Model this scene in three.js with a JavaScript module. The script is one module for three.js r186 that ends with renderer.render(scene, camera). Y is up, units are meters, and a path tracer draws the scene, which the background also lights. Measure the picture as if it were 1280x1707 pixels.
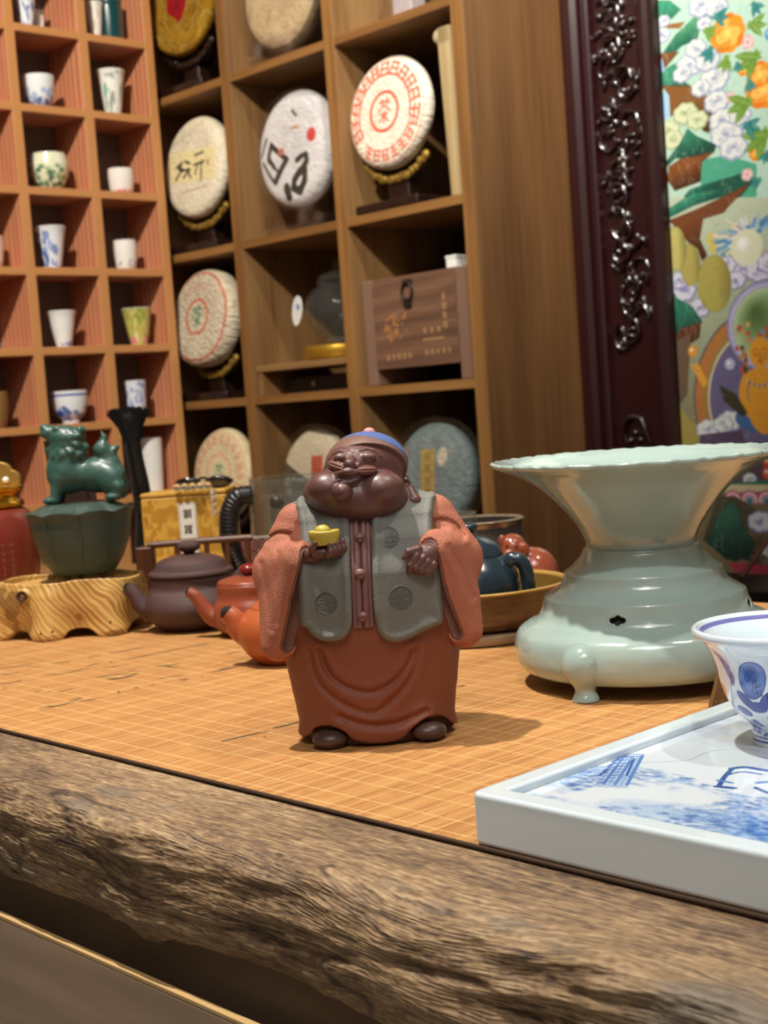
import * as THREE from 'three';
import { mergeGeometries, mergeVertices } from 'three/addons/utils/BufferGeometryUtils.js';
import { RoundedBoxGeometry } from 'three/addons/geometries/RoundedBoxGeometry.js';
import { RectAreaLightUniformsLib } from 'three/addons/lights/RectAreaLightUniformsLib.js';

// ---------------------------------------------------------------- camera, lights, exposure
RectAreaLightUniformsLib.init();
const scene = new THREE.Scene();
scene.background = new THREE.Color(0x050505);
const camera = new THREE.PerspectiveCamera(40.02, 1280 / 1707, 0.05, 30);
camera.position.set(0, 0.928, 0);
camera.setRotationFromMatrix(new THREE.Matrix4().makeBasis(
  new THREE.Vector3(0.6876, -0.0709, -0.7227), new THREE.Vector3(-0.0079, 0.9944, -0.1051), new THREE.Vector3(0.7261, 0.0779, 0.6832)));
camera.focus = 0.67;
camera.userData.fStop = 20;
const renderer = new THREE.WebGLRenderer({ antialias: true });
renderer.toneMapping = THREE.LinearToneMapping;
renderer.toneMappingExposure = 0.81;
renderer.shadowMap.enabled = true;
renderer.shadowMap.type = THREE.PCFSoftShadowMap;

const CEIL = 2.72;
// unseen ceiling spotlights: position, aim, candela, cone half-angle, softness, colour, radius
const SPOTS = [
  { at: [-0.84, 2.56, -0.22], to: [-0.86, 0.75, -0.50], cd: 20, angle: 0.5, pen: 1, color: [1, 0.94, 0.84], r: 1.2 },
  { at: [0.02, 2.56, -0.92], to: [-0.40, 0.75, -0.52], cd: 5.5, angle: 0.42, pen: 0.9, color: [1, 0.95, 0.88], r: 1.2 },
  { at: [-0.92, 2.56, 0.04], to: [-2.20, 1.28, -1.52], cd: 25, angle: 0.52, pen: 0.8, color: [1, 0.92, 0.79], r: 1.4 },
  { at: [0.36, 2.56, 0.36], to: [-0.44, 0.82, -0.72], cd: 5.5, angle: 0.15, pen: 1, color: [1, 0.97, 0.93], r: 1.6 },  // out of view, brightens the front of the celadon vessel
  { at: [-0.80, 2.56, -1.05], to: [-1.30, 1.85, -1.89], cd: 17, angle: 0.55, pen: 1, color: [1, 0.95, 0.88], r: 1.4 },
];
for (const s of SPOTS) {
  const l = new THREE.SpotLight(new THREE.Color().setRGB(...s.color), s.cd, 0, s.angle, s.pen, 2);
  l.name = 'spot_beam';
  l.position.set(...s.at); l.target.position.set(...s.to);
  l.castShadow = true; l.shadow.radius = s.r; l.shadow.mapSize.set(2048, 2048);
  scene.add(l, l.target);
}
// large soft fill panel added on the ceiling behind the photographer
const FILL_PANEL = { at: [0.55, CEIL - 0.045, 0.55], w: 1.2, d: 1.2, lux: 5.2, color: [1, 0.97, 0.93] };
{
  const l = new THREE.RectAreaLight(new THREE.Color().setRGB(...FILL_PANEL.color), FILL_PANEL.lux, FILL_PANEL.w, FILL_PANEL.d);
  l.position.set(...FILL_PANEL.at); l.lookAt(FILL_PANEL.at[0], 0, FILL_PANEL.at[2]); scene.add(l);
}

// ---------------------------------------------------------------- helpers
let seed = 7;
const rnd = () => { seed = (seed + 0x6d2b79f5) | 0; let t = Math.imul(seed ^ (seed >>> 15), 1 | seed); t = (t + Math.imul(t ^ (t >>> 7), 61 | t)) ^ t; return ((t ^ (t >>> 14)) >>> 0) / 4294967296; };
const rr = (a, b) => a + (b - a) * rnd();
const clamp = (x, a = 0, b = 1) => Math.min(b, Math.max(a, x));
const lerp = (a, b, t) => a + (b - a) * t;
const sstep = (a, b, x) => { const t = clamp((x - a) / (b - a)); return t * t * (3 - 2 * t); };
const hash = (x, y, z) => { let h = Math.imul(x, 374761393) + Math.imul(y, 668265263) + Math.imul(z, 2147483647 ^ 1274126177) | 0; h = Math.imul(h ^ (h >>> 13), 1274126177); return ((h ^ (h >>> 16)) >>> 0) / 4294967296; };
function vnoise(x, y, z = 0) {
  const xi = Math.floor(x), yi = Math.floor(y), zi = Math.floor(z); let u = x - xi, v = y - yi, w = z - zi;
  u = u * u * (3 - 2 * u); v = v * v * (3 - 2 * v); w = w * w * (3 - 2 * w);
  const L = (k) => lerp(lerp(hash(xi, yi, zi + k), hash(xi + 1, yi, zi + k), u), lerp(hash(xi, yi + 1, zi + k), hash(xi + 1, yi + 1, zi + k), u), v);
  return w === 0 ? L(0) : lerp(L(0), L(1), w);
}
function fbm(x, y, z = 0, oct = 4) { let a = 0.5, s = 0, n = 0; for (let i = 0; i < oct; i++) { s += a * vnoise(x, y, z); n += a; x = x * 2.03 + 17.1; y = y * 2.03 + 5.7; z = z * 2.03; a *= 0.5; } return s / n; }
const counts = {};
const numbered = (n) => { counts[n] = (counts[n] ?? -1) + 1; return counts[n] ? n + '_' + String(counts[n]).padStart(3, '0') : n; };
function shade(o) { o.traverse((m) => { if (m.isMesh) { m.castShadow = true; m.receiveShadow = true; } }); }
function tag(o, label, category, group) { o.userData.label = label; o.userData.category = category; if (group) o.userData.group = group; return o; }
function thing(name, label, category, [x, y, z] = [0, 0, 0], turn = 0, group) {
  const o = new THREE.Group(); o.name = numbered(name); scene.add(o); o.position.set(x, y, z); o.rotation.y = turn;
  return tag(o, label, category, group);
}
function part(parent, name, geo, mat, at, label) {
  const m = new THREE.Mesh(geo, mat); m.name = name; parent.add(m); if (at) m.position.set(...at);
  if (label) m.userData.label = label; return m;
}
function struct(name, geo, mat, at) { const m = new THREE.Mesh(geo, mat); m.name = name; m.userData.kind = 'structure'; scene.add(m); if (at) m.position.set(...at); return m; }
const merge = (list) => mergeGeometries(list.map((g) => { const k = g.index ? g.toNonIndexed() : g; for (const n of Object.keys(k.attributes)) if (!['position', 'normal', 'uv'].includes(n)) k.deleteAttribute(n); return k; }));
const xf = (g, x = 0, y = 0, z = 0, rx = 0, ry = 0, rz = 0, sx = 1, sy = sx, sz = sx) => g.applyMatrix4(new THREE.Matrix4().compose(new THREE.Vector3(x, y, z), new THREE.Quaternion().setFromEuler(new THREE.Euler(rx, ry, rz)), new THREE.Vector3(sx, sy, sz)));
// uv in metres from the dominant face direction; grain axis g runs along u
function boxUV(g, grain = 'y', off = [rnd() * 3, rnd() * 3]) {
  const p = g.attributes.position, n = g.attributes.normal, uv = new Float32Array(p.count * 2), k = { x: 0, y: 1, z: 2 }[grain];
  for (let i = 0; i < p.count; i++) {
    const P = [p.getX(i), p.getY(i), p.getZ(i)], N = [Math.abs(n.getX(i)), Math.abs(n.getY(i)), Math.abs(n.getZ(i))];
    const d = N[0] >= N[1] && N[0] >= N[2] ? 0 : N[1] >= N[2] ? 1 : 2, rest = [0, 1, 2].filter((a) => a !== d);
    const [u, v] = rest.includes(k) ? [k, rest.find((a) => a !== k)] : rest;
    uv[2 * i] = P[u] + off[0]; uv[2 * i + 1] = P[v] + off[1];
  }
  g.setAttribute('uv', new THREE.BufferAttribute(uv, 2)); return g;
}
const rbox = (w, h, d, r = 0.002, grain = 'y') => boxUV(new RoundedBoxGeometry(w, h, d, 1, Math.min(r, w / 2.01, h / 2.01, d / 2.01)), grain);
function smooth(pts, n = 10) { // Catmull-Rom through [r, y] points
  const c = new THREE.CatmullRomCurve3(pts.map(([x, y]) => new THREE.Vector3(x, y, 0)), false, 'centripetal');
  return c.getPoints(pts.length * n).map((v) => new THREE.Vector2(Math.max(v.x, 0), v.y));
}
const lathe = (pts, seg = 48, n = 8) => new THREE.LatheGeometry(n ? smooth(pts, n) : pts.map(([x, y]) => new THREE.Vector2(x, y)), seg);
const tube = (pts, r, seg = 32, rs = 10, closed = false) => new THREE.TubeGeometry(new THREE.CatmullRomCurve3(pts.map((p) => new THREE.Vector3(...p)), closed, 'centripetal'), seg, r, rs, closed);
// tube whose radius follows rad(t), closed at both ends
function taper(pts, rad, seg = 28, rs = 12) {
  const c = new THREE.CatmullRomCurve3(pts.map((p) => new THREE.Vector3(...p)), false, 'centripetal');
  const g = new THREE.TubeGeometry(c, seg, 1, rs, false), p = g.attributes.position;
  for (let i = 0; i <= seg; i++) { const o = c.getPointAt(i / seg), r = rad(i / seg); for (let j = 0; j <= rs; j++) { const k = i * (rs + 1) + j; p.setXYZ(k, o.x + (p.getX(k) - o.x) * r, o.y + (p.getY(k) - o.y) * r, o.z + (p.getZ(k) - o.z) * r); } }
  g.computeVertexNormals(); return g;
}
const ball = (r, x = 0, y = 0, z = 0, sx = 1, sy = 1, sz = 1, a = 20, b = 14) => xf(new THREE.SphereGeometry(r, a, b), x, y, z, 0, 0, 0, sx, sy, sz);

// ---- signed-distance modelling: surface nets on a grid
function sdfMesh(f, lo, hi, cell, uvFn) {
  const n = [0, 1, 2].map((a) => Math.ceil((hi[a] - lo[a]) / cell) + 1), [nx, ny, nz] = n;
  const v = new Float32Array(nx * ny * nz), id = new Int32Array(nx * ny * nz).fill(-1);
  const B = 6, far = B * cell * 0.87 * 1.9; // blocks far from the surface are filled without sampling
  for (let z0 = 0; z0 < nz; z0 += B) for (let y0 = 0; y0 < ny; y0 += B) for (let x0 = 0; x0 < nx; x0 += B) {
    const c = f(lo[0] + (x0 + 2.5) * cell, lo[1] + (y0 + 2.5) * cell, lo[2] + (z0 + 2.5) * cell), skip = Math.abs(c) > far;
    for (let z = z0; z < Math.min(z0 + B, nz); z++) for (let y = y0; y < Math.min(y0 + B, ny); y++) for (let x = x0; x < Math.min(x0 + B, nx); x++) v[x + y * nx + z * nx * ny] = skip ? c : f(lo[0] + x * cell, lo[1] + y * cell, lo[2] + z * cell);
  }
  const sx = 1, sy = nx, sz = nx * ny, pos = [], ind = [], E = [];
  for (let c = 0; c < 8; c++) for (const b of [1, 2, 4]) if (!(c & b)) E.push([c, c | b]);
  const off = (c) => (c & 1 ? sx : 0) + (c & 2 ? sy : 0) + (c & 4 ? sz : 0);
  for (let z = 0; z < nz - 1; z++) for (let y = 0; y < ny - 1; y++) for (let x = 0; x < nx - 1; x++) {
    const o = x + y * sy + z * sz; let m = 0; for (let c = 0; c < 8; c++) if (v[o + off(c)] < 0) m |= 1 << c;
    if (m === 0 || m === 255) continue;
    let px = 0, py = 0, pz = 0, q = 0;
    for (const [a, b] of E) { if (!((m >> a) & 1) === !((m >> b) & 1)) continue; const va = v[o + off(a)], vb = v[o + off(b)], t = va / (va - vb); px += lerp(a & 1 ? 1 : 0, b & 1 ? 1 : 0, t); py += lerp(a & 2 ? 1 : 0, b & 2 ? 1 : 0, t); pz += lerp(a & 4 ? 1 : 0, b & 4 ? 1 : 0, t); q++; }
    id[o] = pos.length / 3; pos.push(lo[0] + (x + px / q) * cell, lo[1] + (y + py / q) * cell, lo[2] + (z + pz / q) * cell);
  }
  const quad = (a, b, c, d, flip) => { if (a < 0 || b < 0 || c < 0 || d < 0) return; flip ? ind.push(a, c, b, a, d, c) : ind.push(a, b, c, a, c, d); };
  for (let z = 1; z < nz - 1; z++) for (let y = 1; y < ny - 1; y++) for (let x = 1; x < nx - 1; x++) {
    const o = x + y * sy + z * sz, s = v[o] < 0;
    if (s !== v[o + sx] < 0) quad(id[o - sy - sz], id[o - sz], id[o], id[o - sy], !s);
    if (s !== v[o + sy] < 0) quad(id[o - sx - sz], id[o - sx], id[o], id[o - sz], !s);
    if (s !== v[o + sz] < 0) quad(id[o - sx - sy], id[o - sy], id[o], id[o - sx], !s);
  }
  const P = new Float32Array(pos), N = new Float32Array(pos.length), h = cell * 0.5;
  for (let i = 0; i < P.length; i += 3) {
    const x = P[i], y = P[i + 1], z = P[i + 2];
    const gx = f(x + h, y, z) - f(x - h, y, z), gy = f(x, y + h, z) - f(x, y - h, z), gz = f(x, y, z + h) - f(x, y, z - h), l = Math.hypot(gx, gy, gz) || 1;
    N[i] = gx / l; N[i + 1] = gy / l; N[i + 2] = gz / l;
  }
  const uv = new Float32Array(P.length / 3 * 2);
  for (let i = 0; i < P.length / 3; i++) { const [a, b] = uvFn ? uvFn(P[3 * i], P[3 * i + 1], P[3 * i + 2]) : [P[3 * i], P[3 * i + 1]]; uv[2 * i] = a; uv[2 * i + 1] = b; }
  const g = new THREE.BufferGeometry();
  g.setAttribute('position', new THREE.BufferAttribute(P, 3)); g.setAttribute('normal', new THREE.BufferAttribute(N, 3)); g.setAttribute('uv', new THREE.BufferAttribute(uv, 2));
  g.setIndex(ind); return g;
}
const smin = (a, b, k) => { const h = Math.max(k - Math.abs(a - b), 0) / k; return Math.min(a, b) - h * h * k * 0.25; };
const smax = (a, b, k) => -smin(-a, -b, k);
const ell = (x, y, z, cx, cy, cz, rx, ry, rz) => { const a = (x - cx) / rx, b = (y - cy) / ry, c = (z - cz) / rz, k0 = Math.sqrt(a * a + b * b + c * c), k1 = Math.hypot(a / rx, b / ry, c / rz); return k1 > 1e-9 ? k0 * (k0 - 1) / k1 : -Math.min(rx, ry, rz); };
function cap(x, y, z, ax, ay, az, bx, by, bz, ra, rb) { const dx = bx - ax, dy = by - ay, dz = bz - az, t = clamp(((x - ax) * dx + (y - ay) * dy + (z - az) * dz) / (dx * dx + dy * dy + dz * dz)); return Math.hypot(x - ax - dx * t, y - ay - dy * t, z - az - dz * t) - lerp(ra, rb, t); }
// signed distance to a closed polygon in 2D (negative inside)
function poly2(px, py, V) {
  let d = 1e9, s = 1;
  for (let i = 0, j = V.length - 1; i < V.length; j = i++) {
    const ex = V[j][0] - V[i][0], ey = V[j][1] - V[i][1], wx = px - V[i][0], wy = py - V[i][1], t = clamp((wx * ex + wy * ey) / (ex * ex + ey * ey));
    d = Math.min(d, (wx - ex * t) ** 2 + (wy - ey * t) ** 2);
    const c1 = py >= V[i][1], c2 = py < V[j][1], c3 = ex * wy > ey * wx; if ((c1 && c2 && c3) || (!c1 && !c2 && !c3)) s = -s;
  }
  return s * Math.sqrt(d);
}
const spline2 = (pts, n = 6) => new THREE.CatmullRomCurve3(pts.map(([x, y]) => new THREE.Vector3(x, y, 0)), true, 'centripetal').getPoints(pts.length * n).slice(0, -1).map((v) => [v.x, v.y]);

// ---- textures
function dataTex(w, h, fn, srgb = true, size = [1, 1]) { // fn(u, v) -> [r, g, b] 0..1 (sRGB values for colour maps)
  const d = new Uint8Array(w * h * 4);
  for (let y = 0; y < h; y++) for (let x = 0; x < w; x++) { const c = fn(x / w, y / h), o = (y * w + x) * 4; d[o] = clamp(c[0]) * 255; d[o + 1] = clamp(c[1]) * 255; d[o + 2] = clamp(c[2]) * 255; d[o + 3] = 255; }
  const t = new THREE.DataTexture(d, w, h); t.wrapS = t.wrapT = THREE.MirroredRepeatWrapping; t.magFilter = THREE.LinearFilter; t.minFilter = THREE.LinearMipmapLinearFilter; t.generateMipmaps = true;
  if (srgb) t.colorSpace = THREE.SRGBColorSpace; t.repeat.set(1 / size[0], 1 / size[1]); t.needsUpdate = true; return t;
}
function canvasTex(w, h, draw, srgb = true, wrap = THREE.ClampToEdgeWrapping) {
  const c = document.createElement('canvas'); c.width = w; c.height = h; const g = c.getContext('2d'); draw(g, w, h);
  const t = new THREE.CanvasTexture(c); if (srgb) t.colorSpace = THREE.SRGBColorSpace; t.wrapS = t.wrapT = wrap; t.magFilter = THREE.LinearFilter; return t;
}
const hex = (h) => [1, 3, 5].map((i) => parseInt(h.slice(i, i + 2), 16) / 255);
const mixc = (a, b, t) => [lerp(a[0], b[0], t), lerp(a[1], b[1], t), lerp(a[2], b[2], t)];
const std = (o) => new THREE.MeshStandardMaterial(o);
const phys = (o) => new THREE.MeshPhysicalMaterial(o);
const rgb = (h) => new THREE.Color(h);
// wood: u along the grain (metres su), v across (metres sv)
function woodTex(w, h, su, sv, cols, { rings = 26, stripe = 0.5, fibre = 240, warp = 0.35, z = 0 } = {}) {
  const c = cols.map(hex);
  return dataTex(w, h, (u, v) => {
    const x = u * su, y = v * sv, wv = fbm(x * 2.2, y * 7, z + 3.3, 3) * warp;
    const r = 0.5 + 0.5 * Math.sin((y * rings + wv * 9) * 6.283 * 0.5), f = fbm(x * 9, y * fibre, z + 9, 3), b = fbm(x * 1.3, y * 9, z, 3);
    let t = clamp(stripe * r + (1 - stripe) * b + (f - 0.5) * 0.55);
    return t < 0.5 ? mixc(c[0], c[1], t * 2) : mixc(c[1], c[2], t * 2 - 1);
  }, true, [su, sv]);
}
const fineNoise = (s, size, lo = 0, hi = 1, pw = 1) => dataTex(512, 512, (u, v) => { const t = lerp(lo, hi, Math.pow(fbm(u * s, v * s, 1.7, 3), pw)); return [t, t, t]; }, false, [size, size]);

// ---------------------------------------------------------------- materials
const shelfWood = woodTex(1024, 512, 1.0, 0.5, ['#694a2c', '#8a673f', '#a28053'], { rings: 18, stripe: 0.3, fibre: 260 });
const cabWood = woodTex(1024, 512, 1.0, 0.25, ['#a55f43', '#c9835f', '#dfa17c'], { rings: 130, stripe: 0.55, fibre: 420, warp: 0.06, z: 4 });
const M = {
  wall: std({ color: rgb('#d6d2ca'), roughness: 0.9 }), ceiling: std({ color: rgb('#e6e0d6'), roughness: 0.95 }), floor: std({ map: woodTex(512, 512, 2, 2, ['#8a7e70', '#9c9082', '#aba092'], { rings: 8 }), roughness: 0.5 }),
  shelf: std({ map: shelfWood, roughness: 0.55 }), shelfSide: std({ map: woodTex(512, 512, 0.8, 0.3, ['#5a3a20', '#75502e', '#8a6238'], { rings: 16, stripe: 0.25, fibre: 200, z: 41 }), roughness: 0.5 }), shelfEdge: std({ map: shelfWood, color: rgb('#fff0d4'), roughness: 0.5 }), back: std({ color: rgb('#33251a'), roughness: 0.8 }),
  cab: std({ map: cabWood, roughness: 0.42 }), cabBack: std({ color: rgb('#6d625a'), roughness: 0.8 }), cabEdge: std({ color: rgb('#c98e58'), roughness: 0.42 }),
  lacquer: phys({ color: rgb('#26070c'), roughness: 0.3, clearcoat: 0.55, clearcoatRoughness: 0.18 }), lacquerRed: phys({ color: rgb('#4a0f12'), roughness: 0.35, clearcoat: 0.4 }), carve: phys({ color: rgb('#1c0508'), roughness: 0.2, clearcoat: 0.9, clearcoatRoughness: 0.12 }),
  black: std({ color: rgb('#141110'), roughness: 0.4 }), rosewood: phys({ color: rgb('#22120e'), roughness: 0.35, clearcoat: 0.3 }), gold: std({ color: rgb('#c79a35'), metalness: 0.75, roughness: 0.36 }), goldDull: std({ color: rgb('#9b7c35'), metalness: 0.55, roughness: 0.5 }),
  white: phys({ color: rgb('#eef0ee'), roughness: 0.14, clearcoat: 0.6 }), paper: std({ color: rgb('#e9e0cb'), roughness: 0.85 }), steel: std({ color: rgb('#9a9a96'), metalness: 0.9, roughness: 0.3 }),
  film: phys({ color: rgb('#ffffff'), roughness: 0.08, transmission: 1, thickness: 0, ior: 1.45, specularIntensity: 1, bumpMap: fineNoise(26, 0.16), bumpScale: 0.004 }),
  glass: phys({ color: rgb('#eef4f2'), roughness: 0.03, transmission: 0.975, thickness: 0, ior: 1.52 }), acrylic: phys({ color: rgb('#fbfbff'), roughness: 0.04, transmission: 1, thickness: 0, ior: 1.49 }),
};

// ---------------------------------------------------------------- the room
const bx = (x0, x1, y0, y1, z0, z1) => new THREE.BoxGeometry(x1 - x0, y1 - y0, z1 - z0).translate((x0 + x1) / 2, (y0 + y1) / 2, (z0 + z1) / 2);
struct('floor', boxUV(bx(-2.6, 2.0, -0.1, 0, -2.15, 2.4), 'z'), M.floor);
struct('ceiling', bx(-2.6, 2.0, CEIL, CEIL + 0.1, -2.15, 2.4), M.ceiling);
struct('wall_left', bx(-2.6, -2.42, 0, CEIL, -2.15, 2.4), M.wall);
struct('wall_right', bx(1.85, 2.0, 0, CEIL, -2.15, 2.4), M.wall);
struct('wall_back', bx(-2.42, 1.85, 0, CEIL, -2.15, -1.965), M.wall);
struct('wall_front', bx(-2.42, 1.85, 0, CEIL, 2.25, 2.4), M.wall);

// housings of the unseen spotlights and the added fill panel
{
  const body = std({ color: rgb('#2a2a2a'), roughness: 0.5 });
  const names = ['over the middle of the tea table', 'over the porcelain tray', 'aimed at the tea cake bookcase', 'aimed at the celadon vessel', 'aimed at the framed painting'];
  SPOTS.forEach((s, i) => {
    const t = thing('unseen_ceiling_spotlight', 'unseen black ceiling spotlight ' + names[i], 'lamp', s.at);
    const d = new THREE.Vector3(...s.to).sub(new THREE.Vector3(...s.at)).normalize(), q = new THREE.Quaternion().setFromUnitVectors(new THREE.Vector3(0, -1, 0), d);
    const hg = lathe([[0.0, 0.10], [0.03, 0.10], [0.045, 0.07], [0.047, 0.012], [0.044, 0.010], [0.042, 0.02], [0, 0.022]], 24, 0), h = part(t, 'housing', hg, body);
    const lens = new THREE.Mesh(new THREE.CircleGeometry(0.04, 24).rotateX(Math.PI / 2).translate(0, 0.014, 0), std({ color: 0x222222, emissive: new THREE.Color().setRGB(...s.color), emissiveIntensity: 6 })); lens.name = 'lamp_lens'; h.add(lens);
    h.quaternion.copy(q);
    part(t, 'stem', new THREE.CylinderGeometry(0.008, 0.008, CEIL - s.at[1] - 0.09, 10).translate(0, (CEIL - s.at[1] + 0.09) / 2, 0), body);
  });
  const t = thing('added_fill_panel', 'added square white ceiling fill light behind the photographer, out of view', 'lamp', FILL_PANEL.at);
  part(t, 'frame', boxUV(new THREE.BoxGeometry(FILL_PANEL.w + 0.05, 0.035, FILL_PANEL.d + 0.05).translate(0, 0.0275, 0)), M.white);
  part(t, 'diffuser', new THREE.BoxGeometry(FILL_PANEL.w, 0.004, FILL_PANEL.d).translate(0, 0.008, 0), std({ color: 0xffffff, emissive: new THREE.Color().setRGB(...FILL_PANEL.color), emissiveIntensity: 1.2 }));
}

// ---------------------------------------------------------------- bookcase with tea cakes
{
  const t = thing('bookcase', 'tall open brown wooden bookcase whose square cells hold wrapped tea cakes', 'bookcase', [0, 0, 0]);
  const X = [-2.4045, -2.1, -1.809, -1.511], Y = [2.45, 2.16, 1.855, 1.55, 1.245, 0.955, 0.655, 0.36, 0.08], zf = -1.65, zb = -1.945, w = 0.026;
  const back = part(t, 'back_panel', boxUV(bx(-2.4175, -1.498, 0.02, 2.45, -1.957, -1.945)), M.back); back.userData.label = 'dark back panel';
  X.forEach((x) => { const u = part(t, 'upright', rbox(w, 2.47, zf - zb - 0.004, 0.002, 'y'), x > -1.6 ? M.shelfSide : M.shelf, [x, 1.235, (zf - 0.004 + zb) / 2]); part(u, 'edge_strip', rbox(w, 2.47, 0.004, 0.0012, 'y'), M.shelfEdge, [0, 0, (zf - zb) / 2]); });
  for (let c = 0; c < 3; c++) for (const y of Y) {
    const L = X[c + 1] - X[c] - w, cx = (X[c] + X[c + 1]) / 2;
    const s = part(t, 'shelf', rbox(L, 0.0155, zf - zb - 0.005, 0.001, 'x'), M.shelf, [cx, y - 0.0078, (zf - 0.005 + zb) / 2]); part(s, 'edge_strip', rbox(L, 0.0155, 0.004, 0.001, 'x'), M.shelfEdge, [0, 0, (zf - zb) / 2 - 0.0005]);
  }
  part(t, 'plinth', boxUV(bx(-2.4175, -1.498, 0, 0.06, -1.945, -1.66), 'x'), M.black);
  // small raised platform inside the glass teapot's cell
  const p = thing('riser_shelf', 'small brown wooden riser under the glass teapot in the bookcase', 'riser', [-1.955, 0.9555, -1.745]);
  part(p, 'board', rbox(0.262, 0.012, 0.17, 0.001, 'x'), M.shelf, [0, 0.05, 0]);
  for (const s of [-1, 1]) part(p, 'side_board', rbox(0.012, 0.044, 0.165, 0.001, 'z'), M.shelf, [s * 0.124, 0.022, 0]);
}

// ---------------------------------------------------------------- cup cabinet on the left wall
const CUPY = [2.09, 1.943, 1.797, 1.651, 1.509, 1.361, 1.216, 1.071, 0.929, 0.785, 0.64, 0.495], CUPZ = [-1.6215, -1.4745, -1.323, -1.172, -1.021, -0.87];
{
  const t = thing('cup_cabinet', 'orange-brown wall cabinet divided into small square cells holding single teacups', 'cabinet');
  const xf0 = -2.29, xb = -2.405, w = 0.019;
  part(t, 'back_panel', boxUV(bx(-2.417, -2.405, 0.3, 2.2, -1.632, -0.86)), M.cabBack, null, 'grey-brown back panel');
  CUPZ.forEach((z, i) => { const u = part(t, 'upright', rbox(xf0 - xb - 0.003, 1.9, w, 0.0015, 'y'), M.cab, [(xf0 - 0.003 + xb) / 2, 1.25, z]); part(u, 'edge_strip', rbox(0.003, 1.9, w, 0.001, 'y'), M.cabEdge, [(xf0 - xb) / 2, 0, 0]); if (!i) u.name = 'side_panel'; });
  for (let c = 0; c < CUPZ.length - 1; c++) for (const y of [2.2, ...CUPY, 0.35]) {
    const L = CUPZ[c + 1] - CUPZ[c] - w, cz = (CUPZ[c] + CUPZ[c + 1]) / 2;
    const s = part(t, 'shelf', rbox(xf0 - xb - 0.003, 0.0145, L, 0.001, 'z'), M.cab, [(xf0 - 0.003 + xb) / 2, y - 0.00725, cz]); part(s, 'edge_strip', rbox(0.003, 0.0145, L, 0.001, 'z'), M.cabEdge, [(xf0 - xb) / 2, 0, 0]);
  }
  part(t, 'base_panel', boxUV(bx(-2.417, -2.29, 0, 0.33, -1.632, -0.86), 'z'), M.cab);
}

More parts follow.
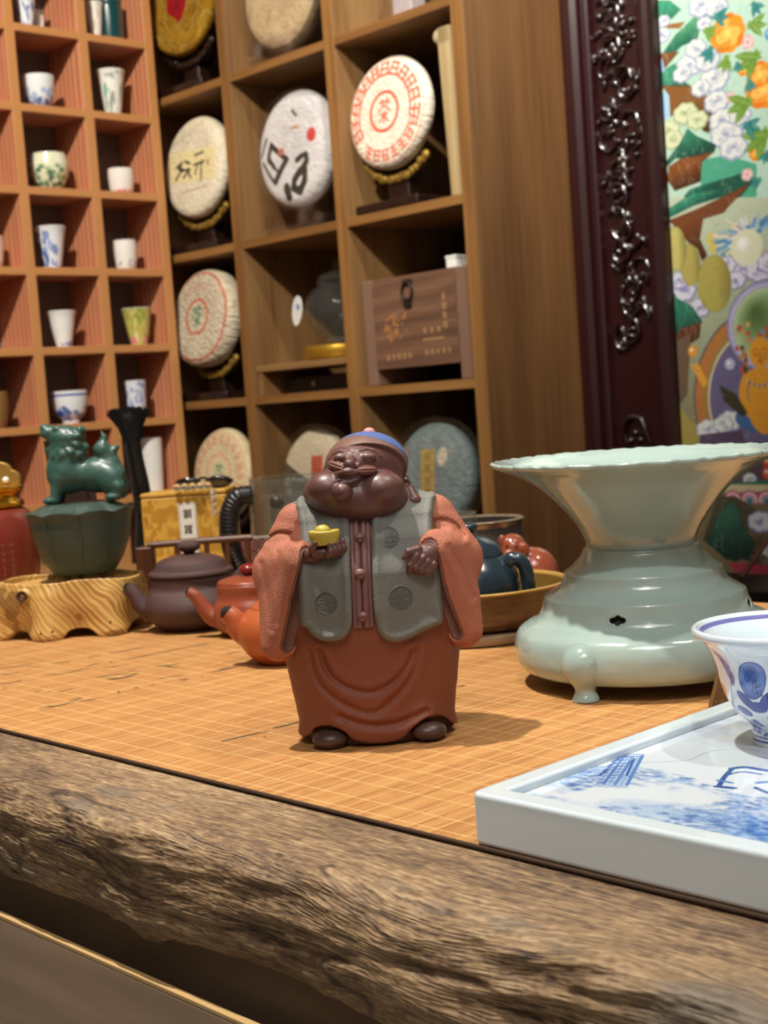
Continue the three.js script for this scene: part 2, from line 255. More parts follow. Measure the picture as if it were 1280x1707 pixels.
// ---------------------------------------------------------------- black console, carved frame and painting
{
  const t = thing('console', 'long low black console under the framed painting', 'console', [-0.85, 0, -1.8]);
  part(t, 'top', rbox(1.28, 0.028, 0.15, 0.004, 'x'), M.black, [0, 0.612, 0.002]); part(t, 'body', rbox(1.26, 0.598, 0.13, 0.004, 'x'), M.black, [0, 0.299, -0.003]);
  for (const x of [-0.42, 0, 0.42]) part(t, 'door', rbox(0.4, 0.5, 0.012, 0.003, 'y'), M.black, [x, 0.31, 0.067]);
}
{
  const t = thing('picture_frame', 'dark red lacquered carved frame standing beside the bookcase', 'frame', [-0.93, 0.3, -1.95]);
  const W = 1.134, H = 1.9, prof = [[0, 0], [0, 0.06], [0.004, 0.068], [0.014, 0.0715], [0.026, 0.071], [0.036, 0.066], [0.04, 0.058], [0.043, 0.055], [0.046, 0.06], [0.05, 0.066], [0.054, 0.067], [0.058, 0.064], [0.06, 0.058], [0.062, 0.054],
    [0.146, 0.054], [0.148, 0.058], [0.152, 0.065], [0.158, 0.0695], [0.168, 0.071], [0.176, 0.068], [0.181, 0.062], [0.184, 0.052], [0.184, 0]];
  const sh = new THREE.Shape(prof.map(([a, b]) => new THREE.Vector2(a, b)));
  const stile = (len) => { const g = new THREE.ExtrudeGeometry(sh, { depth: len, bevelEnabled: false, steps: 1 }); g.rotateX(-Math.PI / 2); g.scale(1, 1, -1); g.index ?? 0; const i = g.attributes.position; for (let k = 0; k < i.count; k += 3) for (const A of ['position', 'normal', 'uv']) { const a = g.attributes[A], s = a.itemSize, b = a.array; for (let c = 0; c < s; c++) { const o = (k + 1) * s + c, p = (k + 2) * s + c, q = b[o]; b[o] = b[p]; b[p] = q; } } g.computeVertexNormals(); return g; };
  const L = part(t, 'stile', stile(H), M.lacquer, [-W / 2, 0, 0]);
  const R = part(t, 'stile', stile(H), M.lacquer, [W / 2, 0, 0]); R.scale.x = -1;
  const top = part(t, 'rail', stile(W - 0.36), M.lacquer, [-W / 2 + 0.18, H, 0]); top.rotation.z = -Math.PI / 2;
  const bot = part(t, 'rail', stile(W - 0.36), M.lacquer, [W / 2 - 0.18, 0, 0]); bot.rotation.z = Math.PI / 2; bot.scale.y = 1;
  // raised carving on the flat band: stems, leaves, fruit clusters
  const carve = (len, s) => {
    seed = 31 + s; const G = [], r2 = (g) => G.push(g);
    for (let y = 0.09; y < len - 0.06; y += 0.018) {
      const cx = 0.104 + rr(-0.024, 0.024), k = rnd();
      if (y > 0.5 && y < 0.685) continue; // a plain stretch low on the band
      if (k < 0.42) for (let i = 0; i < 7; i++) r2(ball(rr(0.0045, 0.008), cx + rr(-0.026, 0.026), y + rr(-0.02, 0.02), 0.056, 1, 1, 0.8, 10, 8));
      if (k > 0.25) { const a = rr(0, 6.28), pts = []; for (let i = 0; i < 9; i++) { const t2 = i / 8, q = a + t2 * rr(3.4, 4.6); pts.push([cx + Math.cos(q) * 0.022 * (1 - 0.6 * t2), y + Math.sin(q) * 0.026 * (1 - 0.6 * t2), 0.056 + 0.003 * t2]); } r2(taper(pts, (u) => 0.0055 * (1 - 0.5 * u), 16, 7)); }
      for (let i = 0; i < 3; i++) r2(xf(ball(0.012, 0, 0, 0, 1, 0.45, 0.42, 10, 8), cx + rr(-0.026, 0.026), y + rr(-0.024, 0.024), 0.055, 0, 0, rr(0, 3.1)));
    }
    r2(tube([[0.082, 0.53, 0.056], [0.078, 0.55, 0.058], [0.09, 0.572, 0.058], [0.112, 0.57, 0.057], [0.122, 0.55, 0.058], [0.128, 0.53, 0.056]], 0.005, 30, 7)); for (let i = 0; i < 5; i++) r2(ball(0.006, 0.09 + i * 0.009, 0.535 + (i % 2) * 0.012, 0.056, 1, 1, 0.7, 10, 8));
    return merge(G);
  };
  part(L, 'carved_relief', carve(H, 0), M.carve); part(R, 'carved_relief', carve(H, 0), M.carve); part(top, 'carved_relief', carve(W - 0.36, 5), M.carve);
  L.userData.label = 'left upright of the frame with glossy vine carving';

  const PW = 760, PH = 1532, S = 1000 / PW;
  const tex = canvasTex(1000, Math.round(PH * S), (g) => {
    g.scale(S, S); g.translate(0, 466);
    const path = (P) => { g.beginPath(); for (let i = 0; i < P.length; i += 2) i ? g.lineTo(P[i], P[i + 1]) : g.moveTo(P[i], P[i + 1]); g.closePath(); };
    const blob = (x, y, rx, ry, c) => { g.fillStyle = c; g.beginPath(); g.ellipse(x, y, rx, ry, 0, 0, 7); g.fill(); };
    function pg(c, P, dark) {
      path(P); let gy0 = 1e9, gy1 = -1e9; for (let i = 1; i < P.length; i += 2) { gy0 = Math.min(gy0, P[i]); gy1 = Math.max(gy1, P[i]); } const gr = g.createLinearGradient(0, gy0, 12, gy1); gr.addColorStop(0, c); gr.addColorStop(0.45, c); gr.addColorStop(1, dark ?? c); g.fillStyle = gr; g.fill(); if (!dark) return; g.save(); path(P); g.clip(); let x0 = 1e9, x1 = -1e9, y0 = 1e9, y1 = -1e9; for (let i = 0; i < P.length; i += 2) { x0 = Math.min(x0, P[i]); x1 = Math.max(x1, P[i]); y0 = Math.min(y0, P[i + 1]); y1 = Math.max(y1, P[i + 1]); }
      g.strokeStyle = dark; g.globalAlpha = 0.45; for (let i = 0; i < 40; i++) { g.lineWidth = rr(0.5, 1.8); g.strokeStyle = i % 4 ? dark : '#e8f2d8'; g.globalAlpha = i % 4 ? 0.45 : 0.3; const x = rr(x0, x1), y = rr(y0, y1); g.beginPath(); g.moveTo(x, y); g.bezierCurveTo(x + rr(-6, 6), y + rr(4, 12), x + rr(-8, 8), y + rr(8, 20), x + rr(-10, 10), y + rr(16, 34)); g.stroke(); }
      g.strokeStyle = dark; g.globalAlpha = 0.8; g.lineWidth = 2; path(P); g.stroke(); g.restore();
    }
    function cloud(x, y, r, k) {
      const [a, b] = [['#e9edea', '#a4aecb'], ['#dfe6bd', '#a9bd8a'], ['#dcdcec', '#8d8dbb']][k];
      for (let i = 0; i < 7; i++) { const q = i / 7 * 6.28; blob(x + Math.cos(q) * r * 0.62, y + Math.sin(q) * r * 0.42, r * 0.46, r * 0.4, b); } blob(x, y, r * 0.9, r * 0.66, b);
      for (let i = 0; i < 7; i++) { const q = i / 7 * 6.28; blob(x + Math.cos(q) * r * 0.58 - 0.6, y + Math.sin(q) * r * 0.4 - 1, r * 0.36, r * 0.3, a); }
      g.strokeStyle = b; g.lineWidth = 1.3; for (let i = 0; i < 5; i++) { const cx = x + rr(-0.5, 0.5) * r, cy = y + rr(-0.35, 0.35) * r; g.beginPath(); for (let t2 = 0; t2 < 8; t2 += 0.4) g.lineTo(cx + Math.cos(t2) * r * 0.03 * t2, cy + Math.sin(t2) * r * 0.026 * t2); g.stroke(); }
    }
    function peony(x, y, r, k) { const C = k ? ['#e79aa2', '#f2c4c4', '#f7e0d8'] : ['#ee7f14', '#f59a2c', '#fbc25c']; C.forEach((c, j) => { const q = r * (1 - j * 0.28), n = 9 - j * 2; for (let i = 0; i < n; i++) { const a = i / n * 6.28 + j; blob(x + Math.cos(a) * q * 0.62, y + Math.sin(a) * q * 0.6, q * 0.42, q * 0.4, i % 2 ? c : C[Math.min(j + 1, 2)]); } blob(x, y, q * 0.55, q * 0.55, c); }); blob(x, y, r * 0.2, r * 0.22, k ? '#d86a7a' : '#ffd96a'); }
    function leaf(x, y, r, a, c) { g.save(); g.translate(x, y); g.rotate(a); for (const q of [-0.7, 0, 0.7]) { g.save(); g.rotate(q); g.fillStyle = c; g.beginPath(); g.moveTo(-r * 0.4, 0); g.quadraticCurveTo(r * 0.3, -r * 0.42, r, 0); g.quadraticCurveTo(r * 0.3, r * 0.42, -r * 0.4, 0); g.fill(); g.strokeStyle = 'rgba(240,250,200,.5)'; g.lineWidth = 0.9; g.beginPath(); g.moveTo(-r * 0.3, 0); g.lineTo(r * 0.9, 0); g.stroke(); g.restore(); } g.restore(); }
    function orb(x, y, r, c) { const q = g.createRadialGradient(x - r * 0.3, y - r * 0.3, r * 0.1, x, y, r); q.addColorStop(0, '#ffffff'); q.addColorStop(0.45, c); q.addColorStop(1, c); g.fillStyle = q; g.beginPath(); g.arc(x, y, r, 0, 7); g.fill(); }
    function burst(x, y, r) { for (let i = 0; i < 70; i++) { const a = rr(2.2, 5.9), q = r * rr(0.35, 1); g.strokeStyle = ['#5f9cc8', '#8fbbd6', '#dfe6ea', '#f0d8c4', '#3f7fb6'][i % 5]; g.lineWidth = rr(2, 5); g.beginPath(); g.moveTo(x + Math.cos(a) * q * 0.5, y + Math.sin(a) * q * 0.28); g.lineTo(x + Math.cos(a) * q, y + Math.sin(a) * q * 0.5); g.stroke(); } for (let i = 0; i < 6; i++) blob(x - r * 0.9 + rr(-4, 6), y - r * 0.15 + i * 5, 5, 4, '#d6c45a'); }
    function dome(x, y, r, k, c) { const q = g.createLinearGradient(x - r, 0, x + r, 0); q.addColorStop(0, c); q.addColorStop(0.6, c); q.addColorStop(1, '#8d8542'); g.fillStyle = q; g.beginPath(); g.ellipse(x, y, r, r * k, 0, 0, 7); g.fill(); g.strokeStyle = '#8d8542'; g.lineWidth = 1.2; g.stroke(); }
    function nimbus(x, y, r, k) { const e = (q, c) => { g.fillStyle = c; g.beginPath(); g.ellipse(x, y, q, q * k, 0, 0, 7); g.fill(); }; e(r, '#5f5866'); e(r * 0.975, '#b97a3e'); e(r * 0.83, '#9a8a4a'); e(r * 0.79, '#dccfae'); e(r * 0.76, '#6d6690'); }
    function halo(x, y, r) { const e = (q, c) => { g.fillStyle = c; g.beginPath(); g.arc(x, y, q, 0, 7); g.fill(); }; e(r, '#7f7f98'); e(r * 0.97, '#a9a6d6'); e(r * 0.9, '#ece8ee'); e(r * 0.88, '#9d98cc'); const q = g.createRadialGradient(x - r * 0.25, y - r * 0.3, r * 0.1, x, y, r * 0.85); q.addColorStop(0, '#56703c'); q.addColorStop(0.55, '#8fae78'); q.addColorStop(1, '#c2d4a8'); e(r * 0.84, q); }
    function deity(x, y, r) {
      const skin = '#e8a22e', dk = '#a85e18'; blob(x, y + r * 5.2, r * 2.6, r * 1.2, '#3f6ea6'); blob(x + r * 0.2, y + r * 4.6, r * 1.5, r * 2, skin); blob(x, y + r * 3.2, r * 1.25, r * 1.5, skin); blob(x, y + r * 1.9, r * 1.5, r * 0.7, skin);
      for (const s of [-1, 1]) { g.strokeStyle = skin; g.lineCap = 'round'; g.lineWidth = r * 0.75; g.beginPath(); g.moveTo(x + s * r * 1.4, y + r * 2); g.quadraticCurveTo(x + s * r * 2.2, y + r * 3.4, x + s * r * 1.1, y + r * 4.9); g.stroke(); }
      for (let i = 0; i < 26; i++) blob(x + rr(-1.9, 1.9) * r, y - r * rr(0.7, 2.5), r * 0.2, r * 0.2, ['#c2563c', '#d98a52', '#9c5a48', '#8b94b8', '#d5b06a'][i % 5]);
      blob(x, y, r * 0.98, r * 1.25, skin); g.strokeStyle = dk; g.lineWidth = r * 0.08; for (const s of [-1, 1]) { g.beginPath(); g.arc(x + s * r * 0.4, y - r * 0.05, r * 0.24, Math.PI + 0.3, -0.3); g.stroke(); g.beginPath(); g.arc(x + s * r * 0.4, y - r * 0.02, r * 0.22, 0.3, Math.PI - 0.3); g.stroke(); } g.beginPath(); g.moveTo(x, y); g.lineTo(x - r * 0.12, y + r * 0.42); g.lineTo(x + r * 0.1, y + r * 0.42); g.stroke(); blob(x, y + r * 0.7, r * 0.26, r * 0.09, '#b8442a');
      for (let i = 0; i < 18; i++) blob(x - r * 1.3 + i * r * 0.15, y + r * (2.2 + 0.5 * Math.sin(i / 17 * 3.14)), r * 0.1, r * 0.12, ['#d8cfae', '#c2563c', '#4a8a7a'][i % 3]);
      for (let i = 0; i < 14; i++) blob(x - r * (1.9 - rr(-0.3, 0.6)), y + r * rr(-0.6, 1.6), r * 0.18, r * 0.2, ['#c8502e', '#3c4a2c', '#b98a4a'][i % 3]);
    }
    function petal(x, y, r) { for (const [q, c] of [[1, '#c9587e'], [0.8, '#f3dfe4'], [0.62, '#d98aa4'], [0.42, '#8fb6c8'], [0.24, '#2f6a86']]) { g.fillStyle = c; g.beginPath(); g.arc(x, y, r * q, Math.PI, 0); g.lineTo(x + r * q, y + r * 0.2); g.lineTo(x - r * q, y + r * 0.2); g.fill(); } }
    seed = 99; g.fillStyle = '#d6e2c8'; g.fillRect(0, -470, PW, PH + 10);
    const bg = g.createLinearGradient(0, 250, 0, 760); bg.addColorStop(0, '#d6e2c8'); bg.addColorStop(0.5, '#a9b89a'); bg.addColorStop(1, '#7d6f52'); g.fillStyle = bg; g.fillRect(0, 250, PW, 900);
    for (let i = 0; i < 46; i++) { const x = rr(0, PW), y = rr(-460, -10); [() => cloud(x, y, rr(16, 30), 0), () => leaf(x, y, rr(12, 22), rr(0, 6), rnd() < 0.5 ? '#6f9a3a' : '#1f7d7c'), () => peony(x, y, rr(10, 26), rnd() < 0.3 ? 1 : 0), () => pg('#4fa580', [x, y, x + 40, y - 30, x + 80, y + 10, x + 30, y + 40], '#1d6650')][i % 4](); }
    for (let i = 0; i < 150; i++) { const x = rr(200, 560), y = rr(-440, 1040), k = i % 6; k < 3 ? cloud(x, y, rr(18, 38), k) : k === 3 ? peony(x, y, rr(10, 24), 0) : k === 4 ? leaf(x, y, rr(14, 26), rr(0, 6), i % 4 ? '#6f9a3a' : '#1f7d7c') : pg('#4fa580', [x, y, x + 40, y - 34, x + 84, y + 8, x + 30, y + 40], '#1d6650'); }
    const fine = () => { for (let i = 0; i < 420; i++) { const x = rr(0, 230), y = rr(-20, 330); g.globalAlpha = rr(0.2, 0.5); g.strokeStyle = ['#f4f4ee', '#9aa3c6', '#7fae8a', '#f0d9c0', '#5f9a84'][i % 5]; g.lineWidth = rr(0.6, 1.5); const r = rr(2, 6), a = rr(0, 6); g.beginPath(); g.arc(x, y, r, a, a + rr(1.5, 4.5)); g.stroke(); } for (let i = 0; i < 420; i++) { const x = rr(0, 230), y = rr(330, 900); g.globalAlpha = rr(0.2, 0.5); g.strokeStyle = ['#e8e2cf', '#5a4a3a', '#a35a3a', '#6a8a6a', '#c9a24a'][i % 5]; g.lineWidth = rr(0.6, 1.4); const r = rr(2, 6), a = rr(0, 6); g.beginPath(); g.arc(x, y, r, a, a + rr(1.5, 4.5)); g.stroke(); } g.globalAlpha = 1; };
    const side = () => {
  pg('#bfe3cf',[-6,24,198,76,182,360,-7,331]);
  pg('#4fae8c',[62,284,108,285,159,307,156,356,59,341]);
  pg('#3f9f78',[-4,25,21,31,41,50,25,59,12,66,-4,53],'#1f6f57');
  pg('#58aa7a',[4,107,28,86,72,63,101,63,104,76,75,80,67,102,40,105,24,112],'#1d6650');
  pg('#9a6a3a',[3,65,48,70,37,78,7,71]);
  pg('#8a5a30',[-3,107,34,112,8,131,-5,134],'#5c3a1c');
  pg('#3f9a78',[-4,137,25,128,36,157,52,169,-3,158],'#1d6a54');
  pg('#8a5a2c',[-3,157,50,168,81,191,112,213,95,223,79,246,69,241,43,192,11,209,11,175],'#4e3016');
  pg('#9cc4ea',[-6,114,2,116,5,138,-4,136]);
  pg('#a9d2f2',[-4,167,8,170,9,208,-6,211]);
  cloud(81,81,13,0);
  cloud(4,81,15,0);
  cloud(8,60,12,0);
  cloud(79,53,24,0);
  cloud(105,63,19,0);
  cloud(52,137,24,0);
  cloud(37,148,17,0);
  cloud(94,167,26,0);
  cloud(69,176,17,0);
  cloud(96,202,22,0);
  cloud(105,232,24,0);
  cloud(110,255,28,0);
  cloud(121,276,24,0);
  cloud(64,115,19,0);
  cloud(84,137,22,0);
  cloud(135,231,19,0);
  cloud(8,228,19,1);
  cloud(39,209,22,1);
  cloud(60,223,19,1);
  cloud(13,245,19,1);
  pg('#2f8163',[-4,278,28,250,41,232,56,246,91,266,88,275,62,280,16,274,0,284],'#164a3c');
  pg('#8a4f24',[3,284,26,276,88,276,64,288,60,317,12,324,-1,305],'#4b2a14');
  pg('#2f9070',[27,336,40,326,62,323,138,316,152,332,128,352],'#155446');
  peony(121,105,30,0);
  peony(177,198,31,0);
  peony(172,177,20,0);
  peony(160,290,13,0);
  peony(145,163,11,0);
  peony(154,126,11,1);
  peony(121,200,8,1);
  peony(142,320,10,1);
  leaf(85,93,21,0.6,'#6f9a3a');
  leaf(163,103,26,0.2,'#6f9a3a');
  leaf(164,150,35,2.7,'#6f9a3a');
  leaf(116,143,22,1.9,'#6f9a3a');
  leaf(146,214,35,2.9,'#6f9a3a');
  leaf(173,267,39,2.6,'#6f9a3a');
  leaf(104,76,22,0.3,'#1f7d7c');
  leaf(89,123,22,2.2,'#1f7d7c');
  leaf(135,154,14,1.6,'#1f7d7c');
  leaf(154,185,17,1.5,'#1f7d7c');
  leaf(146,248,25,0.4,'#1f7d7c');
  leaf(177,295,17,2,'#1f7d7c');
  leaf(161,332,17,2.8,'#1f7d7c');
  leaf(168,75,19,1,'#1f7d7c');
  orb(193,123,10,'#5a9fd6');
  pg('#46ab83',[-3,350,24,340,42,333,109,333,126,327,151,332,130,336,108,345,45,352,-4,365],'#17584a');
  pg('#7a4526',[-3,368,51,358,95,347,149,332,133,345,107,363,98,371,61,375,53,405,65,432,55,440,48,419,31,407,18,389],'#43230f');
  burst(138,412,72);
  cloud(127,461,20,2);
  cloud(155,465,24,2);
  cloud(17,482,24,2);
  cloud(46,512,20,2);
  cloud(11,465,18,2);
  cloud(98,452,18,2);
  cloud(113,476,18,2);
  cloud(172,456,20,2);
  dome(33,443,18,1.8,'#b5a95c');
  dome(8,414,19,1.8,'#c8c070');
  dome(75,477,30,1.45,'#b0a654');
  orb(135,428,28,'#dfe3c4');
  pg('#2f7f66',[-6,472,5,492,33,508,50,534,33,546,14,559,-7,550],'#123f36');
  pg('#6e3a22',[11,540,47,534,43,558,20,569,-5,556],'#3a1e10');
  pg('#6d5a46',[-1,561,28,548,15,646,-3,664]);
  pg('#a99a50',[-6,656,13,683,38,703,41,730,-8,729]);
  nimbus(150,660,124,1.13);
  halo(162,550,69);
  cloud(50,704,21,0);
  cloud(90,692,21,0);
  cloud(78,697,18,0);
  deity(149,589,19);
  pg('#e9a63c',[23,599,38,598,54,629,45,638]);
  orb(29,578,9,'#e39a36');
  pg('#3a3a26',[74,634,103,650,122,680,113,687,81,660]);
  orb(95,603,9,'#b9bfe2');
  pg('#5a4a66',[34,711,112,706,115,732,32,730]);
  pg('#5b4a57',[97,725,162,727,158,789,90,789]);
  orb(153,757,9,'#d4502a');
  orb(152,774,10,'#d4502a');
  cloud(120,783,12,0);
  pg('#2f7a58',[86,788,158,786,158,793,82,791]);
  pg('#d9cfa4',[82,791,158,792,158,802,73,804]);
  petal(88,817,17);
  petal(118,817,17);
  petal(148,817,17);
  pg('#55503e',[61,810,92,810,118,823,139,840,115,873,125,889,86,915,30,880],'#2e2a20');
  pg('#7d6a52',[114,856,140,861,153,882,131,919,103,910],'#4a3d2e');
  pg('#356b58',[60,837,84,817,98,830,104,860,125,882,113,909,71,911,37,885],'#16332c');
  cloud(135,850,22,2);
  cloud(147,893,14,0);
  pg('#b23a58',[74,916,101,915,151,918,150,931,85,930]);
    };
    g.save(); g.beginPath(); g.rect(0, -470, PW / 2, PH + 20); g.clip(); side(); fine(); g.restore();
    g.save(); g.translate(PW, 0); g.scale(-1, 1); g.beginPath(); g.rect(0, -470, PW / 2, PH + 20); g.clip(); side(); g.restore();
  });
  const pic = thing('painting', 'colourful painting of clouds, green peaks, orange peonies and a golden haloed figure', 'painting', [-0.93, 1.25, -1.9]);
  part(pic, 'canvas', new RoundedBoxGeometry(0.762, 1.526, 0.012, 1, 0.001), std({ color: rgb('#d8cdb8'), roughness: 0.8 }), [0, 0, -0.0065]);
  part(pic, 'print', new THREE.PlaneGeometry(0.762, 1.526), phys({ map: tex, roughness: 0.45, clearcoat: 0.25, clearcoatRoughness: 0.3 }));
}

// ---------------------------------------------------------------- tea table: live-edge slab, apron, front panel
const TX0 = -1.9, TX1 = 0.75;
{
  const t = thing('tea_table', 'rustic tea table with a thick weathered live-edge wooden slab', 'table');
  const cols = ['#35271a', '#574331', '#765d44', '#937857', '#b09573'].map(hex);
  const knots = [[-0.352, 0.03, 0.022], [-0.535, 0.045, 0.011]];
  // u = x along the slab (1.3 m), v = path length across the front (0.30 m)
  const U0 = -0.98, UL = 0.76, VL = 0.19;
  const grain = (x, s) => { let w = s; for (const [kx, ks, kr] of knots) { const dx = (x - kx) / 1.9, ds = s - 0.075 - ks, d2 = (dx * dx + ds * ds) / (kr * kr); w += ds * 0.9 * Math.exp(-d2 * 0.5); } return w + (fbm(x * 2.3, s * 6, 2.2, 3) - 0.5) * 0.022; };
  const w0 = (x, s) => grain(x, s);
  const rough = (x, s) => { const w = grain(x, s); return { f: fbm(x * 150, w * 1500, 5.1, 2), m: fbm(x * 36, w * 420, 8.2, 3), b: fbm(x * 9, s * 26, 4.4, 4), c: fbm(x * 20 + 40, w * 130, 1.1, 3), g: fbm(x * 420, s * 520, 3.3, 2) }; };
  const map = dataTex(2048, 768, (u, v) => {
    const x = U0 + u * UL, s = v * VL, q = rough(x, s);
    let k = 0.60 + (q.f - 0.5) * 0.85 + (q.m - 0.5) * 0.4 + (q.b - 0.5) * 0.85 + (q.g - 0.5) * 0.4; if (q.c < 0.3) k -= (0.3 - q.c) * 2.4;
    const fis = Math.abs(fbm(x * 6, w0(x, s) * 34, 13, 3) - 0.5); if (s > 0.07 && fis < 0.012) k -= (0.012 - fis) * 38; k += (fbm(x * 3.2, s * 14, 17, 3) - 0.5) * 0.55;
    let c = mixc(cols[Math.floor(clamp(k, 0, 0.99) * 4)], cols[Math.floor(clamp(k, 0, 0.99) * 4) + 1], (clamp(k, 0, 0.99) * 4) % 1);
    const g = sstep(0.60, 0.72, q.b) * 0.5; c = mixc(c, hex('#4a4b4c'), g); const red = sstep(0.6, 0.75, fbm(x * 4 + 9, s * 12, 6, 3)) * 0.3; return mixc(c, hex('#7a4a30'), red);
  }, true, [1, 1]);
  const bump = dataTex(2048, 768, (u, v) => { const x = U0 + u * UL, s = v * VL, q = rough(x, s); let k = 0.55 + (q.f - 0.5) * 0.7 + (q.m - 0.5) * 0.6 + (q.g - 0.5) * 0.35 - (q.c < 0.3 ? (0.3 - q.c) * 2.2 : 0); return [k, k, k]; }, false, [1, 1]);
  for (const m of [map, bump]) { m.wrapS = THREE.MirroredRepeatWrapping; m.wrapT = THREE.ClampToEdgeWrapping; }
  const wood = std({ map, bumpMap: bump, bumpScale: 0.0012, roughness: 0.62 });
  // front profile (z, y) from the flat top over the worn lip and down the face to the underside
  const prof = [[-0.42, 0.748], [-0.40, 0.748], [-0.385, 0.748], [-0.37, 0.748], [-0.356, 0.7478], [-0.347, 0.7474], [-0.341, 0.7464], [-0.3365, 0.7438], [-0.3345, 0.739], [-0.334, 0.731], [-0.3342, 0.722], [-0.335, 0.714], [-0.337, 0.707], [-0.3405, 0.702], [-0.346, 0.699], [-0.36, 0.698], [-0.42, 0.698]];
  const pr = new THREE.CatmullRomCurve3(prof.map(([z, y]) => new THREE.Vector3(0, y, z)), false, 'centripetal').getSpacedPoints(110);
  const nx = 420, ny = pr.length, P = [], UV = [], I = [];
  for (let i = 0; i <= nx; i++) { const x = lerp(TX0, TX1, i / nx); let s = 0;
    for (let j = 0; j < ny; j++) { const p = pr[j], pn = pr[Math.min(j + 1, ny - 1)], pp = pr[Math.max(j - 1, 0)]; if (j) s += pr[j].distanceTo(pr[j - 1]); const ty = pn.y - pp.y, tz = pn.z - pp.z, l = Math.hypot(ty, tz);
      const ny0 = tz / l, nz0 = -ty / l, q = rough(x, s), k = sstep(0.066, 0.095, s) * sstep(0.21, 0.16, s);
      const ch = sstep(0.068, 0.078, s) * sstep(0.1, 0.086, s); let d = (fbm(x * 3.5, s * 8, 1, 3) - 0.5) * 0.018 * k + (fbm(x * 26, s * 60, 7, 3) - 0.5) * 0.0055 * ch + (fbm(x * 70, s * 160, 9, 2) - 0.5) * 0.0022 * (ch + k) + (q.m - 0.5) * 0.004 * k + (q.b - 0.5) * 0.006 * k - (q.c < 0.33 ? (0.33 - q.c) * 0.02 : 0) * k;
      for (const [kx, ks, kr] of knots) { const dx = (x - kx) / 1.9, ds = s - 0.085 - ks; d += 0.005 * Math.exp(-(dx * dx + ds * ds) / (kr * kr) * 0.8) * k; }
      P.push(x, p.y + ny0 * d, p.z + nz0 * d); UV.push((x - U0) / UL, s / VL); } }
  for (let i = 0; i < nx; i++) for (let j = 0; j < ny - 1; j++) { const a = i * ny + j; I.push(a, a + 1, a + ny, a + 1, a + ny + 1, a + ny); }
  const g = new THREE.BufferGeometry(); g.setAttribute('position', new THREE.Float32BufferAttribute(P, 3)); g.setAttribute('uv', new THREE.Float32BufferAttribute(UV, 2)); g.setIndex(I); g.computeVertexNormals();
  const slab = part(t, 'slab_front', g, wood, null, 'weathered live edge of the slab');
  part(t, 'slab', boxUV(bx(TX0, TX1, 0.698, 0.748, -0.97, -0.42), 'x'), std({ map: woodTex(512, 256, 1, 0.5, ['#5d4128', '#7b5a38', '#94714a'], { rings: 14 }), roughness: 0.6 }));
  const dark = std({ map: woodTex(1024, 256, 0.8, 0.2, ['#4a382c', '#64503f', '#77614d'], { rings: 18, stripe: 0.25, fibre: 120, z: 12 }), roughness: 0.5 });
  part(t, 'apron', rbox(TX1 - TX0 - 0.1, 0.09, 0.02, 0.001, 'x'), dark, [(TX0 + TX1) / 2, 0.654, -0.3565]);
  const pm = woodTex(1024, 512, 0.8, 0.4, ['#8f7863', '#ad967f', '#c2ac95'], { rings: 9, stripe: 0.5, fibre: 90, warp: 1.1, z: 21 });
  const pale = std({ map: pm, roughness: 0.42 });
  for (let i = 0; i < 3; i++) { const d = part(t, 'drawer_front', rbox(0.86, 0.34, 0.004, 0.0008, 'x'), pale, [-1.43 + i * 0.87, 0.506, -0.333]); part(d, 'edge_band', rbox(0.86, 0.0022, 0.004, 0.0005, 'x'), std({ color: rgb('#c2a06c'), roughness: 0.5 }), [0, 0.1712, 0]); }
  part(t, 'back_panel', boxUV(bx(TX0 + 0.05, TX1 - 0.05, 0.1, 0.698, -0.95, -0.93), 'x'), dark);
  for (const x of [TX0 + 0.06, TX1 - 0.06]) part(t, 'side_panel', boxUV(bx(x - 0.012, x + 0.012, 0, 0.698, -0.93, -0.375), 'y'), dark);
}

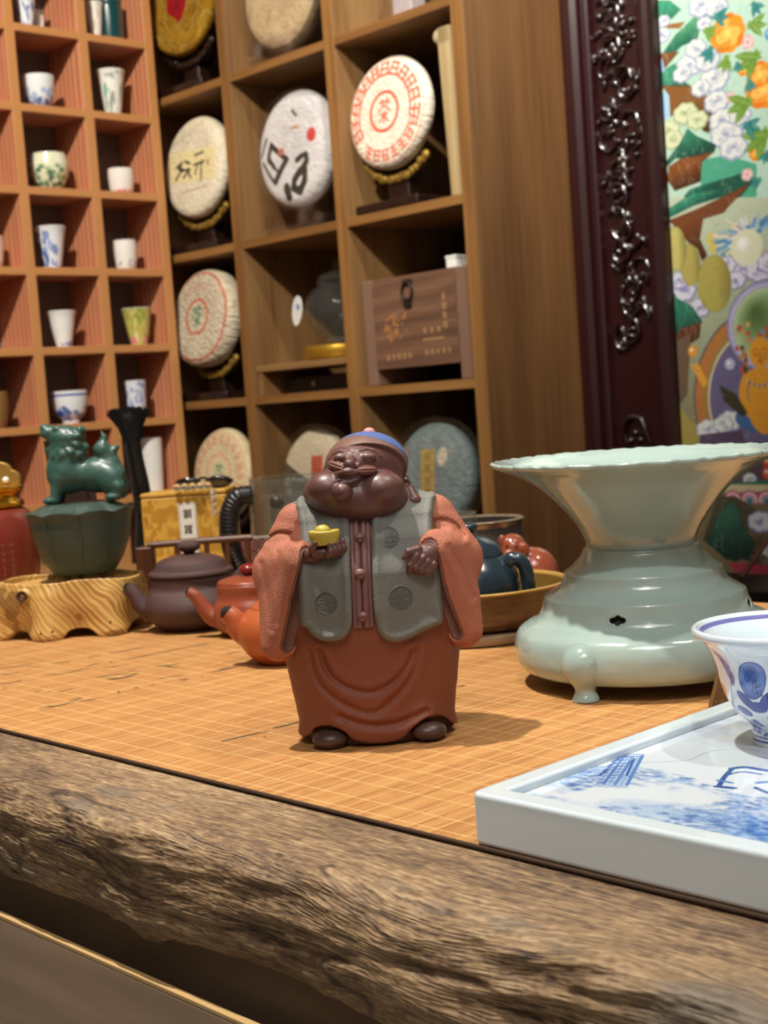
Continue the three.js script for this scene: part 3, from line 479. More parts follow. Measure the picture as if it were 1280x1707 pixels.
// ---------------------------------------------------------------- bamboo mat with brush writing
{
  const t = thing('bamboo_mat', 'large orange bamboo slat mat with faded dark brush writing covering the table', 'mat', [0, 0.7484, 0]);
  const x0 = -1.62, x1 = 0.55, z0 = -0.962, z1 = -0.395, pitch = 0.0021, cA = hex('#9b6a3c'), cB = hex('#b78650'), cC = hex('#c69b62');
  // u = x over 0.32 m, v = z over 0.16 m; threads run along x, slats along z
  const threads = [0.006, 0.019, 0.034, 0.047, 0.066, 0.079, 0.099, 0.113, 0.128, 0.147];
  const f = (u, v) => { const x = u * 0.3192, z = v * 0.16, k = Math.floor(x / pitch), fx = x / pitch - k; let th = 0; for (const q of threads) { const d = Math.abs(z - q - 0.0004 * Math.sin(k * 3.14)) / 0.0006; if (d < 1) th = Math.max(th, (1 - d * d) * (0.55 + 0.45 * hash(k, Math.round(q * 1e4), 3))); } return { k, fx, th, x, z }; };
  const map = dataTex(2048, 1024, (u, v) => { const q = f(u, v), r = hash(q.k, 5, 5), g = fbm(q.k * 3.3, q.z * 70, 4, 3); let t2 = clamp(0.15 + r * 0.55 + (g - 0.5) * 0.7); let c = t2 < 0.5 ? mixc(cA, cB, t2 * 2) : mixc(cB, cC, t2 * 2 - 1); const e = Math.min(q.fx, 1 - q.fx); c = mixc(hex('#8a4d1a'), c, sstep(0, 0.16, e) * 0.75 + 0.25); return mixc(c, hex('#e8c88c'), q.th * 0.75); }, true, [1, 1]);
  const bump = dataTex(1024, 512, (u, v) => { const q = f(u, v), e = Math.sqrt(Math.max(0, 1 - (2 * q.fx - 1) ** 2)), k = 0.2 + 0.55 * e + 0.25 * q.th; return [k, k, k]; }, false, [1, 1]);
  for (const m of [map, bump]) { m.wrapS = m.wrapT = THREE.RepeatWrapping; m.repeat.set(1 / 0.3192, 1 / 0.16); }
  const g = new THREE.BoxGeometry(x1 - x0, 0.0016, z1 - z0, 1, 1, 1).translate((x0 + x1) / 2, 0.0008, (z0 + z1) / 2), p = g.attributes.position, uv = g.attributes.uv;
  for (let i = 0; i < p.count; i++) uv.setXY(i, p.getX(i), p.getZ(i));
  part(t, 'slats', g, std({ map, bumpMap: bump, bumpScale: 0.0004, roughness: 0.5 }));
  part(t, 'edge_binding', tube([[x0, 0.0011, z1 + 0.0006], [-0.9, 0.0011, z1 + 0.0006], [-0.4, 0.0011, z1 + 0.0006], [x1, 0.0011, z1 + 0.0006]], 0.001, 60, 6), std({ color: rgb('#3b2512'), roughness: 0.8 }), null, 'dark brown edge binding');
  // brush writing: short ribbons of ink lying on the slats
  const ink = std({ color: rgb('#4b472f'), roughness: 0.7 }), R = [];
  const ribbon = (pts, w) => { const c = new THREE.CatmullRomCurve3(pts.map(([a, b]) => new THREE.Vector3(a, 0.0018, b))), n = 14, P = [], I = []; for (let i = 0; i <= n; i++) { const o = c.getPoint(i / n), d = c.getTangent(i / n), ww = w * (0.35 + 0.65 * Math.sin(Math.PI * clamp(i / n * 0.9 + 0.08))) * rr(0.7, 1.15); P.push(o.x - d.z * ww, o.y, o.z + d.x * ww, o.x + d.z * ww, o.y, o.z - d.x * ww); if (i) I.push(2 * i - 2, 2 * i - 1, 2 * i, 2 * i - 1, 2 * i + 1, 2 * i); } const q = new THREE.BufferGeometry(); q.setAttribute('position', new THREE.Float32BufferAttribute(P, 3)); q.setAttribute('uv', new THREE.Float32BufferAttribute(new Float32Array(P.length / 3 * 2), 2)); q.setIndex(I); q.computeVertexNormals(); return q; };
  R.push(ribbon([[-0.616,-0.446],[-0.615,-0.462],[-0.612,-0.476]],0.0010));
  R.push(ribbon([[-0.615,-0.481],[-0.614,-0.491],[-0.614,-0.502]],0.0012));
  R.push(ribbon([[-0.797,-0.438],[-0.792,-0.449],[-0.798,-0.470]],0.0008));
  R.push(ribbon([[-0.799,-0.461],[-0.800,-0.468],[-0.799,-0.471]],0.0007));
  R.push(ribbon([[-0.792,-0.465],[-0.788,-0.469],[-0.786,-0.474]],0.0008));
  R.push(ribbon([[-0.800,-0.444],[-0.794,-0.447],[-0.791,-0.454]],0.0009));
  R.push(ribbon([[-0.797,-0.497],[-0.790,-0.493],[-0.787,-0.493]],0.0006));
  R.push(ribbon([[-0.793,-0.507],[-0.794,-0.511]],0.0009));
  R.push(ribbon([[-0.791,-0.518],[-0.790,-0.521]],0.0008));
  R.push(ribbon([[-0.852,-0.514],[-0.851,-0.525],[-0.844,-0.536]],0.0011));
  R.push(ribbon([[-0.842,-0.516],[-0.833,-0.523],[-0.838,-0.540]],0.0014));
  R.push(ribbon([[-0.851,-0.539],[-0.846,-0.546]],0.0009));
  R.push(ribbon([[-0.835,-0.515],[-0.831,-0.530]],0.0011));
  R.push(ribbon([[-0.848,-0.561],[-0.841,-0.568],[-0.841,-0.578]],0.0013));
  R.push(ribbon([[-0.843,-0.566],[-0.832,-0.566],[-0.830,-0.570]],0.0009));
  R.push(ribbon([[-0.806,-0.534],[-0.802,-0.545],[-0.798,-0.554]],0.0008));
  R.push(ribbon([[-0.788,-0.539],[-0.784,-0.545]],0.0008));
  R.push(ribbon([[-0.783,-0.539],[-0.783,-0.543]],0.0007));
  R.push(ribbon([[-0.789,-0.566],[-0.787,-0.576],[-0.788,-0.590]],0.0010));
  R.push(ribbon([[-0.793,-0.576],[-0.790,-0.587]],0.0008));
  R.push(ribbon([[-0.781,-0.553],[-0.782,-0.556]],0.0008));
  R.push(ribbon([[-0.901,-0.502],[-0.892,-0.508],[-0.891,-0.533]],0.0009));
  R.push(ribbon([[-0.901,-0.537],[-0.901,-0.547]],0.0011));
  R.push(ribbon([[-0.882,-0.539],[-0.876,-0.549]],0.0009));
  R.push(ribbon([[-0.897,-0.554],[-0.899,-0.558]],0.0009));
  R.push(ribbon([[-0.895,-0.568],[-0.894,-0.590],[-0.893,-0.622],[-0.894,-0.641]],0.0008));
  R.push(ribbon([[-0.890,-0.629],[-0.885,-0.638]],0.0014));
  R.push(ribbon([[-0.936,-0.528],[-0.932,-0.542]],0.0010));
  R.push(ribbon([[-0.933,-0.557],[-0.931,-0.568]],0.0010));
  R.push(ribbon([[-0.933,-0.577],[-0.929,-0.595],[-0.930,-0.610]],0.0010));
  R.push(ribbon([[-0.935,-0.485],[-0.931,-0.492],[-0.930,-0.499]],0.0009));
  R.push(ribbon([[-0.903,-0.468],[-0.897,-0.475],[-0.899,-0.483]],0.0010));
  R.push(ribbon([[-0.885,-0.460],[-0.881,-0.462]],0.0007));
  R.push(ribbon([[-0.849,-0.464],[-0.847,-0.469]],0.0008));
  R.push(ribbon([[-0.840,-0.469],[-0.841,-0.472]],0.0007));
  R.push(ribbon([[-0.832,-0.473],[-0.834,-0.486]],0.0007));
  R.push(ribbon([[-0.960,-0.499],[-0.953,-0.510],[-0.932,-0.518]],0.0007));
  R.push(ribbon([[-0.839,-0.618],[-0.834,-0.628]],0.0010));
  R.push(ribbon([[-0.851,-0.636],[-0.848,-0.639]],0.0009));
  R.push(ribbon([[-0.603,-0.465],[-0.603,-0.467]],0.0005));
  R.push(ribbon([[-0.661,-0.535],[-0.660,-0.537]],0.0007));
  R.push(ribbon([[-0.597,-0.614],[-0.596,-0.619]],0.0011));
  part(t, 'brush_writing', merge(R), ink, null, 'faded dark brush strokes');
}

// ---------------------------------------------------------------- small cups in the cabinet cells
function strokesTex(w, h, base, draw) { return canvasTex(w, h, (g) => { g.fillStyle = base; g.fillRect(0, 0, w, h); draw(g, w, h); }); }
function scatter(g, w, h, n, cols, y0, y1, r0, r1, al = 0.85) { n *= 1.7; for (let i = 0; i < n; i++) { g.globalAlpha = al * rr(0.5, 1); g.fillStyle = cols[Math.floor(rnd() * cols.length)]; g.beginPath(); g.ellipse(rr(0, w), lerp(y0, y1, rnd()) * h, rr(r0, r1), rr(r0, r1) * 0.7, rr(0, 3), 0, 7); g.fill(); } g.globalAlpha = 1; }
const BLUE = ['#1d3f9a', '#3b62b8', '#7f9bd2', '#2b52ac'];
const cupGlaze = (map) => phys({ map, roughness: 0.16, clearcoat: 0.5, clearcoatRoughness: 0.1 });
// outer wall points of a cup of height 1 and radius 1 by style
const CUPS = {
  flare: [[0.5, 0], [0.52, 0.05], [0.56, 0.12], [0.74, 0.5], [0.88, 0.85], [1, 1]], bowl: [[0.46, 0], [0.48, 0.07], [0.5, 0.1], [0.82, 0.32], [0.95, 0.62], [1, 1]], round: [[0.55, 0], [0.57, 0.06], [0.72, 0.16], [0.95, 0.45], [1, 0.7], [0.9, 1]],
  straight: [[0.8, 0], [0.82, 0.03], [0.88, 0.3], [0.95, 0.7], [1, 1]], barrel: [[0.7, 0], [0.72, 0.03], [0.86, 0.2], [0.97, 0.6], [0.96, 1]],
};
function cup(name, label, cat, style, h, r, at, mat, rimMat = M.white, turn = 0, group) {
  const t = thing(name, label, cat, at, turn, group), o = CUPS[style].map(([a, b]) => [a * r, b * h]), top = o[o.length - 1], th = Math.min(0.003, r * 0.09);
  const g = lathe(o, 40, 6); part(t, 'outer_wall', g, mat);
  const inn = [[top[0], h], [top[0] - th * 0.4, h + th * 0.35], [top[0] - th, h - th * 0.2], ...o.slice(1, -1).reverse().map(([a, b]) => [Math.max(a - th, 0.002), Math.max(b, h * 0.08)]), [0, h * 0.08]];
  part(t, 'inner_wall', lathe(inn, 40, 5), rimMat);
  part(t, 'foot_ring', lathe([[0, 0.001], [o[0][0] * 0.8, 0.001], [o[0][0] * 0.9, 0], [o[0][0], 0.0008], [o[0][0], 0.004]], 32, 0), rimMat);
  return t;
}
{
  seed = 5; const X = -2.335, W = 192, H = 96;
  const tx = (base, f) => cupGlaze(strokesTex(W, H, base, f));
  const blueBand = (a, b, n = 60) => (g, w, h) => { scatter(g, w, h, n, BLUE, a, b, 3, 9); g.fillStyle = '#2b52ac'; g.fillRect(0, 2, w, 3); };
  const C = (y, z, ...a) => cup(a[0], a[1], 'cup', a[2], a[3], a[4], [X, y, z], a[5], a[6], rr(0, 6));
  C(1.651, -1.385, 'teacup', 'blue and white cup in the top left cabinet cell in view', 'flare', 0.078, 0.022, tx('#e9eef4', blueBand(0, 1)));
  cup('teacup', 'small plain white cup behind the top left blue and white cup', 'cup', 'straight', 0.04, 0.011, [-2.36, 1.651, -1.425], M.white);
  C(1.651, -1.532, 'teacup', 'slim white flared cup beside the dark teal jar', 'flare', 0.072, 0.019, tx('#efece4', (g, w, h) => scatter(g, w, h, 14, ['#c9c4b8'], 0.1, 0.5, 3, 8)));
  const jar = thing('tea_jar', 'dark teal cylindrical jar in the top right cabinet cell', 'jar', [-2.345, 1.651, -1.572]);
  part(jar, 'body', lathe([[0, 0], [0.024, 0], [0.026, 0.004], [0.0265, 0.07], [0.025, 0.074], [0.0235, 0.074]], 40, 0), phys({ color: rgb('#0e4448'), roughness: 0.2, clearcoat: 0.5 })); part(jar, 'lid', lathe([[0.0245, 0.074], [0.0265, 0.076], [0.0265, 0.081], [0.024, 0.084], [0, 0.085]], 40, 0), phys({ color: rgb('#124a4e'), roughness: 0.2, clearcoat: 0.5 }));
  C(1.509, -1.398, 'teacup', 'wide white bowl cup with a blue landscape and brown rim', 'bowl', 0.062, 0.03, tx('#e6edf2', (g, w, h) => { scatter(g, w, h, 60, BLUE, 0.35, 1, 5, 12); scatter(g, w, h, 20, ['#9db4dc'], 0.2, 0.5, 4, 8); }), std({ color: rgb('#cfc6ba'), roughness: 0.3 }));
  C(1.509, -1.557, 'teacup', 'tall white cup painted with green bamboo and grey rocks', 'flare', 0.089, 0.028, tx('#eef0ea', (g, w, h) => { scatter(g, w, h, 26, ['#3f9a6c', '#6db690'], 0.35, 1, 3, 10); scatter(g, w, h, 24, ['#8d9292', '#b4b8b6'], 0.1, 0.7, 3, 9); }));
  C(1.361, -1.405, 'teacup', 'round cream bowl cup with dark green leaves and pale flowers', 'round', 0.068, 0.036, tx('#e2e6c6', (g, w, h) => { scatter(g, w, h, 80, ['#2f5a40', '#4f7f5c', '#1f4430'], 0.25, 1, 3, 8); scatter(g, w, h, 36, ['#f2f2e2', '#e9e6a8'], 0.1, 1, 3, 8); }));
  C(1.361, -1.560, 'teacup', 'low white cup with a red flower band', 'barrel', 0.05, 0.027, tx('#f0ece8', (g, w, h) => scatter(g, w, h, 50, ['#d0352e', '#e0605a'], 0.55, 0.95, 4, 9)));
  C(1.216, -1.395, 'teacup', 'tall white flared cup with blue figures', 'flare', 0.079, 0.030, tx('#e8ecf4', (g, w, h) => { scatter(g, w, h, 40, BLUE, 0.2, 1, 4, 10); }));
  C(1.216, -1.556, 'teacup', 'small white cup with lilac blossom', 'barrel', 0.058, 0.0245, tx('#efeeec', (g, w, h) => { scatter(g, w, h, 26, ['#a98cc0', '#7c8f7a', '#c8b0d4'], 0.4, 1, 3, 7); }));
  C(1.216, -1.268, 'teacup', 'pinkish white cup at the left edge of the photo', 'barrel', 0.058, 0.026, tx('#ecd8d0', (g, w, h) => scatter(g, w, h, 16, ['#d8a8a0'], 0.3, 1, 3, 7)));
  C(1.071, -1.404, 'teacup', 'plain white tapered cup with a small blue landscape at its foot', 'flare', 0.068, 0.0275, tx('#edf0f0', (g, w, h) => scatter(g, w, h, 34, BLUE, 0.6, 1, 3, 9)));
  C(1.071, -1.572, 'teacup', 'yellow green cup with a pink peony', 'flare', 0.072, 0.031, tx('#c9c06a', (g, w, h) => { scatter(g, w, h, 50, ['#b4b24a', '#dcd88c', '#8f9a44'], 0, 0.5, 4, 9); scatter(g, w, h, 26, ['#e6dcb0', '#8f9a60'], 0.5, 1, 4, 9); for (let i = 0; i < 4; i++) { g.fillStyle = '#d8688a'; g.beginPath(); g.arc(24 + i * 48, 62, 12, 0, 7); g.fill(); g.fillStyle = '#eca0b4'; g.beginPath(); g.arc(22 + i * 48, 58, 6, 0, 7); g.fill(); } }));
  C(0.929, -1.405, 'teacup', 'wide white bowl cup with bold blue flowers and a double blue rim line', 'bowl', 0.06, 0.0345, tx('#e9edf2', (g, w, h) => { scatter(g, w, h, 40, BLUE, 0.28, 0.7, 5, 12); scatter(g, w, h, 20, ['#8fa4d0'], 0.75, 1, 3, 6); g.fillStyle = '#3a55a8'; g.fillRect(0, 4, w, 3); }));
  C(0.929, -1.553, 'teacup', 'tall narrow cup covered in blue pattern above the black tea brush', 'straight', 0.074, 0.0215, tx('#dfe4f0', (g, w, h) => scatter(g, w, h, 90, ['#4a66b4', '#8fa2d0', '#6a80c0'], 0.05, 1, 3, 8)));
  C(0.929, -1.245, 'teacup', 'brown wooden cup at the left edge of the photo', 'barrel', 0.066, 0.03, std({ color: rgb('#8a6636'), roughness: 0.6 }), std({ color: rgb('#8a6636'), roughness: 0.6 }));
  C(0.785, -1.578, 'teacup', 'plain tall white cup behind the black tea brush', 'straight', 0.105, 0.0235, M.white);
}

// ---------------------------------------------------------------- tea cakes on the bookcase
const brush = (g, pts, w, c) => { g.strokeStyle = c; g.lineCap = 'round'; g.lineJoin = 'round'; for (let i = 1; i < pts.length; i++) { g.lineWidth = w * (pts[i][2] ?? 1); g.beginPath(); g.moveTo(pts[i - 1][0], pts[i - 1][1]); g.lineTo(pts[i][0], pts[i][1]); g.stroke(); } };
const wrapBump = fineNoise(9, 0.2);
// a wrapped tea cake standing on its edge, face towards local +z, centre at the group's origin height r
function cake(label, R, at, turn, tilt, roll, faceDraw, rimColor, extra = {}) {
  const t = thing('tea_cake', label, 'tea cake', at, turn); seed = Math.round(at[0] * 1000) + 77;
  const th = extra.th ?? 0.03, map = canvasTex(384, 384, (g, w, h) => { g.translate(w / 2, h / 2); g.scale(w / 2, h / 2); faceDraw(g); });
  const holder = new THREE.Group(); const q = new THREE.Quaternion().setFromEuler(new THREE.Euler(-tilt, 0, roll, 'XYZ'));
  const prof = [[0, th * 0.5], [R * 0.5, th * 0.5], [R * 0.8, th * 0.47], [R * 0.93, th * 0.36], [R * 0.985, th * 0.15], [R, -th * 0.1], [R * 0.97, -th * 0.4], [R * 0.85, -th * 0.5], [0, -th * 0.5]];
  const g = lathe(prof, 64, 4).rotateX(Math.PI / 2), p = g.attributes.position, uv = g.attributes.uv, ir = extra.irregular ?? 0.012;
  for (let i = 0; i < p.count; i++) { const x = p.getX(i), y = p.getY(i), a = Math.atan2(y, x), k = 1 + (fbm(Math.cos(a) * 2 + 5, Math.sin(a) * 2 + 5, R * 90, 3) - 0.5) * 2 * ir; p.setXY(i, x * k, y * k); uv.setXY(i, 0.5 + x / R / 2.02, 0.5 + y / R / 2.02); }
  g.computeVertexNormals();
  const b = part(t, 'wrapped_cake', g, std({ map, roughness: extra.rough ?? 0.75, metalness: extra.metal ?? 0, bumpMap: extra.bump ?? wrapBump, bumpScale: extra.bs ?? 0.003 }), [0, R * Math.cos(tilt), 0]); b.quaternion.copy(q);
  const fk = extra.fk ?? 1.055; if (extra.film) { const f = lathe([[0, th * 0.72], [R * 0.9, th * 0.7], [R * (fk - 0.025), th * 0.5], [R * fk, 0], [R * (fk - 0.035), -th * 0.5], [0, -th * 0.62]], 48, 5).rotateX(Math.PI / 2), fp = f.attributes.position; for (let i = 0; i < fp.count; i++) { const k = 1 + (fbm(fp.getX(i) * 40, fp.getY(i) * 40, fp.getZ(i) * 30, 2) - 0.5) * 0.05; fp.setXYZ(i, fp.getX(i) * k, fp.getY(i) * k, fp.getZ(i) * k); } f.computeVertexNormals(); const m = part(t, 'plastic_wrapper', f, M.film, [0, R * Math.cos(tilt), 0], 'clear plastic wrapper'); m.quaternion.copy(q); }
  void holder; return t;
}
// black rosewood stand with a gilded crescent cradle
function stand(label, at, turn, R, lift, goldMat = M.goldDull) {
  const t = thing('cake_stand', label, 'display stand', at, turn);
  part(t, 'base', rbox(0.15, 0.016, 0.085, 0.004, 'x'), M.rosewood, [0, 0.008, 0]); part(t, 'post', rbox(0.05, lift, 0.03, 0.004, 'y'), M.rosewood, [0, 0.014 + lift / 2, -0.006]);
  const a0 = Math.PI * 1.5 - 0.75, P = []; for (let i = 0; i <= 16; i++) { const a = a0 + 1.5 * i / 16; P.push([Math.cos(a) * (R + 0.008), Math.sin(a) * (R + 0.008) + R + lift + 0.022, 0.004]); }
  const c = part(t, 'cradle', taper(P, (u) => 0.011 * (0.55 + 0.45 * Math.sin(Math.PI * u)), 30, 10), M.rosewood);
  const G = []; seed = 3; for (let i = 0; i < 30; i++) { const u = i / 29, a = a0 + 1.5 * u; G.push(ball(rr(0.005, 0.0085), Math.cos(a) * (R + 0.009 + rr(-0.003, 0.003)), Math.sin(a) * (R + 0.009 + rr(-0.003, 0.003)) + R + lift + 0.022, 0.012, 1, 1, 0.7, 9, 7)); }
  const gg = new THREE.Mesh(merge(G), goldMat); gg.name = 'gilded_carving'; gg.userData.label = 'gilded carved edge'; c.add(gg);
  part(t, 'back_rest', rbox(0.03, R * 1.1, 0.008, 0.002, 'y'), M.rosewood, [0, lift + 0.02 + R * 0.5, -0.03]);
  return t;
}
function clearStand(label, at, turn) {
  const t = thing('acrylic_stand', label, 'display stand', at, turn);
  part(t, 'base', new RoundedBoxGeometry(0.14, 0.008, 0.11, 1, 0.002), M.acrylic, [0, 0.004, 0]); part(t, 'front_lip', new RoundedBoxGeometry(0.14, 0.028, 0.004, 1, 0.0015), M.acrylic, [0, 0.022, 0.052]); part(t, 'back_plate', new RoundedBoxGeometry(0.14, 0.12, 0.006, 1, 0.002), M.acrylic, [0, 0.066, -0.036]).rotation.x = -0.16;
  return t;
}
{
  const fill = (g, c) => { g.fillStyle = c; g.fillRect(-1.1, -1.1, 2.2, 2.2); };
  const ring = (g, r, w, c, a0 = 0, a1 = 7) => { g.strokeStyle = c; g.lineWidth = w; g.beginPath(); g.arc(0, 0, r, a0, a1); g.stroke(); };
  // block characters set around a circle, drawn as little stroke clusters
  const glyphs = (g, r, n, a0, a1, s, c) => { for (let i = 0; i < n; i++) { const a = lerp(a0, a1, n > 1 ? i / (n - 1) : 0); g.save(); g.translate(Math.cos(a) * r, Math.sin(a) * r); g.rotate(a + Math.PI / 2); glyph(g, s, c); g.restore(); } };
  const glyph = (g, s, c) => { g.strokeStyle = c; g.lineWidth = s * 0.16; const k = Math.floor(rnd() * 3); for (const y of [-0.42, 0, 0.42]) { g.beginPath(); g.moveTo(-s * rr(0.35, 0.5), y * s); g.lineTo(s * rr(0.35, 0.5), y * s); g.stroke(); } for (const x of k ? [-0.28, 0.28] : [0]) { g.beginPath(); g.moveTo(x * s, -s * 0.5); g.lineTo(x * s * (k === 2 ? 1.3 : 1), s * 0.5); g.stroke(); } };
  const tea = (g, s, c) => { g.strokeStyle = c; g.lineWidth = s * 0.16; g.lineCap = 'round'; const L = (...p) => { g.beginPath(); for (let i = 0; i < p.length; i += 2) i ? g.lineTo(p[i] * s, p[i + 1] * s) : g.moveTo(p[i] * s, p[i + 1] * s); g.stroke(); }; L(-0.6, -0.75, 0.6, -0.75); L(-0.25, -0.95, -0.25, -0.55); L(0.25, -0.95, 0.25, -0.55); L(-0.65, 0, 0, -0.5, 0.65, 0); L(-0.4, 0.2, 0.4, 0.2); L(0, 0, 0, 0.9); L(-0.15, 0.4, -0.45, 0.75); L(0.15, 0.4, 0.45, 0.75); };
  const smudge = (g, c, n) => { g.globalAlpha = 0.12; for (let i = 0; i < n; i++) { g.fillStyle = c; g.beginPath(); g.ellipse(rr(-1, 1), rr(-1, 1), rr(0.05, 0.3), rr(0.03, 0.12), rr(0, 3), 0, 7); g.fill(); } g.globalAlpha = 1; };
  // row 1
  cake('gold foil wrapped tea cake with a red paper label, high in the left column', 0.1, [-2.25, 1.621, -1.68], 0, 0.12, 0, (g) => { fill(g, '#d6a22c'); for (let i = 0; i < 260; i++) { g.globalAlpha = 0.6; g.strokeStyle = ['#f2cc5a', '#8a5a12', '#ffe9a0', '#6e440c'][i % 4]; g.lineWidth = rr(0.01, 0.03); const a = rr(0, 7), r = rr(0.3, 1); g.beginPath(); g.moveTo(Math.cos(a) * r, Math.sin(a) * r); g.lineTo(Math.cos(a + 0.25) * (r + rr(-0.2, 0.2)), Math.sin(a + 0.25) * (r + rr(-0.2, 0.2))); g.stroke(); } g.globalAlpha = 1; g.fillStyle = '#cf1f2e'; g.beginPath(); g.moveTo(-0.32, -1); g.lineTo(0.3, -1); g.lineTo(0.3, 0.15); g.lineTo(0.12, 0.42); g.lineTo(-0.32, 0.12); g.fill(); for (let i = 0; i < 4; i++) { g.save(); g.translate(0, -0.6 + i * 0.22); glyph(g, 0.14, '#6e0f18'); g.restore(); } }, '', { rough: 0.36, metal: 0.4, bs: 0.006, bump: fineNoise(30, 0.2), irregular: 0.03 });  // pale and dark strokes paint light and shade of the wrinkled foil
  stand('black stand under the gold foil tea cake', [-2.25, 1.5505, -1.695], 0, 0.1, 0.043, M.rosewood);
  cake('plain tan tea cake in clear plastic, at the top of the middle column', 0.103, [-1.9625, 1.569, -1.69], 0, 0.05, 0, (g) => { fill(g, '#c9b08a'); smudge(g, '#8d7450', 90); ring(g, 0.97, 0.05, '#7d6b50'); }, '', { film: 1 });
  clearStand('clear acrylic stand under the plain tan tea cake', [-1.9625, 1.5505, -1.703], 0);
  const bag = thing('plastic_bag', 'crumpled clear plastic bag on the top shelf of the right column', 'bag', [-1.68, 1.5565, -1.72]); bag.scale.setScalar(0.9);
  { const g = lathe([[0, 0], [0.05, 0], [0.058, 0.02], [0.05, 0.06], [0.054, 0.1], [0.03, 0.13], [0, 0.135]], 40, 5), p = g.attributes.position; for (let i = 0; i < p.count; i++) { const k = 1 + (fbm(p.getX(i) * 40, p.getY(i) * 40, p.getZ(i) * 40 + 9, 3) - 0.5) * 0.7; p.setX(i, p.getX(i) * k); p.setZ(i, p.getZ(i) * k); } g.computeVertexNormals(); part(bag, 'film', g, M.acrylic); part(bag, 'packet', rbox(0.05, 0.09, 0.04, 0.004), std({ color: rgb('#a89c9a'), roughness: 0.6 }), [0, 0.05, 0]); }
  // row 2
  stand('black and gold stand under the cream tea cake with brush writing', [-2.2443, 1.2455, -1.695], 0, 0.0985, 0.0365);
  cake('cream paper tea cake with two black brush characters and a yellow band', 0.0985, [-2.2443, 1.3095, -1.68], 0, 0.12, -0.06, (g) => { fill(g, '#e6dcc4'); smudge(g, '#a08f70', 60); g.fillStyle = '#e7d9a4'; g.fillRect(-0.75, -0.32, 1.5, 0.62); brush(g, [[-0.5, -0.02], [-0.32, -0.1], [-0.42, 0.02], [-0.3, 0.02], [-0.5, 0.22]], 0.055, '#33302a'); brush(g, [[-0.22, -0.12], [-0.06, -0.06]], 0.05, '#33302a'); brush(g, [[-0.3, 0.06], [-0.05, 0.05], [-0.25, 0.2]], 0.05, '#33302a'); brush(g, [[-0.1, 0.1], [0, 0.22]], 0.045, '#33302a'); brush(g, [[0.1, -0.2], [0.36, -0.24]], 0.045, '#33302a'); brush(g, [[0.08, -0.02], [0.42, -0.06]], 0.045, '#33302a'); brush(g, [[0.2, -0.02], [0.14, 0.16]], 0.045, '#33302a'); brush(g, [[0.32, -0.05], [0.34, 0.3]], 0.045, '#33302a'); g.fillStyle = '#b55a48'; g.fillRect(0.5, -0.08, 0.06, 0.1); brush(g, [[-0.2, -0.45], [-0.12, -0.5]], 0.03, '#8d8672'); brush(g, [[-0.3, 0.5], [0.5, 0.42]], 0.03, '#b8a888'); });
  const pk = thing('paper_packet', 'pale paper packet standing behind the cream tea cake with brush writing', 'packet', [-2.205, 1.2455, -1.84]); part(pk, 'body', rbox(0.12, 0.19, 0.02, 0.004), std({ color: rgb('#d9d6c6'), roughness: 0.8 }), [0, 0.095, 0]); part(pk, 'front_label', rbox(0.08, 0.12, 0.001, 0.0004), M.paper, [0, 0.1, 0.0106]);
  clearStand('clear acrylic stand under the white calligraphy tea cake', [-1.9534, 1.2455, -1.703], 0);
  cake('white tea cake with large black calligraphy and a red dot, in clear plastic', 0.103, [-1.9534, 1.290, -1.69], 0, 0.05, 0, (g) => { fill(g, '#e6e4e6'); smudge(g, '#a8a8b4', 40); const m = (x, y) => [(x - 1010) / 250, (y - 995) / 372], K = '#23231f'; const S = (w, ...p) => { const a = []; for (let i = 0; i < p.length; i += 2) a.push([...m(p[i], p[i + 1])]); brush(g, a, w, K); };
    S(0.05, 838, 895, 795, 1000); S(0.06, 808, 1045, 850, 1130, 885, 1190); S(0.09, 870, 940, 848, 1020, 885, 1090); S(0.1, 870, 945, 925, 1010, 975, 1060); S(0.12, 970, 1060, 930, 1120, 890, 1185); S(0.05, 845, 1040, 910, 1120); S(0.12, 1100, 1060, 1105, 1100, 1060, 1160); S(0.14, 1060, 1150, 1020, 1200, 1010, 1250, 1050, 1280, 1085, 1220, 1090, 1150); S(0.17, 965, 1240, 975, 1300); S(0.1, 1040, 1080, 1075, 1060); S(0.05, 1020, 760, 1045, 800);
    g.fillStyle = '#d5433c'; g.beginPath(); g.ellipse(...m(1140, 945), 0.12, 0.12, 0, 0, 7); g.fill(); g.fillStyle = '#c9706c'; g.fillRect(...m(915, 980), 0.16, 0.12); g.fillStyle = '#c9a27c'; g.fillRect(...m(1005, 860), 0.22, 0.06); }, '', { film: 1, irregular: 0.02 });
  stand('black and gold stand under the white tea cake with red seal printing', [-1.7005, 1.2455, -1.695], 0.0, 0.0935, 0.04);
  cake('white tea cake with red ring lettering and a red central emblem', 0.0935, [-1.7005, 1.313, -1.68], 0, 0.1, -0.06, (g) => { fill(g, '#e4dcca'); smudge(g, '#b0a48c', 40); const r = '#d9553a'; ring(g, 0.93, 0.012, '#d98a74'); glyphs(g, 0.75, 12, Math.PI * 0.84, Math.PI * 2.02, 0.25, r); glyphs(g, 0.77, 7, 0.32, 2.06, 0.2, r); ring(g, 0.34, 0.06, r); g.save(); g.scale(0.25, 0.25); tea(g, 0.9, r); g.restore(); });
  const pq = thing('bamboo_sheath_bundle', 'tall pale bamboo sheath bundle leaning against the right side of the bookcase', 'bundle', [-1.572, 1.2457, -1.69]);
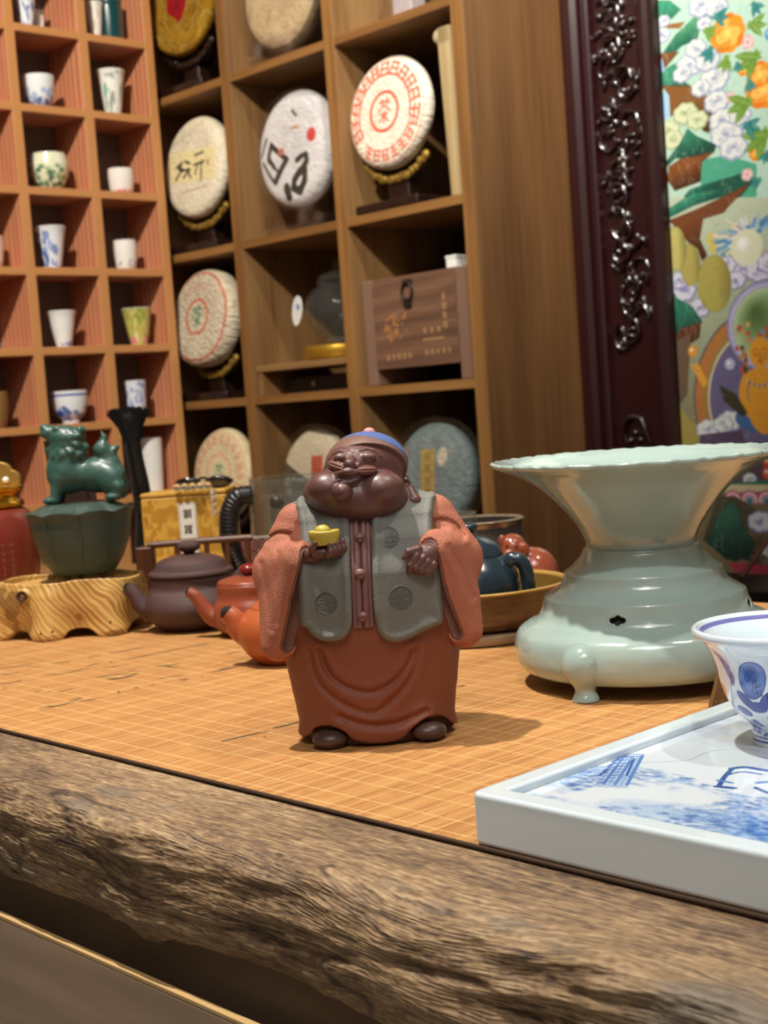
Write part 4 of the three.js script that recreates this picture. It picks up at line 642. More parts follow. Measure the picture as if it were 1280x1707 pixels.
  { const g = new RoundedBoxGeometry(0.034, 0.272, 0.026, 3, 0.007), p = g.attributes.position; for (let i = 0; i < p.count; i++) { const y = p.getY(i) + 0.136; p.setX(i, p.getX(i) * (0.85 + 0.25 * Math.abs(y / 0.27 - 0.5)) - y * 0.06 + 0.008 * Math.sin(y * 30)); p.setY(i, y); } g.computeVertexNormals(); part(pq, 'body', boxUV(g), std({ map: woodTex(256, 128, 0.3, 0.1, ['#8f7850', '#b09a6e', '#c4b088'], { fibre: 500, rings: 60 }), roughness: 0.7 }), [0.012, 0, 0]); part(pq, 'tied_top', ball(0.015, -0.022, 0.274, 0, 1, 0.9, 0.9), std({ color: rgb('#d8c8a4'), roughness: 0.8 }), [0.012, -0.015, 0]); }
  // dark dried bundle behind it
  const db = thing('dried_bundle', 'dark dried tea bundle with torn orange paper behind the red printed cake', 'bundle', [-1.60, 1.2455, -1.82]);
  { seed = 12; const G = []; for (let i = 0; i < 26; i++) G.push(xf(new THREE.IcosahedronGeometry(rr(0.016, 0.03), 1), rr(-0.04, 0.03), rr(0.02, 0.15), rr(-0.03, 0.03), rr(0, 3), rr(0, 3), 0, 1, 0.7, 0.9)); part(db, 'clump', merge(G), std({ color: rgb('#4a3a30'), roughness: 0.9 })); const H = []; for (let i = 0; i < 6; i++) H.push(xf(new THREE.ConeGeometry(0.016, 0.05, 5), rr(-0.05, 0.02), rr(0.02, 0.12), 0.04, rr(0, 3), rr(0, 3), 0)); part(db, 'torn_paper', merge(H), std({ color: rgb('#c98a4a'), roughness: 0.8 })); }
  // row 3
  stand('black and gold stand under the loosely wrapped tea cake with a green emblem', [-2.2494, 0.9555, -1.695], 0, 0.0975, 0.036);
  cake('loosely wrapped cream tea cake with a red circle and a green central emblem', 0.0975, [-2.2494, 1.019, -1.675], 0, 0.16, 0.12, (g) => { fill(g, '#ddd0b6'); smudge(g, '#a8997c', 80); ring(g, 0.88, 0.05, '#cf7a62'); ring(g, 0.34, 0.055, '#cf6a50'); g.save(); g.scale(0.26, 0.26); tea(g, 0.85, '#3f8a62'); g.restore(); glyphs(g, 0.62, 5, 4.1, 5.2, 0.14, '#d9a090'); }, '', { irregular: 0.05, th: 0.045, bs: 0.008 });
  const pk2 = thing('paper_packet', 'grey paper packet half hidden behind the loosely wrapped tea cake', 'packet', [-2.18, 0.9555, -1.84]); part(pk2, 'body', rbox(0.11, 0.17, 0.02, 0.004), std({ color: rgb('#8d8372'), roughness: 0.8 }), [0, 0.085, 0]); part(pk2, 'front_label', rbox(0.07, 0.1, 0.001, 0.0004), M.paper, [0, 0.09, 0.0106]);
  // glass teapot on a gold base
  const gt = thing('glass_teapot', 'clear round glass teapot with a white oval tag, on a gold base', 'teapot', [-1.9235, 1.0378, -1.735]);
  part(gt, 'glass_body', lathe([[0, 0.002], [0.03, 0.002], [0.034, 0.004], [0.03, 0.012], [0.04, 0.022], [0.062, 0.05], [0.064, 0.075], [0.05, 0.1], [0.038, 0.108], [0.04, 0.115]], 48, 5), M.glass); part(gt, 'glass_lid', lathe([[0.039, 0.116], [0.034, 0.126], [0.012, 0.134], [0.006, 0.14], [0.01, 0.148], [0.006, 0.156], [0, 0.157]], 40, 5), M.glass);
  const tg = part(gt, 'oval_tag', xf(new THREE.CylinderGeometry(0.024, 0.024, 0.0015, 32).rotateX(Math.PI / 2), 0, 0, 0, 0, 0, 0, 0.72, 1.15, 1), M.white, [-0.047, 0.066, 0.062]); tg.rotation.set(0, -0.2, -0.35); const tm = new THREE.Mesh(xf(new THREE.CircleGeometry(0.006, 12), 0.003, 0.008, 0.001), std({ color: rgb('#3f86c8'), roughness: 0.5 })); tm.name = 'tag_print'; tg.add(tm);
  const gb = thing('gold_coaster', 'round gold base under the clear glass teapot', 'coaster', [-1.9235, 1.0122, -1.735]); part(gb, 'rim', lathe([[0, 0], [0.062, 0], [0.07, 0.004], [0.07, 0.022], [0.066, 0.026], [0.062, 0.022], [0.06, 0.018]], 48, 0), M.gold); part(gb, 'plate', new THREE.CylinderGeometry(0.061, 0.061, 0.004, 40).translate(0, 0.018, 0), M.goldDull);
  const kb = thing('black_box', 'flat black box under the wooden riser', 'box', [-1.955, 0.9557, -1.755]); part(kb, 'body', rbox(0.2, 0.03, 0.1, 0.003, 'x'), M.black, [0, 0.015, 0]); part(kb, 'clasp', ball(0.006, 0, 0, 0, 1, 1, 0.6), M.steel, [-0.02, 0.016, 0.052]);
  // old wooden tea chest
  const bxm = woodTex(512, 256, 0.3, 0.15, ['#4a3226', '#6b4a36', '#86624a'], { rings: 60, stripe: 0.35, fibre: 420, z: 30 }), bw = std({ map: bxm, roughness: 0.75 }), bl = std({ color: rgb('#7c5e4c'), roughness: 0.8 });
  const ch = thing('wooden_tea_chest', 'weathered brown wooden tea chest with an iron clasp and faded stencilled writing', 'chest', [-1.6695, 0.9557, -1.737], 0);
  const print = canvasTex(512, 384, (g, w, h) => { const q = bxm.image, id = g.createImageData(w, h); for (let y = 0; y < h; y++) for (let x = 0; x < w; x++) { const s = ((y * 0.66 | 0) % q.height * q.width + x % q.width) * 4, d = (y * w + x) * 4; for (let c = 0; c < 4; c++) id.data[d + c] = q.data[s + c]; } g.putImageData(id, 0, 0); seed = 8; g.globalAlpha = 0.75; for (let i = 0; i < 34; i++) { g.fillStyle = '#a9743c'; g.beginPath(); g.ellipse(w * 0.27 + rr(-70, 70), h * 0.52 + rr(-55, 55), rr(5, 18), rr(4, 10), rr(0, 3), 0, 7); g.fill(); } const G = (x, y, s) => { g.save(); g.translate(x, y); glyph(g, s, '#c39a62'); g.restore(); }; for (let i = 0; i < 4; i++) G(w * 0.86, 96 + i * 40, 26); for (let i = 0; i < 3; i++) G(w * 0.62 + i * 42, 232, 22); for (let i = 0; i < 5; i++) G(80 + i * 34, 334, 22); for (let i = 0; i < 5; i++) G(320 + i * 34, 326, 22); g.fillStyle = '#c9a26a'; g.fillRect(300, 268, 130, 6); });
  part(ch, 'front_panel', new RoundedBoxGeometry(0.196, 0.146, 0.008, 1, 0.001), std({ map: print, roughness: 0.75 }), [0.004, 0.1, 0.066]);
  for (const s of [-1, 1]) { part(ch, 'side_board', rbox(0.026, 0.18, 0.13, 0.002, 'y'), bl, [0.004 + s * 0.111, 0.09, 0.004]); }
  part(ch, 'lid', rbox(0.2, 0.012, 0.12, 0.002, 'x'), bw, [0.004, 0.174, 0.006]); part(ch, 'floor_board', rbox(0.194, 0.01, 0.11, 0.001, 'x'), bw, [0.004, 0.034, 0.005]); part(ch, 'back_board', rbox(0.194, 0.14, 0.008, 0.001, 'x'), bw, [0.004, 0.1, -0.052]);
  const cl = part(ch, 'clasp', merge([xf(new THREE.TorusGeometry(0.012, 0.0022, 8, 24), 0, 0.004, 0, 0, 0, 0, 1, 1.25, 1), xf(new THREE.BoxGeometry(0.016, 0.014, 0.003), 0, -0.014, 0), xf(new THREE.BoxGeometry(0.02, 0.008, 0.002), 0.002, 0.02, 0)]), std({ color: rgb('#3a342c'), metalness: 0.7, roughness: 0.5 }), [-0.006, 0.148, 0.0735]); cl.userData.label = 'iron clasp';
  const wb = thing('white_box', 'tiny white box on the lid of the wooden tea chest', 'box', [-1.586, 1.1364, -1.695]); part(wb, 'body', rbox(0.022, 0.016, 0.03, 0.002), M.white, [0, 0.008, 0]); part(wb, 'cover', rbox(0.0235, 0.005, 0.0315, 0.001), M.white, [0, 0.018, 0]);
  // row 4
  cake('cream tea cake with a wide red ring and a green emblem, beside the yellow box', 0.0915, [-2.2374, 0.717, -1.68], 0, 0.12, -0.08, (g) => { fill(g, '#e0d0a8'); smudge(g, '#b8a478', 50); ring(g, 0.9, 0.02, '#dc9a80'); glyphs(g, 0.74, 20, 0, 6, 0.18, '#dc9078'); ring(g, 0.42, 0.1, '#e3b898'); g.save(); g.scale(0.26, 0.26); tea(g, 0.85, '#5f9a78'); g.restore(); }, '', { rough: 0.6 });
  stand('black stand under the cream tea cake beside the yellow box', [-2.2374, 0.6555, -1.695], 0, 0.0915, 0.034, M.rosewood);
  cake('dark tea cake with a pale slanted label and red seal behind the figurine head', 0.086, [-1.9578, 0.716, -1.68], 0, 0.1, 0, (g) => { fill(g, '#4a443c'); smudge(g, '#8d8578', 60); g.fillStyle = '#d8ccb0'; g.beginPath(); g.moveTo(-0.95, -0.35); g.lineTo(-0.3, -0.98); g.lineTo(1.0, -0.75); g.lineTo(1.0, 0.3); g.lineTo(0.6, 0.42); g.fill(); g.fillStyle = '#c85a40'; g.fillRect(0.02, -0.42, 0.36, 0.44); glyphs(g, 0.8, 2, 2.7, 3.0, 0.2, '#b8b0a0'); }, '', { film: 1, rough: 0.5, fk: 1.13 });
  clearStand('clear acrylic stand under the dark tea cake with the slanted label', [-1.9578, 0.6555, -1.70], 0);
  cake('blue-grey tea cake with a tan strip label in plastic, right of the figurine head', 0.09, [-1.651, 0.708, -1.68], 0, 0.1, 0, (g) => { fill(g, '#7d8f92'); smudge(g, '#4f6266', 90); smudge(g, '#c8c4a8', 26); g.fillStyle = '#c0a05c'; g.fillRect(-0.25, -0.5, 0.36, 1.25); g.fillStyle = '#b88a4a'; g.beginPath(); g.ellipse(-0.72, -0.36, 0.14, 0.2, 0, 0, 7); g.fill(); g.fillStyle = '#d8d0b8'; g.beginPath(); g.ellipse(0.3, -0.36, 0.12, 0.18, 0.3, 0, 7); g.fill(); for (let i = 0; i < 5; i++) { g.save(); g.translate(-0.07, -0.36 + i * 0.22); glyph(g, 0.16, '#8d7038'); g.restore(); } }, '', { film: 1, rough: 0.5, fk: 1.13 });
  clearStand('clear acrylic stand under the blue-grey tea cake', [-1.651, 0.6555, -1.70], 0);
}

// ---------------------------------------------------------------- things on the tea table (top at y = 0.75)
const TY = 0.7502, VIEW = 0.81; // VIEW: heading of things that show their side to the photographer
const clay = (h, r = 0.42, b = 0) => phys({ color: rgb(h), roughness: r, sheen: 0.15, sheenRoughness: 0.6, bumpMap: b ? fineNoise(140, 0.12) : null, bumpScale: b });

// porcelain tray with a blue landscape
const porcelain = phys({ color: rgb('#cfdce3'), roughness: 0.12, clearcoat: 0.7, clearcoatRoughness: 0.06 });
{
  const t = thing('porcelain_tray', 'rectangular white porcelain tray painted with a blue misty landscape', 'tray', [-0.382, TY, -0.395]);
  const W = 0.34, D = 0.235, H = 0.0212, ins = 0.0092, rim = new THREE.Shape();
  const rr4 = (s, x0, y0, x1, y1, r) => { s.moveTo(x0 + r, y0); s.lineTo(x1 - r, y0); s.quadraticCurveTo(x1, y0, x1, y0 + r); s.lineTo(x1, y1 - r); s.quadraticCurveTo(x1, y1, x1 - r, y1); s.lineTo(x0 + r, y1); s.quadraticCurveTo(x0, y1, x0, y1 - r); s.lineTo(x0, y0 + r); s.quadraticCurveTo(x0, y0, x0 + r, y0); return s; };
  rr4(rim, 0.0018, 0.0018, W - 0.0018, D - 0.0018, 0.003); rim.holes.push(rr4(new THREE.Path(), ins, ins, W - ins, D - ins, 0.0015));
  const g = new THREE.ExtrudeGeometry(rim, { depth: H - 0.0036, bevelEnabled: true, bevelThickness: 0.0018, bevelSize: 0.0018, bevelSegments: 4, curveSegments: 6 }).rotateX(-Math.PI / 2).translate(0, 0.0018, 0);
  part(t, 'rim_wall', g, porcelain);
  const tex = canvasTex(1536, 1062, (c, w, h) => { // canvas x: tray x, canvas y: from the far edge to the near edge
    const S = w / W; c.fillStyle = '#d3dde6'; c.fillRect(0, 0, w, h); c.scale(S, S); seed = 41; const D2 = D; // metres, y from the far edge
    const Y = (z) => D2 - z, blob = (x, z, rx, rz, col, a, r = 0) => { c.globalAlpha = a; c.fillStyle = col; c.beginPath(); c.ellipse(x, Y(z), rx, rz, r, 0, 7); c.fill(); c.globalAlpha = 1; };
    const B = ['#2f62ad', '#4f80c4', '#86abda', '#1e4a96', '#b4cbe6'];
    for (let i = 0; i < 900; i++) { const x = rr(0, W), z = rr(0.0, 0.03 + x * 0.09), k = fbm(x * 26, z * 40, 5, 3); if (k > 0.42) blob(x, z, rr(0.006, 0.018), rr(0.003, 0.008), ['#7fa4d4', '#a8c2e2', '#5f8cc8'][i % 3], 0.06 + 0.1 * (k - 0.42), rr(-0.6, 0.6)); }
    for (let i = 0; i < 5600; i++) { const x = rr(0.006, W), base = 0.016 + 0.006 * Math.sin(x * 46) + 0.02 * fbm(x * 30, 2, 0, 3) + x * 0.06, z = rr(0.008, base + 0.036), k = fbm(x * 55, z * 75, 3, 4); if (k < 0.42) continue; const dens = sstep(0.42, 0.66, k); blob(x, z, rr(0.0008, 0.0036), rr(0.0005, 0.0018), B[Math.floor(rnd() * 5)], 0.07 + 0.24 * dens, rr(-0.6, 0.6)); }
    for (let i = 0; i < 260; i++) { const x = rr(0.05, W), z = rr(0.008, 0.024 + x * 0.06); blob(x, z, rr(0.0008, 0.003), rr(0.0004, 0.0012), B[Math.floor(rnd() * 2) * 3], 0.34, rr(-0.6, 0.6)); }
    for (let i = 0; i < 120; i++) blob(rr(0.008, 0.07), rr(0.12, 0.21), rr(0.003, 0.012), rr(0.001, 0.003), '#a9c0e2', 0.16, rr(-0.5, 0.5));
    // far tower, thin shoreline, arched bridge
    c.strokeStyle = '#27509c'; c.lineCap = 'round'; const L = (lw, col, ...p) => { c.strokeStyle = col; c.lineWidth = lw; c.beginPath(); for (let i = 0; i < p.length; i += 2) { const q = i && i + 3 < p.length && p.length > 4; !i ? c.moveTo(p[0], Y(p[1])) : q ? c.quadraticCurveTo(p[i], Y(p[i + 1]), (p[i] + p[i + 2]) / 2, Y((p[i + 1] + p[i + 3]) / 2)) : c.lineTo(p[i], Y(p[i + 1])); } c.stroke(); };
    L(0.0016, '#86a9d8', 0.0283, 0.0455, 0.0115, 0.0816);
    L(0.0016, '#4f7cc0', 0.0305, 0.0465, 0.0127, 0.0834);
    L(0.0016, '#86a9d8', 0.0327, 0.0474, 0.0140, 0.0853);
    L(0.0016, '#4f7cc0', 0.0349, 0.0484, 0.0152, 0.0871);
    L(0.0016, '#86a9d8', 0.0371, 0.0494, 0.0164, 0.0890);
    L(0.0016, '#4f7cc0', 0.0393, 0.0503, 0.0176, 0.0908);
    L(0.0009, '#27509c', 0.0274, 0.0470, 0.0305, 0.0523);
    L(0.0009, '#27509c', 0.0254, 0.0513, 0.0286, 0.0563);
    L(0.0009, '#27509c', 0.0234, 0.0557, 0.0267, 0.0604);
    L(0.0009, '#27509c', 0.0213, 0.0601, 0.0247, 0.0646);
    L(0.0009, '#27509c', 0.0192, 0.0646, 0.0228, 0.0688);
    L(0.0009, '#27509c', 0.0171, 0.0691, 0.0208, 0.0730);
    L(0.0009, '#27509c', 0.0149, 0.0738, 0.0187, 0.0773);
    L(0.0009, '#27509c', 0.0127, 0.0785, 0.0167, 0.0817);
    L(0.0009, '#27509c', 0.0105, 0.0833, 0.0146, 0.0862);
    L(0.0014, '#27509c', 0.0212, 0.0559, 0.0189, 0.0642);
    L(0.0014, '#27509c', 0.0184, 0.0624, 0.0168, 0.0696);
    L(0.0014, '#27509c', 0.0156, 0.0691, 0.0145, 0.0750);
    L(0.0014, '#27509c', 0.0127, 0.0759, 0.0123, 0.0806);
    L(0.0014, '#27509c', 0.0097, 0.0828, 0.0100, 0.0863);
    L(0.0012, '#27509c', 0.0115, 0.0816, 0.0103, 0.0893, 0.0169, 0.0923);
    L(0.0012, '#27509c', 0.0118, 0.0855, 0.0178, 0.0900);
    L(0.001, '#27509c', 0.0307, 0.0618, 0.0173, 0.0851);
    L(0.001, '#4f7cc0', 0.0335, 0.0614, 0.0196, 0.0864);
    L(0.0005, '#8f97a4', 0.0237, 0.0815, 0.0338, 0.0885, 0.0396, 0.0961, 0.0375, 0.1065, 0.0401, 0.1157, 0.0485, 0.1216, 0.0611, 0.1243, 0.0816, 0.1283);
    L(0.0022, '#27509c', 0.0701, 0.0696, 0.0656, 0.0791, 0.0616, 0.0916);
    L(0.003, '#27509c', 0.0702, 0.0676, 0.0770, 0.0691);
    L(0.002, '#4f7cc0', 0.0659, 0.0752, 0.0722, 0.0750);
    L(0.003, '#27509c', 0.0610, 0.0925, 0.0631, 0.0982, 0.0706, 0.0972, 0.0769, 0.0980, 0.0935, 0.0883);
    L(0.0015, '#27509c', 0.0648, 0.0829, 0.0650, 0.0916, 0.0753, 0.0914);
    L(0.0022, '#27509c', 0.0837, 0.0741, 0.0935, 0.0686, 0.0988, 0.0719);
    L(0.003, '#4f7cc0', 0.0809, 0.0804, 0.0839, 0.0864, 0.0986, 0.0795);
    L(0.001, '#3c3f48', 0.0092, 0.1705, 0.0113, 0.1745);
    L(0.001, '#3c3f48', 0.0106, 0.1787, 0.0108, 0.1811);
  });
  const bed = new THREE.BoxGeometry(W - 2 * ins + 0.002, 0.004, D - 2 * ins + 0.002), p = bed.attributes.position, uv = bed.attributes.uv;
  for (let i = 0; i < p.count; i++) uv.setXY(i, (p.getX(i) + W / 2) / W, 1 - (p.getZ(i) + D / 2) / D);
  part(t, 'painted_bed', bed, phys({ map: tex, roughness: 0.1, clearcoat: 0.8, clearcoatRoughness: 0.05 }), [W / 2, 0.0155, -D / 2]);
}
// blue and white cup on the tray
{
  seed = 15; const r = 0.0425, t = thing('porcelain_cup', 'blue and white porcelain cup with a flared rim standing on the tray', 'cup', [-0.3245, TY + 0.0176, -0.5375]); t.scale.set(0.893, 0.95, 0.893);
  const map = canvasTex(1024, 384, (c, w, h) => { c.fillStyle = '#dfe8ec'; c.fillRect(0, 0, w, h); const B = ['#28479a', '#4d6bb4', '#7f97cc'];
    const vine = (x, y, s, m) => { c.save(); c.translate(x, y); c.scale(s * m, s); c.strokeStyle = '#4c4f96'; c.lineWidth = 3; c.beginPath(); c.moveTo(-30, 120); c.bezierCurveTo(-10, 60, 30, 40, 20, 0); c.bezierCurveTo(10, -40, -30, -50, -34, -20); c.stroke(); for (let i = 0; i < 5; i++) { c.fillStyle = ['#7a78b4', '#5f62a6', '#2e4a9c'][i % 3]; c.globalAlpha = 0.85; c.beginPath(); c.ellipse(-14 + i * 9, -34 + i * 16, 24 - i * 2, 10, 0.9 + i * 0.2, 0, 7); c.fill(); } c.globalAlpha = 1; c.restore(); };
    const peach = (x, y, s) => { c.save(); c.translate(x, y); c.scale(s, s); const q = c.createRadialGradient(0, -16, 4, 0, 0, 44); q.addColorStop(0, '#1d3a8e'); q.addColorStop(0.5, '#6d88c4'); q.addColorStop(1, '#3d5cae'); c.fillStyle = q; c.beginPath(); c.ellipse(0, 0, 32, 40, 0.5, 0, 7); c.fill(); c.strokeStyle = '#24408f'; c.lineWidth = 2.4; c.stroke(); for (let i = 0; i < 9; i++) { c.beginPath(); c.arc(rr(-16, 16), rr(-10, 26), 6, 0, 4); c.stroke(); } for (const [a, b, k] of [[-30, 44, 0.6], [30, 40, -0.6], [0, 56, 0], [-54, 70, 0.2], [44, 78, -0.3]]) { c.fillStyle = B[Math.abs(a) % 3]; c.beginPath(); c.ellipse(a, b, 26, 11, k, 0, 7); c.fill(); c.strokeStyle = '#24408f'; c.stroke(); } c.restore(); };
    for (let i = 0; i < 6; i++) { vine(85 + i * 170, 128, 0.9, i % 2 ? 1 : -1); peach(165 + i * 170, 150, 1.05); }
    scatter(c, w, h, 150, B, 0.66, 0.88, 6, 20, 0.75); c.fillStyle = '#2b4698'; for (const y of [0.915, 0.95]) c.fillRect(0, y * h, w, 5); c.fillStyle = '#cdd8e2'; c.fillRect(0, 14, w, 6); }, true, THREE.RepeatWrapping);
  const o = [[0.0165, 0], [0.0168, 0.006], [0.0172, 0.0085], [0.0215, 0.0125], [0.0272, 0.02], [0.0312, 0.030], [0.0338, 0.040], [0.037, 0.0465], [0.0405, 0.0502], [r, 0.0518]];
  part(t, 'painted_wall', lathe(o, 96, 8), phys({ map, roughness: 0.1, clearcoat: 0.7, clearcoatRoughness: 0.05 })).rotation.y = 2.2;
  part(t, 'rim', lathe([[0.0405, 0.0499], [r + 0.0004, 0.0513], [r + 0.0011, 0.053], [r + 0.0004, 0.0546], [r - 0.0014, 0.0548], [r - 0.003, 0.0532]], 96, 6), porcelain, null, 'thick white rolled rim');
  part(t, 'rim_line', lathe([[r - 0.0028, 0.0533], [r - 0.0040, 0.0522], [r - 0.0046, 0.0514]], 96, 0), phys({ color: rgb('#6d6aa4'), roughness: 0.15 }), null, 'blue line inside the rim');
  part(t, 'inner_wall', lathe([[r - 0.0046, 0.0514], [0.0345, 0.0462], [0.031, 0.038], [0.0285, 0.029], [0.0245, 0.02], [0.018, 0.013], [0.009, 0.010], [0, 0.0095]], 96, 6), porcelain);
  part(t, 'foot_ring', lathe([[0.0165, 0.004], [0.0165, 0], [0.0148, 0], [0.0142, 0.006], [0, 0.007]], 64, 0), porcelain);
}
// speckled brown card leaning behind the tray
{
  const t = thing('brown_slab', 'speckled dark brown thin slab standing on edge behind the porcelain cup', 'slab', [-0.4335, TY, -0.6415], 0.62);
  const sp = dataTex(256, 256, (u, v) => { const k = vnoise(u * 120, v * 120), b = fbm(u * 8, v * 8); return k > 0.9 ? hex('#a08a6a') : mixc(hex('#43311f'), hex('#6a5034'), b); }, true, [0.06, 0.06]);
  const sh = new THREE.Shape(); sh.moveTo(0, 0); sh.lineTo(0.075, 0); sh.lineTo(0.075, 0.046); sh.lineTo(0.014, 0.046); sh.closePath();
  part(t, 'face', new THREE.ExtrudeGeometry(sh, { depth: 0.003, bevelEnabled: true, bevelSize: 0.0005, bevelThickness: 0.0005, bevelSegments: 1 }), std({ map: sp, roughness: 0.35 }));
  part(t, 'bright_edge', xf(new THREE.BoxGeometry(0.0016, 0.048, 0.0042), 0.0064, 0.023, 0.0015, 0, 0, -0.295), std({ color: rgb('#7d5f38'), roughness: 0.3 }));
}
// celadon vessel on three ball feet
{
  const t = thing('celadon_vessel', 'pale green celadon vessel with a wide flared rim, stepped body and ball feet', 'vessel', [-0.5119, TY, -0.6936], VIEW);
  const tex = dataTex(512, 512, (u, v) => { const k = fbm(u * 7, v * 7, 2, 4); return mixc(hex('#92a7a1'), hex('#a9bcb6'), k); }, true, [1, 1]);
  const mat = phys({ map: tex, roughness: 0.16, clearcoat: 0.6, clearcoatRoughness: 0.07, bumpMap: fineNoise(20, 1), bumpScale: 0.0004 });
  const prof = [[0, 0.0085], [0.05, 0.0075], [0.068, 0.0075], [0.0755, 0.0095], [0.0792, 0.0145], [0.0803, 0.021], [0.0797, 0.0275], [0.0775, 0.0325], [0.0725, 0.0362], [0.0672, 0.0385], [0.0648, 0.0405], [0.063, 0.044], [0.0614, 0.0485], [0.0606, 0.0512], [0.0602, 0.0522], [0.0592, 0.053], [0.0545, 0.0558], [0.0502, 0.0592], [0.0484, 0.0622], [0.0478, 0.0652], [0.0476, 0.0662], [0.0468, 0.0672], [0.0425, 0.0702], [0.0382, 0.0745], [0.0356, 0.0785], [0.0347, 0.0806], [0.0334, 0.0815], [0.0331, 0.0838], [0.0347, 0.0885], [0.0385, 0.0955], [0.0445, 0.1035], [0.0525, 0.1125], [0.0625, 0.1210], [0.0735, 0.1272], [0.083, 0.1312], [0.0868, 0.1335]];
  const dense = smooth(prof, 6).map((v) => [v.x, v.y]);
  // four-lobed openings cut through the stepped wall: faces inside the lobes are left out and given a rim wall
  const HY = 0.0445, HA = [0, 1.571, 3.142, 4.712], base = Math.PI / 2 - 0.06; // hole directions measured round the axis (from +x towards the viewer)
  const g0 = new THREE.LatheGeometry(dense.map(([a, b]) => new THREE.Vector2(a, b)), 320), p = g0.attributes.position, uv = g0.attributes.uv;
  for (let i = 0; i < p.count; i++) uv.setXY(i, uv.getX(i) * 2, p.getY(i) * 6);
  const lobe = (x, y) => { const q = (a, b, r) => Math.hypot(x - a, y - b) - r, s = 0.0027; return Math.min(q(s, 0, 0.0029), q(-s, 0, 0.0029), q(0, 0.0017, 0.0026), q(0, -0.0017, 0.0026)); };
  const ix = g0.index.array, keep = []; const dirs = HA.map((a) => base + a + 0.49);
  for (let i = 0; i < ix.length; i += 3) { let x = 0, y = 0, z = 0; for (let k = 0; k < 3; k++) { x += p.getX(ix[i + k]) / 3; y += p.getY(ix[i + k]) / 3; z += p.getZ(ix[i + k]) / 3; } let cut = false; if (y > 0.036 && y < 0.053) for (const d of dirs) { let a = Math.atan2(z, x) - d; a = Math.atan2(Math.sin(a), Math.cos(a)); if (Math.abs(a) < 0.3 && lobe(a * Math.hypot(x, z), (y - HY) * 1.2) < 0) cut = true; } if (!cut) keep.push(ix[i], ix[i + 1], ix[i + 2]); }
  g0.setIndex(keep); part(t, 'body', g0, mat);
  const insideShade = std({ color: rgb('#1c221e'), roughness: 0.8 });  // near-black wall: shade of the hollow painted behind the openings
  part(t, 'inner_wall', new THREE.LatheGeometry(dense.filter(([a, b]) => b > 0.02 && b < 0.082).map(([a, b]) => new THREE.Vector2(a - 0.004, b)), 96), insideShade);
  dirs.forEach((d) => { const P = []; for (let i = 0; i < 48; i++) { const a = i / 48 * 6.2832; let lo = 0, hi = 0.012; for (let k = 0; k < 24; k++) { const m = (lo + hi) / 2; lobe(Math.cos(a) * m, Math.sin(a) * m) < 0 ? lo = m : hi = m; } const x = Math.cos(a) * lo, y = HY + Math.sin(a) * lo / 1.2, R = 0.0629 - (y - 0.044) * 0.38; const an = d + x / R; P.push([Math.cos(an) * (R - 0.0004), y, Math.sin(an) * (R - 0.0004)]); } part(t, 'pierced_opening', tube(P, 0.0009, 96, 8, true), mat); });
  // scalloped rim and the bowl inside it
  const rim = lathe([[0.083, 0.1312], [0.0866, 0.1327], [0.0878, 0.134], [0.0876, 0.1352], [0.0862, 0.1358], [0.083, 0.1349], [0.078, 0.133]], 240, 6), rp = rim.attributes.position; seed = 61; const ph = rr(0, 9);
  for (let i = 0; i < rp.count; i++) { const x = rp.getX(i), z = rp.getZ(i), r = Math.hypot(x, z), a = Math.atan2(z, x), k = sstep(0.08, 0.088, r) * (0.0007 * Math.sin(a * 34 + ph + 2 * Math.sin(a * 5)) + 0.0004 * Math.sin(a * 67)); rp.setXYZ(i, x * (1 + k / r), rp.getY(i) + k * 0.4, z * (1 + k / r)); } rim.computeVertexNormals(); part(t, 'rim', rim, mat, null, 'scalloped rim');
  part(t, 'bowl', lathe([[0.078, 0.133], [0.066, 0.1262], [0.054, 0.1165], [0.044, 0.105], [0.036, 0.094], [0.0305, 0.0845], [0.02, 0.08], [0, 0.079]], 96, 6), mat);
  [0, 2.094, 4.189].forEach((a) => { const d = base + a + 0.74, f = (x, y, z) => { const b = Math.hypot(x, y - 0.0212, z) - 0.0128, s = Math.hypot(x, z); const r = 0.0054 + 0.0034 * sstep(0.009, 0.0, y) - 0.0008 * Math.cos(clamp((y - 0.004) / 0.008) * 3.1); return smin(b, Math.max(s - r, -y, y - 0.02), 0.006); };
    const g = sdfMesh(f, [-0.015, -0.0015, -0.015], [0.015, 0.036, 0.015], 0.0009, (x, y, z) => [x * 10, y * 10]); part(t, 'ball_foot', g, mat, [Math.cos(d) * 0.0742, 0, Math.sin(d) * 0.0742]); });
}
